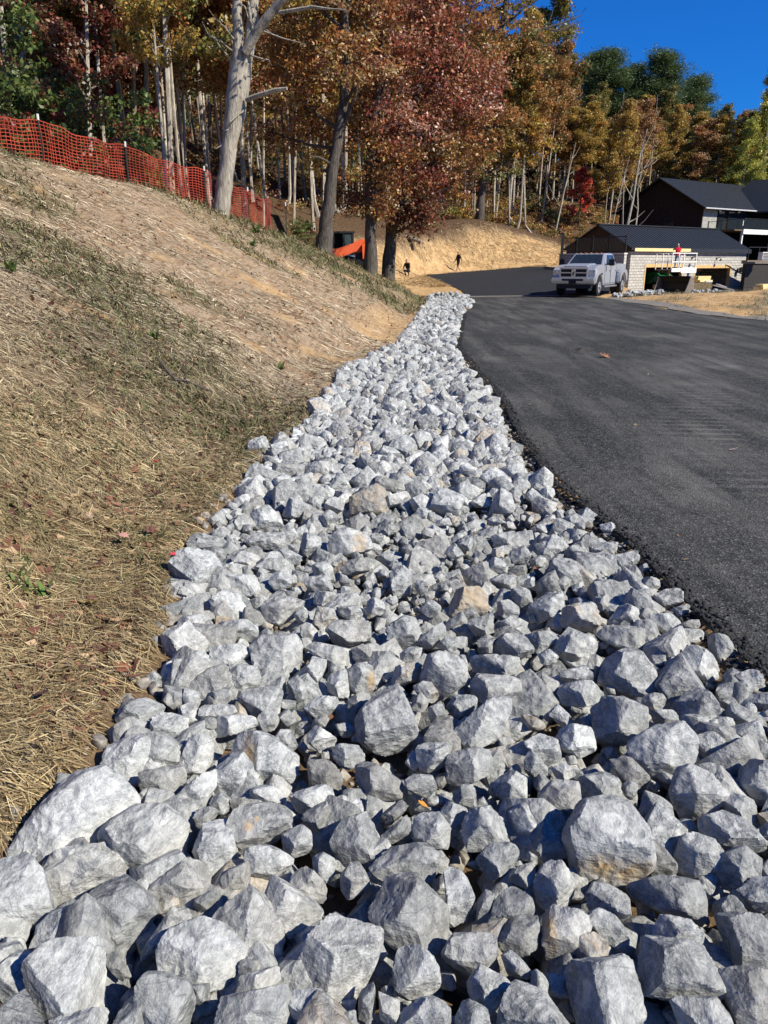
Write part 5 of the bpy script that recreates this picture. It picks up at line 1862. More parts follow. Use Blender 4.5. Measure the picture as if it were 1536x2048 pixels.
# low block retaining wall with an iron railing, left of the garage
R0, R1 = at_d(1119, 507, 63), at_d(1249, 509, 58.5)
def retaining():
    d = R1 - R0
    L, ang = math.hypot(d.x, d.y), math.atan2(d.y, d.x)
    root = thing('retaining_wall', 'sunlit pale block retaining wall behind the pickup', 'wall', (R0.x, R0.y, 0), ang)
    mb = MB(); mb.box(0, L, 0, .3, -1.2, R0.z - .08); mb.build('block_course', M['blocks'], root)
    mb = MB(); mb.box(-.04, L + .02, -.05, .35, R0.z - .08, R0.z); mb.build('coping', M['white_paint'], root)
    r = thing('iron_railing', 'black iron railing on top of the pale retaining wall', 'railing', (R0.x, R0.y, R0.z), ang)
    h = 1.15
    n = 4
    for k in range(n + 1):
        mb = MB(); mb.box(L * k / n - .04 + .15 * (k == 0) - .05 * (k == n), L * k / n + .04 + .15 * (k == 0) - .05 * (k == n), .10, .18, 0, h + .06); mb.build('post', M['black_metal'], r)
    for z in (.1, h - .05):
        mb = MB(); mb.box(.15, L - .05, .12, .16, z, z + .05); mb.build('rail', M['black_metal'], r)
    mb = MB()
    x = .25
    while x < L - .1:
        mb.box(x - .01, x + .01, .13, .15, .15, h - .05)
        x += .11
    mb.build('baluster_panel', M['black_metal'], r)
    p = at_d(1124, 500, 61)
    mb = MB(); mb.box(-.09, .09, -.09, .09, -1.6, 1.15); mb.box(-.12, .12, -.12, .12, 1.15, 1.2)
    tag(mb.build('gate_post', M['black_metal'], None, loc=p, bevel=.01), 'thick dark post at the left end of the iron railing', 'post')
retaining()

HA = at_d(1404, 440, 84)
HA.z = hz(HA.x, HA.y)
def house():
    root = thing('house', 'dark brown house with a black metal roof and a white-edged upper deck', 'house', HA, TH)
    ze = at_d(1405, 411, 84).z - HA.z
    W = 10.5
    zr = ze + 2.9
    LX = 22.0
    # main block: dark end gable in the shade, pale lap siding on the porch side
    mb = MB(); mb.box(.12, LX, 0.12, W, -1, ze); mb.build('front_wall', M['black_siding'], root)
    mb = MB(); mb.prism([(0, -1), (W, -1), (W, ze), (W / 2, zr - .12), (0, ze)], 0, .10, 'x'); mb.build('gable_wall', M['dark_siding'], root)
    mb = MB(); mb.box(.102, 2.6, 0.04, .115, 2.6, ze - .1); mb.build('lap_wall', M['lap_siding'], root)
    ov = .6
    sl = (zr - ze) / (W / 2)
    for s in (0, 1):
        y0, y1 = (-ov, W / 2) if s == 0 else (W + ov, W / 2 + .003)
        z0, z1 = ze - ov * sl + .1, zr + .1
        mb = MB()
        mb.add([(-ov, y0, z0), (LX, y0, z0), (LX, y1, z1), (-ov, y1, z1), (-ov, y0, z0 - .14), (LX, y0, z0 - .14), (LX, y1, z1 - .14), (-ov, y1, z1 - .14)],
               [(0, 1, 2, 3), (7, 6, 5, 4), (0, 4, 5, 1), (1, 5, 6, 2), (2, 6, 7, 3), (3, 7, 4, 0)])
        x = -ov + .2
        while x < LX:
            mb.bar((x, y0, z0 + .012), (x, y1, z1 + .012), .03, .04)
            x += .5
        mb.build('roof', M['roof'], root)
    mb = MB(); mb.bar((-ov, -ov - .07, ze - ov * sl + .06), (8.6, -ov - .07, ze - ov * sl + .06), .12, .12); mb.build('gutter', plain('pale_gutter', (.5, .5, .5), .4, .5), root)
    # wing coming towards the drive
    x0, x1, yw = 9.0, 20.0, -8.5
    mb = MB(); mb.box(x0, x1, yw, 0.11, -1.5, ze); mb.build('wing_wall', M['black_siding'], root)
    zw = ze + 3.4
    mb = MB()
    xm = (x0 + x1) / 2
    mb.prism([(x0 - ov, ze - .35), (xm, zw), (x1 + ov, ze - .35), (x1 + ov, ze - .50), (xm, zw - .16), (x0 - ov, ze - .50)], yw - ov, 4.0, 'y')
    mb.build('wing_roof', M['roof'], root)
    mb = MB(); mb.prism([(x0, ze + .002), (x1, ze + .002), (xm, zw - .2)], yw, yw + .1, 'y'); mb.build('wing_gable', M['black_siding'], root)
    # deck with glass railing
    zd = at_d(1440, 462, 84).z - HA.z
    dx0, dx1 = solve_len(Vector((HA.x, HA.y - 2.5, 4)), UX, UY, 1447), solve_len(Vector((HA.x, HA.y - 2.5, 4)), UX, UY, 1516)
    mb = MB(); mb.box(1.2, x0 - .01, -3.0, .10, zd - .02, zd + .10); mb.build('deck_floor', M['old_wood'], root)
    mb = MB(); mb.box(2.6, x0 - .02, -3.14, -3.01, zd - .32, zd + .14); mb.build('deck_beam', M['white_paint'], root)
    for x in (2.75, 8.1):
        mb = MB(); mb.box(x - .09, x + .09, -3.0, -2.82, -1, zd - .03); mb.build('deck_post', M['white_paint'], root)
    mb = MB()
    for k in range(5):
        x = 2.65 + (x0 - .15 - 2.65) * k / 4
        mb.box(x - .03, x + .03, -3.06, -3.0, zd + .145, zd + 1.15)
    mb.box(2.65, x0 - .1, -3.07, -2.99, zd + 1.15, zd + 1.20)
    mb.bar((1.3, .0, zd + .9), (2.65, -3.03, zd + 1.17), .05); mb.bar((1.2, -.02, zd + .2), (1.2, -.02, zd + 1.0), .05)
    mb.build('railing', M['black_metal'], root)
    mb = MB(); mb.box(2.7, x0 - .15, -3.04, -3.02, zd + .22, zd + 1.12); mb.build('railing_glass', M['glass'], root)
    for (xa, xb, za, zb) in ((2.9, 3.9, zd + .1, zd + 2.3), (4.6, 8.2, zd + .2, zd + 2.3)):
        mb = MB(); mb.box(xa, xb, .04, .105, za, zb); w = mb.build('window', M['black_metal'], root)
        mb = MB()
        mb.box(xa + .08, (xa + xb) / 2 - .03, .02, .038, za + .08, zb - .08); mb.box((xa + xb) / 2 + .03, xb - .08, .02, .038, za + .08, zb - .08)
        mb.build('pane', M['glass'], w)
    mb = MB(); mb.box(-.05, -.004, 3.2, 4.5, 3.2, 4.9); w = mb.build('window', M['black_metal'], root)
    mb = MB(); mb.box(-.07, -.052, 3.32, 4.38, 3.32, 4.78); mb.build('pane', M['glass'], w)
    for x in (2.75, 6.2):
        mb = MB(); mb.tube([(x, -.1, zd + 2.05), (x, -.22, zd + 2.05)], [.16, .16], 8); mb.build('porch_lamp', M['white_paint'], root)
    # stone terrace under the wing
    c = thing('deck_chair', 'white chair standing on the upper deck behind the glass railing', 'chair', Vector((HA.x + UX * 4.4 + UY * 2.3, HA.y + UY * 4.4 - UX * 2.3, HA.z + zd + .10)), TH)
    mb = MB(); mb.box(-.3, .3, -.3, .3, .40, .46); mb.build('seat', M['white_paint'], c)
    mb = MB(); mb.box(-.3, .3, .25, .31, .46, .95); mb.build('backrest', M['white_paint'], c)
    for sx in (-1, 1):
        for sy in (-1, 1):
            mb = MB(); mb.box(sx * .27 - .03, sx * .27 + .03, sy * .27 - .03, sy * .27 + .03, 0, .40); mb.build('leg', M['white_paint'], c)
house()
def terrace():
    p = at_d(1489, 560, 66); p.z = -.9
    t = thing('terrace_wall', 'dark stone terrace wall with a railing right of the garage', 'wall', p, TH * .6)
    mb = MB(); mb.box(0, 14, 0, .4, -.4, 2.35); mb.build('stonework', M['stone_wall'], t)
    mb = MB(); mb.box(-.1, 14, -.1, .5, 2.352, 2.62); mb.build('coping', M['steel'], t)
    mb = MB()
    for k in range(12): mb.box(.2 + k * 1.1, .25 + k * 1.1, .15, .2, 2.62, 3.6)
    mb.box(.2, 13, .14, .21, 3.6, 3.66)
    mb.build('railing', M['black_metal'], t)
    q = at_d(1528, 516, 65)
    b = thing('utility_box', 'white slatted utility box above the dark terrace wall', 'utility box', (q.x, q.y, -.9 + 2.62), TH * .6)
    mb = MB(); mb.box(-.15, .9, .02, .5, 0, .62); mb.build('casing', M['white_paint'], b, bevel=.02)
    mb = MB()
    for k in range(5): mb.box(-.08, .82, -.01, .015, .07 + k * .11, .12 + k * .11)
    mb.build('louvre', M['black_metal'], b)
terrace()

# ------------------------------------------------------------------ pickup
def pickup():
    fl = at_d(1187, 590, 36.6)
    hd = Vector((-.49, -.872, 0)).normalized()
    lt = Vector((-hd.y, hd.x, 0))                       # the truck's own left
    c = Vector((fl.x, fl.y, 0)) - hd * 3.05 - lt * 1.0
    c.z = max(hz(c.x, c.y), hz(fl.x, fl.y)) + .03
    root = thing('pickup_truck', 'silver crew-cab pickup with flared rear fenders parked at the end of the drive', 'pickup truck', c, math.atan2(hd.y, hd.x))
    def arc(cx, r, a0, a1, n=9, z=.41): return [(cx + r * math.cos(math.radians(a0 + (a1 - a0) * k / n)), z + r * math.sin(math.radians(a0 + (a1 - a0) * k / n))) for k in range(n + 1)]
    prof = [(-3.0, .62), (-3.02, 1.44), (-1.16, 1.46), (-1.14, 1.40), (1.28, 1.38), (1.5, 1.42), (2.3, 1.39), (2.86, 1.30), (2.97, 1.16), (2.99, .66), (2.62, .60)]
    prof += arc(2.03, .55, 20, 160)[0:] + [(1.42, .48), (-1.1, .48)] + arc(-1.78, .56, 20, 160)
    mb = MB(); mb.prism(prof, -.97, .97, 'y')
    body = mb.build('body', M['silver'], root, bevel=.055, smooth=True)
    mb = MB()                                            # raised hood bulge
    mb.prism([(1.35, 1.40), (2.35, 1.385), (2.8, 1.31), (2.8, 1.35), (2.35, 1.45), (1.35, 1.47)], -.55, .55, 'y')
    mb.build('hood', M['silver'], root, bevel=.03, smooth=True)
    # cab
    B = [(1.32, .93), (-1.12, .93), (-1.12, -.93), (1.32, -.93)]
    Tp = [(.48, .74), (-.92, .76), (-.92, -.76), (.48, -.74)]
    zb, zt = 1.37, 1.93
    v = [(x, y, zb) for x, y in B] + [(x, y, zt) for x, y in Tp]
    mb = MB(); mb.add(v, [(0, 1, 2, 3), (7, 6, 5, 4), (0, 4, 5, 1), (1, 5, 6, 2), (2, 6, 7, 3), (3, 7, 4, 0)])
    mb.build('cab', M['silver'], root, bevel=.05, smooth=True)
    def on_face(q, s, t):                               # bilinear on a cab face given four corners (bl, br, tr, tl)
        a, b, c_, d = [Vector(k) for k in q]
        return a.lerp(b, s).lerp(d.lerp(c_, s), t)
    def pane(name, q, rects, out=.012):
        n = (Vector(q[1]) - Vector(q[0])).cross(Vector(q[3]) - Vector(q[0])).normalized()
        for r in rects:
            (s0, s1, t0, t1) = r[:4]
            cut = r[4] if len(r) > 4 else 0
            pts = [on_face(q, s0, t0), on_face(q, s1, t0), on_face(q, s1 - (cut if cut > 0 else 0), t1), on_face(q, s0 - (cut if cut < 0 else 0), t1)]
            mb = MB()
            mb.add([p + n * out for p in pts] + [p - n * .02 for p in pts], [(0, 1, 2, 3), (7, 6, 5, 4), (0, 4, 5, 1), (1, 5, 6, 2), (2, 6, 7, 3), (3, 7, 4, 0)])
            mb.build(name, M['glass'], root)
    fq = [(1.32, -.93, zb), (1.32, .93, zb), (.48, .74, zt), (.48, -.74, zt)]
    pane('windshield', fq, [(.07, .93, .10, .90)])
    lq = [(1.32, .93, zb), (-1.12, .93, zb), (-.92, .76, zt), (.48, .74, zt)]
    pane('side_window', lq, [(.17, .50, .07, .86, 0), (.54, .90, .07, .86, 0)])
    rq = [(-1.12, -.93, zb), (1.32, -.93, zb), (.48, -.74, zt), (-.92, -.76, zt)]
    pane('side_window', rq, [(.10, .46, .07, .86), (.50, .83, .07, .86)])
    pane('rear_window', [(-1.12, .93, zb), (-1.12, -.93, zb), (-.92, -.76, zt), (-.92, .76, zt)], [(.08, .92, .15, .85)])
    for k in range(5):
        mb = MB(); mb.box(.36, .46, -.5 + k * .25 - .05, -.5 + k * .25 + .05, 1.925, 1.965); mb.build('roof_marker_lamp', M['amber'], root, bevel=.012)
    # doors: seams, handles, sills
    for s in (1, -1):
        for (xa, xb) in ((1.22, .12), (.08, -1.02)):
            mb = MB()
            y = s * .972
            y0, y1 = min(y, y + s * .006), max(y, y + s * .006)
            for x in (xa, xb): mb.box(x - .008, x + .008, y0, y1, .56, 1.34)
            mb.box(xb, xa, y0, y1, .55, .565)
            d = mb.build('door', M['plastic'], root)
            mb = MB(); mb.box(xb + .08, xb + .28, min(y, y + s * .05), max(y, y + s * .05), 1.13, 1.18); mb.build('handle', M['chrome'], d, bevel=.012)
        mb = MB(); mb.box(-1.05, 1.35, min(s * .86, s * 1.06), max(s * .86, s * 1.06), .38, .45); mb.build('running_board', M['chrome'], root, bevel=.02)
        mb = MB(); mb.bar((1.0, s * .95, 1.42), (.98, s * 1.12, 1.46), .05); mb.box(.90, 1.02, min(s * 1.08, s * 1.32), max(s * 1.08, s * 1.32), 1.36, 1.66); mb.build('side_mirror', M['plastic'], root, bevel=.025)
        # flared rear fender over the twin wheels
        fp = [(-2.68, .62)] + [(-2.62, 1.0), (-2.35, 1.22), (-1.2, 1.22), (-.98, 1.0), (-.95, .55), (-1.16, .55)] + arc(-1.78, .56, 12, 168)
        mb = MB(); mb.prism(fp, min(s * .965, s * 1.20), max(s * .965, s * 1.20), 'y'); mb.build('rear_fender', M['silver'], root, bevel=.07, smooth=True)
        mb = MB(); mb.box(-3.035, -2.98, min(s * .78, s * .95), max(s * .78, s * .95), .95, 1.36); mb.build('tail_lamp', M['amber'], root)
        # front lamps and fog lamps
        mb = MB(); mb.prism([(2.985, .93), (2.995, 1.20), (2.90, 1.245), (2.55, 1.20), (2.62, 1.0)], min(s * .62, s * .985), max(s * .62, s * .985), 'y'); h = mb.build('headlight', M['lamp_glass'], root, bevel=.02)
        mb = MB(); mb.box(2.99, 3.005, min(s * .70, s * .86), max(s * .70, s * .86), 1.02, 1.13); mb.build('reflector', M['chrome'], h)
        mb = MB(); mb.box(3.10, 3.15, min(s * .66, s * .86), max(s * .66, s * .86), .66, .76); mb.build('fog_lamp', M['lamp_glass'], root, bevel=.02)
        mb = MB(); mb.box(1.62, 1.9, min(s * .972, s * .985), max(s * .972, s * .985), .96, 1.04); mb.build('door_badge', M['plastic'], root)
    mb = MB(); mb.box(2.96, 3.03, -.60, .60, .86, 1.24); g = mb.build('grille', M['plastic'], root, bevel=.02)
    mb = MB()
    mb.box(3.0, 3.06, -.63, .63, 1.22, 1.29); mb.box(3.0, 3.06, -.63, .63, .83, .89); mb.box(3.0, 3.06, -.66, -.59, .83, 1.29); mb.box(3.0, 3.06, .59, .66, .83, 1.29)
    mb.box(3.0, 3.055, -.6, .6, 1.035, 1.085); mb.box(3.0, 3.058, -.10, .10, .89, 1.22)
    mb.build('grille_frame', M['chrome'], g, bevel=.012)
    mb = MB(); mb.tube([(3.05, 0, 1.0), (3.075, 0, 1.0)], [.07, .05], 8); mb.tube([(3.06, 0, 1.04), (3.07, -.07, 1.12), (3.07, -.03, 1.16)], [.03, .025, .01], 5); mb.tube([(3.06, 0, 1.04), (3.07, .07, 1.12), (3.07, .03, 1.16)], [.03, .025, .01], 5); mb.build('emblem', M['steel'], g)
    mb = MB(); mb.prism([(2.75, .56), (3.10, .56), (3.16, .64), (3.16, .80), (3.08, .85), (2.75, .85)], -1.0, 1.0, 'y'); mb.build('front_bumper', M['chrome'], root, bevel=.03)
    mb = MB(); mb.box(3.15, 3.165, -.50, .50, .70, .79); mb.build('bumper_grille', M['plastic'], root)
    mb = MB(); mb.box(3.162, 3.18, -.17, .17, .57, .71); mb.build('number_plate', M['plastic'], root)
    mb = MB(); mb.box(2.6, 3.0, -.8, .8, .36, .56); mb.build('front_valance', M['plastic'], root, bevel=.03)
    mb = MB(); mb.box(-2.95, 2.6, -.45, .45, .40, .56); mb.tube([(-1.78, -.9, .41), (-1.78, .9, .41)], .09, 8); mb.tube([(2.03, -.8, .41), (2.03, .8, .41)], .08, 8); mb.build('chassis', M['plastic'], root)
    mb = MB(); mb.box(-3.14, -3.0, -.98, .98, .58, .78); mb.build('rear_bumper', M['chrome'], root, bevel=.03)
    mb = MB(); mb.box(-2.92, -1.2, -.80, .80, 1.462, 1.475); mb.build('bed_liner', M['plastic'], root)
    for (x, y, w) in ((2.03, .84, .27), (2.03, -.84, .27), (-1.78, 1.03, .25), (-1.78, .74, .25), (-1.78, -1.03, .25), (-1.78, -.74, .25)):
        s = 1 if y > 0 else -1
        mb = MB(); mb.tube([(x, y - w / 2, .41), (x, y - w / 2 + .03, .41), (x, y + w / 2 - .03, .41), (x, y + w / 2, .41)], [.35, .41, .41, .35], 24); wh = mb.build('wheel', M['rubber'], root, smooth=True)
        mb = MB(); ya = y + s * (w / 2 - .02)
        dsh = .05 if abs(y) < 1 else -.06
        mb.tube([(x, ya, .41), (x, ya + s * .025, .41)], [.26, .25], 18); mb.tube([(x, ya + s * .02, .41), (x, ya + s * .09, .41)], [.10, .08], 10)
        for k in range(8):
            a = k * math.pi / 4
            mb.tube([(x + .15 * math.cos(a), ya + s * .02, .41 + .15 * math.sin(a)), (x + .15 * math.cos(a), ya + s * .045, .41 + .15 * math.sin(a))], .022, 6)
        mb.build('rim', plain('brushed_rim', (.36, .36, .37), .45, .5, .5), wh)
pickup()

# ------------------------------------------------------------------ orange track loader behind the bank
def loader():
    p = at_d(690, 516, 45.5)
    p.z = hz(p.x, p.y) - .1
    p.z = at_d(690, 541, 45.5).z
    t = thing('track_loader', 'orange compact track loader with a black cab parked behind the bank', 'loader', p, math.radians(188))
    for s in (1, -1):
        mb = MB(); y0, y1 = sorted((s * .55, s * .88))
        mb.prism([(-.95, .16), (-.75, .0), (.75, .0), (.98, .18), (.85, .5), (.2, .62), (-.7, .62), (-.98, .42)], y0, y1, 'y'); mb.build('track', M['rubber'], t, bevel=.06)
        y0, y1 = sorted((s * .62, s * .80))
        mb = MB(); mb.prism([(-1.25, 1.38), (-.95, 1.46), (-.55, 1.0), (.25, .70), (.9, .52), (1.15, .30), (1.36, .30), (1.34, .70), (1.15, 1.08), (.4, 1.18), (-.45, 1.46), (-.85, 1.66), (-1.22, 1.6)], y0, y1, 'y'); mb.build('lift_arm', M['orange'], t, bevel=.02)
        mb = MB(); mb.prism([(-1.3, .6), (-.9, .6), (-.86, 1.36), (-1.28, 1.5)], y0, y1, 'y'); mb.build('rear_upright', M['orange'], t, bevel=.02)
        mb = MB(); mb.bar((-.5, s * .60, .75), (.5, s * .60, .95), .07); mb.build('hydraulic_ram', M['chrome'], t)
    mb = MB(); mb.box(-1.2, .85, -.54, .54, .35, .95); mb.build('chassis', M['black_metal'], t, bevel=.03)
    mb = MB(); mb.box(-1.28, -.5, -.54, .54, .95, 1.38); mb.build('engine_cover', M['orange'], t, bevel=.06)
    mb = MB()
    for x in (-.42, .68):
        for y in (-.5, .5): mb.bar((x, y, .9), (x * .95, y, 2.0), .09)
    mb.box(-.5, .74, -.56, .56, 1.96, 2.06); mb.box(-.42, .68, -.5, .5, .92, 1.1)
    mb.bar((.12, .5, .95), (.12, .5, 1.98), .07); mb.bar((.12, -.5, .95), (.12, -.5, 1.98), .07)
    mb.build('cab', M['black_metal'], t)
    mb = MB(); mb.box(-.36, .06, .50, .51, 1.12, 1.92); mb.box(-.46, -.45, -.44, .44, 1.12, 1.92); mb.build('cab_window', plain('tinted_glass', (.05, .065, .06), .15, .6), t)
    mb = MB(); mb.box(-.40, .64, -.47, -.42, .95, 1.98); mb.build('cab_liner', M['plastic'], t)
    mb = MB(); mb.box(-.25, .15, -.25, .25, 1.1, 1.2); mb.box(-.30, -.22, -.25, .25, 1.2, 1.65); mb.build('seat', M['plastic'], t, bevel=.03)
    mb = MB(); mb.prism([(1.2, .05), (1.95, .02), (1.9, .12), (1.45, .2), (1.36, .6), (1.24, .62)], -.9, .9, 'y'); mb.build('bucket', M['steel'], t)
loader()

# ------------------------------------------------------------------ lift platform, tractor with bucket, timber
def spot(px, py, d, z=None):
    p = at_d(px, py, d)
    p.z = hz(p.x, p.y) if z is None else z
    return p
PF = at_d(1309, 541, 57.0)
def platform():
    d = 57.0
    m = d / F_PX
    L = (1374 - 1306) * m / UX * .93
    t = thing('work_platform', 'white-railed lift platform raised in front of the left garage bay', 'work platform', PF, TH)
    D = 1.35
    mb = MB(); mb.box(0, L, -D, 0, .0, .08); mb.build('deck', M['steel'], t)
    mb = MB(); mb.box(0, L * .36, -D - .05, -D - .01, -.08, .16); mb.box(L * .38, L, -D - .05, -D - .01, -.16, .20); mb.build('toe_board', M['white_paint'], t)
    k = 0
    for x in (0.03, L * .27, L * .48, L * .98):
        for y in (-D + .03, -.03):
            mb = MB(); mb.bar((x, y, .08), (x, y, 1.16), .055); mb.build('rail_post', M['white_paint'], t)
    for z in (.58, 1.16):
        mb = MB()
        mb.bar((0, -D + .03, z), (L, -D + .03, z), .055); mb.bar((0, -.03, z), (L, -.03, z), .055)
        mb.bar((.03, -D, z), (.03, 0, z), .055); mb.bar((L - .03, -D, z), (L - .03, 0, z), .055)
        mb.build('guard_rail', M['white_paint'], t)
    mb = MB(); mb.box(-.12, L * .55, -.5, -.35, -.16, -.01); mb.box(-.12, L * .55, -1.05, -.9, -.16, -.01); mb.build('fork', M['black_metal'], t)
    mb = MB(); mb.box(-.02, .10, -D + .1, -D + .24, -2.3, -.01); mb.build('prop', M['old_wood'], t)
    return t, L, D
PT, PL, PD = platform()
def tractor():
    p = spot(1343, 580, 56, -.62)
    p = gw((gu(1290) + gu(1366)) / 2 + .55, 1.3, .12)
    t = thing('tractor', 'green tractor with raised loader arms under the lift platform', 'tractor', p, TH + math.radians(-100))
    mb = MB(); mb.prism([(-1.6, .55), (1.3, .55), (1.4, 1.15), (.3, 1.3), (-.2, 1.25), (-.3, 1.0), (-1.6, .95)], -.38, .38, 'y'); mb.build('hood', M['green'], t, bevel=.05)
    for s in (1, -1):
        y0, y1 = sorted((s * .48, s * .62))
        mb = MB(); mb.prism([(-.5, 1.15), (-.35, 1.35), (.7, 1.52), (1.75, 1.0), (2.0, .55), (1.85, .5), (1.6, .9), (.65, 1.32), (-.3, 1.15)], y0, y1, 'y'); mb.build('loader_arm', M['green'], t, bevel=.02)
        mb = MB(); mb.bar((.1, s * .55, .7), (1.0, s * .55, 1.2), .08); mb.build('hydraulic_ram', M['chrome'], t)
        for (x, r, w) in ((-1.2, .62, .4), (.95, .38, .28)):
            yy = s * (.75 if r > .5 else .62)
            mb = MB(); mb.tube([(x, yy - w / 2, r), (x, yy - w / 2 + .05, r), (x, yy + w / 2 - .05, r), (x, yy + w / 2, r)], [r * .8, r, r, r * .8], 20); wh = mb.build('wheel', M['rubber'], t)
            mb = MB(); mb.tube([(x, yy + s * (w / 2 - .01), r), (x, yy + s * (w / 2 + .02), r)], [r * .5, r * .45], 14); mb.build('rim', M['yellow_wood'], wh)
    mb = MB(); mb.box(-1.5, -.9, -.3, .3, 1.0, 1.1); mb.box(-1.6, -1.5, -.3, .3, 1.1, 1.5); mb.build('seat', M['plastic'], t, bevel=.03)
    mb = MB(); mb.bar((-1.7, -.45, .9), (-1.75, -.45, 1.75), .07); mb.bar((-1.7, .45, .9), (-1.75, .45, 1.75), .07); mb.bar((-1.75, -.48, 1.75), (-1.75, .48, 1.75), .07); mb.build('roll_bar', M['black_metal'], t)
tractor()
def bucket():
    p = spot(1343, 590, 46)
    p.z = at_d(1343, 596, 46).z
    t = thing('loader_bucket', 'wide dark digger bucket resting on the dirt before the left bay', 'bucket', p, math.radians(42))
    out = [(-.62, 0.0), (-.1, -.02), (.35, .10), (.60, .42), (.62, .82), (.42, 1.12), (.12, 1.22)]
    inn = [(.10, 1.16), (.36, 1.06), (.54, .80), (.53, .45), (.31, .16), (-.1, .05), (-.6, .04)]
    mb = MB(); mb.prism(out + inn, -.95, .95, 'y'); mb.build('shell', M['bucket'], t)
    for s in (1, -1):
        y0, y1 = sorted((s * .95, s * .99))
        mb = MB(); mb.prism(out + [(-.1, .75)], y0, y1, 'y'); mb.build('side_plate', M['steel'], t)  # paler steel paints in the sunlit end of the bucket
    for s in (-.45, .45):
        mb = MB(); mb.box(.60, .75, s - .05, s + .05, .35, .95); mb.build('hitch', M['black_metal'], t)
bucket()
def timber():
    def beams(name, px, py, d, L, rows, label, mat, rz, w=.14, h=.09, cat='lumber'):
        p = spot(px, py, d); p.z = at_d(px, py, d).z
        t = thing(name, label, cat, p, rz)
        for r in range(rows):
            for c in range(3):
                mb = MB(); o = rnd.uniform(-.15, .15)
                mb.box(o, L + o, c * (w + .01), c * (w + .01) + w, r * (h + .004), r * (h + .004) + h)
                mb.build('plank', mat, t)
    beams('lumber_stack', 1373, 581, 50, 1.9, 3, 'dark weathered plank stack lying right of the bucket', M['old_wood'], TH * .5, .16, .15)
    beams('lumber_bundle', 1397, 564, 53, 1.05, 3, 'small bundle of fresh yellow boards before the right bay', M['yellow_wood'], TH * .6, .14, .12)
    beams('lumber_stack', 1527, 584, 47, 2.2, 3, 'stack of fresh yellow boards at the right edge of the photo', M['yellow_wood'], TH, .2, .14)
    p = spot(1447, 579, 51); p.z = at_d(1452, 580, 51).z
    mb = MB(); mb.bar((-.7, 0, .30), (.55, -.2, .02), .5, .06); mb.bar((-.4, .1, .36), (.2, .2, .16), .3, .05)
    tag(mb.build('sheet_metal', M['chrome'], None, loc=p), 'bent grey metal sheet lying before the right bay', 'metal sheet')
    for k, (px, py, w) in enumerate([(1418, 565, .45), (1412, 573, .35)]):
        p = at_d(px, py, 51.5)
        mb = MB(); mb.box(-w / 2, w / 2, 0, .2, 0, .10)
        tag(mb.build('concrete_block', M['white_paint'], None, loc=p, bevel=.02), ['upper', 'lower'][k] + ' pale block lying in front of the right garage bay', 'block')
timber()

# ------------------------------------------------------------------ people
def person(name, label, loc, rz, J, R, bones, dress, scale=1.0):
    """skinned figure: J joints, R radii, bones as joint pairs, dress colours the skin by nearest bone"""
    names = list(J)
    me = bpy.data.meshes.new(name)
    me.from_pydata([J[n] for n in names], [(names.index(a), names.index(b)) for a, b in bones], [])
    o = bpy.data.objects.new(name, me)
    COL.objects.link(o)
    sk = o.modifiers.new('skin', 'SKIN')
    sk.use_smooth_shade = True
    for n, sv in zip(names, me.skin_vertices[0].data):
        r = R.get(n, .05)
        sv.radius = r if hasattr(r, '__len__') else (r, r)
        sv.use_root = (n == 'pelvis')
    ss = o.modifiers.new('sub', 'SUBSURF')
    ss.levels = ss.render_levels = 1
    dg = bpy.context.evaluated_depsgraph_get()
    me2 = bpy.data.meshes.new_from_object(o.evaluated_get(dg))
    o.modifiers.clear()
    o.data = me2
    v = np.array([q.co[:] for q in me2.vertices])
    best, col = np.full(len(v), 1e9), np.zeros((len(v), 4))
    col[:, 3] = 1
    for a, b in bones:
        A, B = np.array(J[a], float), np.array(J[b], float)
        e = B - A
        t = np.clip(((v - A) @ e) / (e @ e), 0, 1)
        d = np.linalg.norm(v - A - t[:, None] * e, axis=1)
        s = d < best
        best = np.where(s, d, best)
        col[s, :3] = dress(a, b)
    at = me2.color_attributes.new('Col', 'FLOAT_COLOR', 'POINT')
    at.data.foreach_set('color', col.astype(np.float32).ravel())
    me2.materials.clear()
    me2.materials.append(M['cloth'])
    o.location, o.rotation_euler, o.scale = loc, (0, 0, rz), (scale,) * 3
    tag(o, label, 'person')
    return o
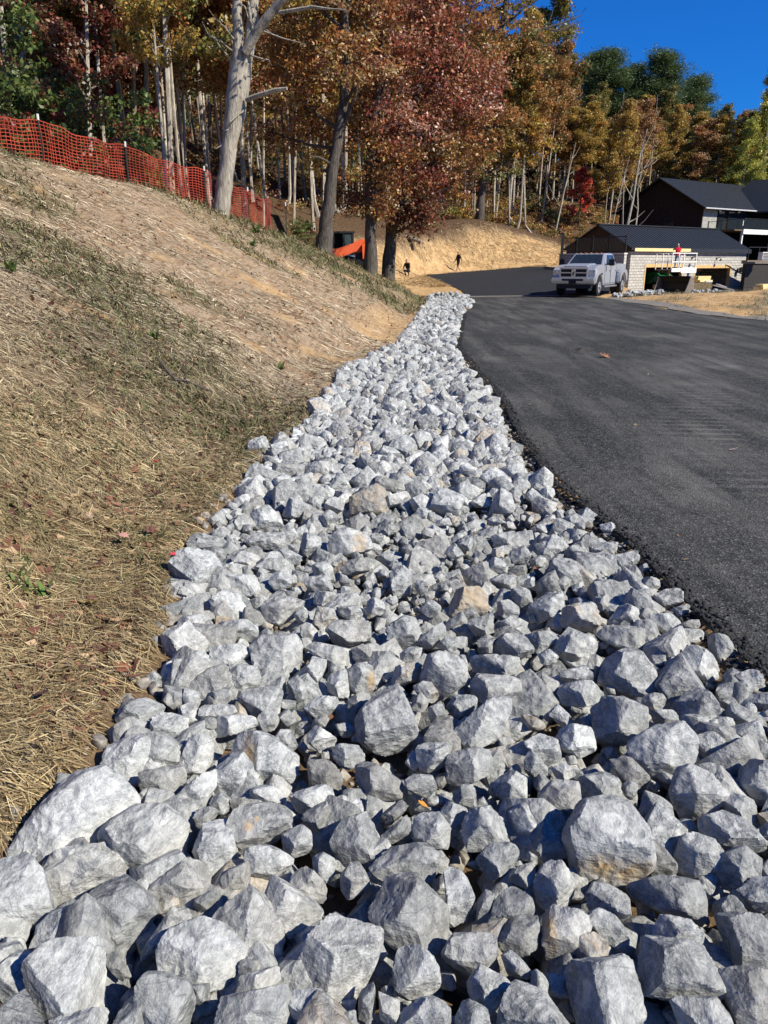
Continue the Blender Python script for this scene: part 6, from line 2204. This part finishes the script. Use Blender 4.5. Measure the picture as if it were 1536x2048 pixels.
def body(hipz=.92, lfoot=(.12, 0, .04), rfoot=(-.12, 0, .04), lknee=(.11, -.03, .5), rknee=(-.11, -.03, .5), lean=0.0, lh=(.28, -.06, .82), rh=(-.28, -.06, .82), le=(.27, .04, 1.1), re_=(-.27, .04, 1.1)):
    J, R = {}, {}
    def j(n, p, r): J[n] = p; R[n] = r
    j('pelvis', (0, 0, hipz), (.155, .115)); j('waist', (0, -.3 * lean, hipz + .2), (.145, .105)); j('chest', (0, -.7 * lean, hipz + .40), (.175, .12))
    j('neck', (0, -lean, hipz + .56), .055); j('jaw', (0, -lean - .035, hipz + .63), (.065, .075)); j('head', (0, -lean - .02, hipz + .73), (.078, .098)); j('crown', (0, -lean - .01, hipz + .80), (.06, .075))
    j('nose', (0, -lean - .125, hipz + .68), .012)
    for s, hand, elb, ft, kn in (('l', lh, le, lfoot, lknee), ('r', rh, re_, rfoot, rknee)):
        g = 1 if s == 'l' else -1
        j(s + 'shoulder', (g * .19, -.85 * lean, hipz + .47), .068); j(s + 'elbow', elb, .047); j(s + 'wrist', hand, .034)
        h, e = Vector(hand), Vector(elb)
        d = (h - e).normalized()
        pm = h + d * .08
        j(s + 'palm', tuple(pm), (.036, .022))
        side = d.cross(Vector((g, 0.2, 0))).normalized()
        for k, (off, ln) in enumerate(((-.03, .06), (-.01, .075), (.01, .07), (.03, .055))):
            b = pm + side * off + d * .02
            j(f'{s}finger{k}', tuple(b + d * ln * .6 + Vector((-g * .012, -.006, 0))), .009)
        j(s + 'thumb', tuple(h + d * .05 + side * -.05 + Vector((-g * .02, 0, 0))), .011)
        j(s + 'hip', (g * .10, 0, hipz - .06), .10); j(s + 'knee', kn, .062); j(s + 'ankle', (ft[0], ft[1], ft[2] + .06), .045); j(s + 'toe', (ft[0] + g * .02, ft[1] - .17, ft[2]), (.042, .032))
    bones = [('pelvis', 'waist'), ('waist', 'chest'), ('chest', 'neck'), ('neck', 'jaw'), ('jaw', 'head'), ('head', 'crown'), ('jaw', 'nose')]
    for s in 'lr':
        bones += [('chest', s + 'shoulder'), (s + 'shoulder', s + 'elbow'), (s + 'elbow', s + 'wrist'), (s + 'wrist', s + 'palm'), (s + 'wrist', s + 'thumb'), ('pelvis', s + 'hip'), (s + 'hip', s + 'knee'), (s + 'knee', s + 'ankle'), (s + 'ankle', s + 'toe')]
        bones += [(s + 'palm', f'{s}finger{k}') for k in range(4)]
    return J, R, bones
SKIN, HAIR = (.42, .25, .17), (.03, .02, .015)
def dresser(top, legs, shoes, sleeves=True, shorts=False, hat=None):
    def f(a, b):
        ab = a + b
        if 'finger' in ab or 'palm' in ab or 'thumb' in ab: return SKIN
        if 'toe' in b: return shoes
        if 'knee' in a and 'ankle' in b: return SKIN if shorts else legs
        if 'hip' in ab: return legs
        if b == 'crown': return hat or HAIR
        if a == 'head' or b in ('head', 'jaw', 'nose'): return SKIN
        if 'elbow' in a and 'wrist' in b: return top if sleeves else SKIN
        return top
    return f
# man walking along the foot of the clay bank
p = at_d(916, 546, 67.5); p.z = hz(p.x, p.y)
p.z = max(p.z, at_d(916, 546, 67.5).z)
J, R, B = body(lfoot=(.10, -.22, .04), rfoot=(-.10, .34, .07), lknee=(.10, -.16, .5), rknee=(-.10, .06, .5), lh=(.27, .16, .84), le=(.27, .12, 1.08), rh=(-.27, -.22, .88), re_=(-.27, -.02, 1.08))
person('person', 'person in a black sleeveless top and dark shorts walking left below the clay bank', p, math.radians(-60), J, R, B, dresser((.018, .018, .02), (.016, .016, .02), (.3, .3, .3), sleeves=False, shorts=True))
# person farther left, squatting in a black jacket
p = at_d(816, 541, 60); 
J, R, B = body(hipz=.42, lfoot=(.13, -.05, .04), rfoot=(-.13, -.05, .04), lknee=(.16, -.34, .46), rknee=(-.16, -.34, .46), lean=.16, lh=(.16, -.42, .5), rh=(-.16, -.42, .5), le=(.27, -.2, .58), re_=(-.27, -.2, .58))
p.z = hz(p.x, p.y)
person('person', 'person in a black jacket crouching on the clay beyond the rock strip', p, math.radians(-35), J, R, B, dresser((.012, .012, .014), (.02, .02, .025), (.05, .04, .03)))
# worker on the platform
wpos = Vector((PF.x + UX * PL * .60 + UY * .55, PF.y + UY * PL * .60 - UX * .55, PF.z + .085))
J, R, B = body(lfoot=(.12, .0, .04), rfoot=(-.14, .05, .04), lean=.10, lh=(.10, -.62, 1.36), le=(.26, -.30, 1.30), rh=(-.10, -.60, 1.38), re_=(-.28, -.28, 1.30))
wk = person('person', 'worker in a red sweatshirt, jeans and pale cap on the lift platform', wpos, TH + math.radians(145), J, R, B, dresser((.50, .02, .035), (.10, .17, .30), (.04, .03, .03), hat=(.6, .58, .52)))

# ------------------------------------------------------------------ straw, grass, leaves and crumbs
def crest_y(x):
    s = sorted(CREST)
    return np.interp(x, [c[0] for c in s], [c[1] for c in s])
def bank_samples(n, d0, d1, px0=-160, px1=1000, seed=1, pw=1.0):
    g = np.random.default_rng(seed)
    d = d0 * (d1 / d0) ** (g.random(n) ** pw)
    x = (g.uniform(px0, px1, n) - 768) / 1560 * d * 1.04
    k = inside(x, d, TOE) & (d < crest_y(x) + 1.0)
    return x[k], d[k], g
def ribbons(name, x, y, ang, L, wid, lift, arch, tiltz, col, mat, g):
    """thin bent blades lying on or standing up from the ground"""
    n = len(x)
    e = .05
    z0 = height(x, y)
    sx, sy = (height(x + e, y) - z0) / e, (height(x, y + e) - z0) / e
    ca, sa = np.cos(ang), np.sin(ang)
    t = np.array([-.5, 0, .5])
    P = np.zeros((n, 3, 3))
    for k in range(3):
        dx, dy = ca * L * t[k], sa * L * t[k]
        bend = (arch if k == 1 else 0 * arch)
        P[:, k, 0] = x + dx - sa * bend * 1.5
        P[:, k, 1] = y + dy + ca * bend * 1.5
        P[:, k, 2] = z0 + sx * dx + sy * dy + lift + np.abs(bend) + tiltz * L * (t[k] + .5)
    s = np.stack([-sa, ca, g.uniform(-.9, .9, n)], 1) * (wid / 2)[:, None]
    V = np.zeros((n, 6, 3))
    for k in range(3):
        w = s * (1.0 if k < 2 else .45)
        V[:, 2 * k] = P[:, k] - w
        V[:, 2 * k + 1] = P[:, k] + w
    b = (np.arange(n) * 6)[:, None]
    F = np.concatenate([b + np.array([[0, 2, 3, 1]]), b + np.array([[2, 4, 5, 3]])])
    return np_mesh(name, V.reshape(-1, 3), F, mat, col=np.repeat(col, 6, 0))
def straw():
    x, y, g = bank_samples(330000, 1.5, 34, seed=21, pw=.85)
    clay, grass = front_masks(x, y)
    D0 = np.hypot(x, y)
    mat_ = fbm2(x, y, .7, 4, 12.0)
    keep = g.random(len(x)) > np.clip(0.80 * clay + .55 * sstep(.0, .35, -mat_) + .62 * sstep(7, 15, D0), 0, .95)
    x, y, grass = x[keep], y[keep], grass[keep]
    n = len(x)
    D = np.hypot(x, y)
    ang = np.where(g.random(n) < .62, g.normal(-.12, .55, n), g.uniform(0, 6.28, n))
    patch = fbm2(x, y, .5, 3, 2.2)
    ang = ang + patch * 1.3
    L = g.uniform(.05, .20, n) * np.clip(1 + (D - 8) * .03, 1, 1.6)
    wid = g.uniform(.0018, .0036, n) * np.clip(D / 4.5, 1, 3.2)
    pal = np.array([(.52, .39, .185), (.42, .30, .135), (.62, .50, .27), (.30, .21, .10), (.17, .12, .06), (.46, .35, .175), (.36, .235, .105)])
    # tone varies from patch to patch
    w = g.integers(0, len(pal), n)
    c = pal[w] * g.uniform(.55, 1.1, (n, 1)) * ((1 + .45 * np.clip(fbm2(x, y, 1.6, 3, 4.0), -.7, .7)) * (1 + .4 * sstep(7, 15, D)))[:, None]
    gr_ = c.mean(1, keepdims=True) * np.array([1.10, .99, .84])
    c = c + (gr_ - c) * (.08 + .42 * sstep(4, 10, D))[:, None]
    c = np.where((g.random(n) < grass * .55)[:, None], c * np.array([.45, .50, .40]), c)
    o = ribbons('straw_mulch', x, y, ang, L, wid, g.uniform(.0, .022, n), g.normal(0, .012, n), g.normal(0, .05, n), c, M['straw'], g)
    tag(o, 'loose straw mulch blown over the bank', 'straw', kind='stuff')
straw()
def bank_straw():
    g = np.random.default_rng(61)
    x, y = g.uniform(-8, 18, 60000), g.uniform(48, 77, 60000)
    x, y = x[~inside(x, y, DRIVE)], y[~inside(x, y, DRIVE)]
    top = np.interp(x, [-8, -6.1, -3, -0.6, 0.9, 3.1, 4.8, 7.2, 9.8, 13.6, 15.9, 18], [57, 58.5, 61.5, 64.5, 66.5, 68.5, 71, 72.6, 74.2, 75.2, 76, 74])
    k = (y < top + g.normal(0, .8, len(x))) & ~inside(x, y, ROCK_L + [(4, 40), (-80, 40)]) & (fbm2(x, y, 1.2, 4, 3.0) > -.25)
    x, y = x[k], y[k]
    n = len(x)
    pal = np.array([(.66, .46, .22), (.56, .37, .165), (.76, .57, .32), (.58, .41, .21), (.36, .23, .11)])
    c = pal[g.integers(0, 5, n)] * g.uniform(.6, 1.1, (n, 1))
    o = ribbons('cut_bank_straw', x, y, g.normal(-.9, .5, n), g.uniform(.15, .45, n), g.uniform(.015, .03, n), g.uniform(.0, .02, n), g.normal(0, .03, n), g.normal(0, .1, n), c, M['straw'], g)
    tag(o, 'straw and clods strewn over the bare clay bank', 'straw', kind='stuff')
bank_straw()
def grass():
    x, y, g = bank_samples(260000, 2.6, 38, seed=31, pw=.8)
    clay, gr = front_masks(x, y)
    cl = fbm2(x, y, .28, 3, 7.7)
    k = (g.random(len(x)) < gr * .8 * (cl > -.05))
    x, y = x[k], y[k]
    n = len(x)
    D = np.hypot(x, y)
    pal = np.array([(.095, .105, .035), (.13, .13, .05), (.065, .075, .025), (.20, .165, .08), (.16, .10, .06), (.10, .06, .035), (.24, .20, .10)])
    c = pal[g.integers(0, len(pal), n)] * g.uniform(.7, 1.25, (n, 1))
    o = ribbons('grass', x, y, g.uniform(0, 6.28, n), g.uniform(.04, .11, n) * np.clip(D / 12, 1, 2), g.uniform(.003, .006, n) * np.clip(D / 5, 1, 4.5), np.zeros(n), g.normal(0, .01, n), g.uniform(.2, 1.2, n), c, M['straw'], g)
    tag(o, 'thin green and brown grass sprouting through the straw', 'grass', kind='stuff')
grass()
def mound_grass():
    g = np.random.default_rng(8)
    x, y = g.uniform(10.6, 30, 26000), g.uniform(20, 44, 26000)
    k = (fbm2(x, y, 1.8, 4, 3.3) + .30 * np.exp(-((x - 15) / 3) ** 2 - ((y - 28) / 3) ** 2) > .12) & ~inside(x, y, ROAD) & ~inside(x, y, DRIVE)
    x, y = x[k], y[k]
    n = len(x)
    pal = np.array([(.20, .21, .12), (.28, .27, .17), (.14, .16, .075), (.33, .28, .18)])
    c = pal[g.integers(0, 4, n)] * g.uniform(.7, 1.2, (n, 1))
    o = ribbons('weeds', x, y, g.uniform(0, 6.28, n), g.uniform(.06, .18, n), g.uniform(.010, .018, n), np.zeros(n), g.normal(0, .03, n), g.uniform(.2, 1.2, n), c, M['straw'], g)
    tag(o, 'pale dusty weeds on the dirt by the garage', 'weeds', kind='stuff')
mound_grass()

LEAFOUT = [(0, -.55), (.06, -.2), (.34, -.34), (.27, -.1), (.55, .02), (.30, .12), (.42, .38), (.14, .26), (0, .6), (-.14, .26), (-.42, .38), (-.30, .12), (-.55, .02), (-.27, -.1), (-.34, -.34), (-.06, -.2)]
OVAL = [(0, -.5), (.16, -.3), (.22, 0), (.15, .3), (0, .55), (-.15, .3), (-.22, 0), (-.16, -.3)]
def leaf_geo(outline, s, curl, tilt, rz):
    v = [(0, 0, 0.02 * s)] + [(a * s, b * s, (abs(a) ** 2 * curl + (b * b) * curl * .6) * s) for a, b in outline]
    m = Matrix.Rotation(rz, 3, 'Z') @ Matrix.Rotation(tilt, 3, 'X')
    return [m @ Vector(p) for p in v], [(0, i + 1, (i + 1) % len(outline) + 1) for i in range(len(outline))]
def single_leaf(px, py, wpx, c, label, shape=LEAFOUT, tilt=.35, zoff=.02, on_rock=False):
    dg = bpy.context.evaluated_depsgraph_get()
    o_, d_ = Vector((0, 0, CAM_H)), Vector(ray(px, py)).normalized()
    hit, loc, *_r = scene.ray_cast(dg, o_, d_)
    p = loc if hit else ground_hit(px, py)
    s = wpx * cam_depth(p) / F_PX
    v, f = leaf_geo(shape, s, rnd.uniform(.35, .9), tilt * rnd.choice((-1, 1)), rnd.uniform(0, 6.28))
    v = v + [Vector(q) - Vector((0, 0, .0015)) for q in v]
    n = len(v) // 2
    f = f + [tuple(reversed([i + n for i in t])) for t in f]
    col = np.array([np.array(c) * rnd.uniform(.8, 1.2) for _ in v])
    zmin = min(q.z for q in v)
    o = np_mesh('fallen_leaf', [q[:] for q in v], f, M['litter'], col=col, loc=p + Vector((0, 0, -zmin * .6 + .003)) - d_ * .012)
    tag(o, label, 'leaf', 'single fallen leaves')
bpy.context.view_layer.update()
for a in [
    (127, 1335, 40, (.32, .19, .14), 'pinkish-brown lobed leaf lying on the straw at the left'),
    (83, 1391, 34, (.10, .05, .05), 'dark maroon leaf low on the straw below the pinkish-brown one'),
    (243, 1340, 38, (.24, .09, .05), 'red-brown leaf by the bare clay hole in the straw'),
    (268, 1356, 34, (.20, .085, .05), 'second red-brown leaf touching the clay hole on its right side'),
    (310, 925, 16, (.40, .03, .03), 'tiny bright red leaf high on the straw'),
    (176, 1035, 26, (.40, .28, .20), 'pale tan leaf on the green-tinged straw patch'),
    (246, 1073, 26, (.42, .22, .17), 'salmon-pink leaf on the straw left of the lone pale boulder'),
    (312, 990, 30, (.11, .055, .04), 'dark brown curled leaf on the upper straw'),
    (300, 1062, 30, (.16, .07, .05), 'dark red-brown leaf just above the lone pale boulder'),
    (345, 1110, 16, (.42, .05, .06), 'small crimson leaf beside the lone pale boulder'),
    (180, 1210, 44, (.40, .29, .10), 'large yellow-tan leaf on the lower straw'),
    (90, 1180, 40, (.27, .14, .10), 'faded pinkish leaf near the green weeds'),
    (662, 1440, 40, (.17, .085, .05), 'brown curled leaf caught between rocks in the strip', OVAL),
    (845, 1610, 24, (.55, .24, .05), 'bright orange-tan leaf wedged between the lower rocks', OVAL),
    (1078, 1152, 40, (.20, .08, .05), 'red-brown leaf tucked among rocks near bare red soil', OVAL),
    (1210, 715, 24, (.28, .13, .07), 'curled brown leaf lying on the open asphalt'),
    (1467, 900, 20, (.50, .38, .32), 'pale pinkish leaf on the asphalt at the right', OVAL),
    (1158, 700, 18, (.05, .04, .035), 'dark crumpled leaf on the asphalt far up'),
    (1372, 1120, 12, (.42, .30, .16), 'tiny tan leaf on the near asphalt', OVAL),
]: single_leaf(*a)

def litter():
    x, y, g = bank_samples(10000, 2.2, 36, seed=41, pw=.9)
    n = len(x)
    D = np.hypot(x, y)
    k = g.random(n) < np.clip(.15 + .85 * (fbm2(x, y, 1.2, 3, 6.1) > .0) + .4 * (D > 20), 0, 1)
    x, y, D = x[k], y[k], D[k]
    g2 = g
    # some lie on the drive and near its edge
    xr, yr = g.uniform(1.5, 12, 260), g.uniform(4, 36, 260)
    kr = inside(xr, yr, ROAD)
    sc = np.r_[g.uniform(.018, .042, len(x)), g.uniform(.008, .022, kr.sum())]
    x, y = np.r_[x, xr[kr]], np.r_[y, yr[kr]]
    n = len(x)
    z = height(x, y) + .02
    t = g.normal(size=(n, 3)); nr = g.normal(size=(n, 3)) * .6 + [0, 0, 1]
    nr /= np.linalg.norm(nr, axis=1)[:, None]
    t -= nr * (t * nr).sum(1)[:, None]
    t /= np.linalg.norm(t, axis=1)[:, None]
    b = np.cross(nr, t)
    P = np.c_[x, y, z]
    s = sc[:, None]
    V = np.stack([P - t * s, P + b * s * .62 + nr * s * .3, P + t * s, P - b * s * .62 + nr * s * .25], 1).reshape(-1, 3)
    pal = np.array([(.20, .10, .06), (.12, .05, .035), (.30, .18, .10), (.08, .04, .03), (.22, .10, .06), (.40, .28, .16)])
    c = pal[g.integers(0, 6, n)] * g.uniform(.7, 1.3, (n, 1))
    o = np_mesh('leaf_litter', V, np.arange(n * 4).reshape(n, 4), M['litter'], col=np.repeat(c, 4, 0))
    tag(o, 'small dry leaves scattered over the bank and drive', 'leaves', kind='stuff')
litter()

def weed(px, py, n, hgt, label, spread=.06, broad=.010):
    p = ground_hit(px, py, 1.2, 60)
    g = np.random.default_rng(int(px * 7 + py))
    V, F, C = [], [], []
    for k in range(n):
        a, l = g.uniform(0, 6.28), hgt * g.uniform(.5, 1.2)
        el = g.uniform(.35, 1.3)
        b = np.array([g.normal() * spread * .5, g.normal() * spread * .5, -.01])
        d = np.array([math.cos(a) * math.cos(el), math.sin(a) * math.cos(el), math.sin(el)])
        s = np.array([-math.sin(a), math.cos(a), 0]) * broad * g.uniform(.6, 1.4)
        i = len(V)
        pts = [b, b + d * l * .4, b + d * l * .8 + [0, 0, -.08 * l], b + d * l + [0, 0, -.35 * l * math.cos(el)]]
        for q, w in zip(pts, (.6, 1, .7, .08)): V += [q - s * w, q + s * w]
        F += [(i, i + 1, i + 3, i + 2), (i + 2, i + 3, i + 5, i + 4), (i + 4, i + 5, i + 7, i + 6)]
        c = np.array([(.08, .13, .025), (.11, .15, .04), (.065, .10, .025), (.17, .16, .06)][int(g.integers(0, 4))]) * g.uniform(.8, 1.2)
        C += [c] * 8
    o = np_mesh('weed', V, F, M['straw'], col=np.array(C), loc=p)
    tag(o, label, 'weed', 'green weeds in the straw')
for a in [(18, 1160, 26, .11, 'broad green grass clump at the left edge level with the lone pale boulder', .09, .008), (50, 1190, 30, .10, 'flat green weed right below the broad grass clump', .10, .009), (12, 1072, 16, .10, 'small upright green tuft at the left edge above the broad grass clump', .04, .005), (140, 1170, 14, .06, 'little leafy weed right of the broad grass clump', .05, .008), (198, 1205, 14, .05, 'tiny green weed beside the large yellow-tan leaf', .05, .006), (45, 1130, 16, .08, 'thin grassy tuft between the upright tuft and the broad clump', .05, .005),
          (512, 468, 60, .34, 'bushy green weed at the top of the bank near the end of the fence', .03, .03), (505, 492, 30, .22, 'low green weed just under the bushy one', .03, .03), (310, 680, 40, .16, 'green tuft in the grassy band halfway up the bank', .03, .014), (560, 740, 40, .15, 'green tuft low on the bank above the strip', .03, .014), (20, 545, 46, .18, 'green tuft at the left edge high on the bank', .03, .016)]: weed(*a)

# a dead branch on the bank
def stick():
    mb = MB()
    pp = [ground_hit(x, y, 3, 40) + Vector((0, 0, z)) for x, y, z in ((318, 738, .10), (335, 752, .05), (352, 766, .03), (372, 772, .05), (425, 788, .02))]
    o = pp[0].copy()
    mb.tube([p - o for p in pp], [.010, .014, .016, .013, .006], 6)
    q = ground_hit(375, 735, 3, 40) + Vector((0, 0, .18))
    mb.tube([pp[3] - o, q - o], [.009, .004], 5)
    tag(mb.build('dead_branch', M['bark_dark'], None, loc=o, smooth=True), 'thin dark dead branch lying across the straw bank', 'branch')
stick()

def scatter_stones(name, label, pts, mat, tone_rng, lv=2):
    V, F, C, b = [], [], [], 0
    for x, y, z, s in pts:
        m = np.array(Matrix.Rotation(rnd.uniform(0, 6.28), 3, 'Z') @ Matrix.Rotation(rnd.uniform(-1, 1), 3, 'X'))
        v0, f = SHARDS[rnd.randrange(len(SHARDS))]
        v = (v0 * [rnd.uniform(.8, 1.4), 1, rnd.uniform(.55, .9)] * s) @ m.T + [x, y, z]
        V.append(v); F.append(f + b); b += len(v)
        c = np.zeros((len(v), 3)); c[:, 0] = rnd.uniform(*tone_rng); C.append(c)
    o = np_mesh(name, np.concatenate(V), np.concatenate(F), mat, col=np.concatenate(C))
    tag(o, label, name.split('_')[-1], kind='stuff')
def crumbs():
    pts = []
    for _ in range(11000):
        y = 1.0 + 25 * rnd.random() ** 2.2
        xr = np.interp(y, [p[1] for p in ROCK_R], [p[0] for p in ROCK_R])
        off = rnd.gauss(.02, .05) if rnd.random() < .9 else abs(rnd.gauss(0, .2))
        x = xr + off
        s = rnd.choice((.003, .004, .006, .008, .011)) * (1.2 if off < .10 else .55)
        pts.append((x, y, hz(x, y) if False else 0, s))
    A = np.array(pts)
    z = height(A[:, 0], A[:, 1])
    A[:, 2] = z + np.where(A[:, 0] > np.interp(A[:, 1], [p[1] for p in ROCK_R], [p[0] for p in ROCK_R]), .016, .012) + A[:, 3] * .25
    scatter_stones('asphalt_crumbs', 'loose black crumbs along the broken asphalt edge', A.tolist(), plain('asphalt_crumb', (.026, .0255, .025), .85, .3, var=.4, scale=40), (.1, .3))
crumbs()
def pebbles():
    pts = []
    for _ in range(5200):
        y = rnd.uniform(1.0, 8); xl = np.interp(y, [p[1] for p in ROCK_L], [p[0] for p in ROCK_L]); xr = np.interp(y, [p[1] for p in ROCK_R], [p[0] for p in ROCK_R])
        x = rnd.uniform(xl - .08, xr); pts.append((x, y, 0, rnd.choice((.006, .009, .014, .02, .026))))
    A = np.array(pts); A[:, 2] = height(A[:, 0], A[:, 1]) + A[:, 3] * .4
    scatter_stones('dirt_pebbles', 'small pebbles and clods in the gaps between rocks', A.tolist(), plain('clod', (.25, .225, .19), .95, .1, var=.5, scale=30), (.3, .6))
pebbles()
def heaps():
    pts = []
    for (x0, y0, x1, y1, dd, n, hh, s0, s1) in ((1226, 588, 1262, 598, 38, 90, .14, .04, .11), (1255, 592, 1325, 594, 38.5, 190, .18, .04, .12), (1385, 585, 1465, 579, 44, 170, .2, .04, .12), (1420, 578, 1450, 574, 46, 50, .25, .05, .12)):
        for _ in range(n):
            t = rnd.random()
            p = at_d(x0 + (x1 - x0) * t, y0 + (y1 - y0) * t, dd + rnd.gauss(0, .5))
            s = rnd.uniform(s0, s1)
            z = hz(p.x, p.y)
            pts.append((p.x, p.y, z + rnd.random() * hh, s))
    scatter_stones('stone_heap', 'heaps of grey stones dumped along the dirt before the garage', pts, M['rock'], (.45, .8), 2)
heaps()
APRON = [(3.9, 37.35), (4.2, 38.5), (7, 39.0), (10.0, 38.9), (10.2, 38.0), (7, 38.3), (4.6, 37.7)]
def mat_gravel():
    m = NT('dusty_gravel', .95, .1)
    p = m.pos()
    m.color(m.ramp(m.noise(p, 9, 7, .75), [(.3, (.10, .092, .08)), (.7, (.30, .27, .23))]))
    m.bump(m.noise(p, 30, 4), .6, .02)
    return m.m
M['gravel'] = mat_gravel()
tag(draped('gravel_path', APRON, M['gravel'], .030, jag=.06, cell=.4), 'pale dusty seam where the two pavings meet', 'path', kind='structure')
SHOULDER = [(10.0, 36.5), (10.05, 33), (10.2, 29), (9.95, 26), (10.3, 23.6), (11.6, 21.5), (15, 20.0), (19, 19.2), (19, 19.9), (15, 20.9), (12.3, 22.5), (11.0, 24.5), (10.9, 27), (11.2, 30), (11.0, 34), (10.8, 37)]
tag(draped('gravel_shoulder_path', SHOULDER, M['gravel'], .024, jag=.14, cell=.5), 'grey gravel shoulder along the right edge of the drive', 'path', kind='structure')
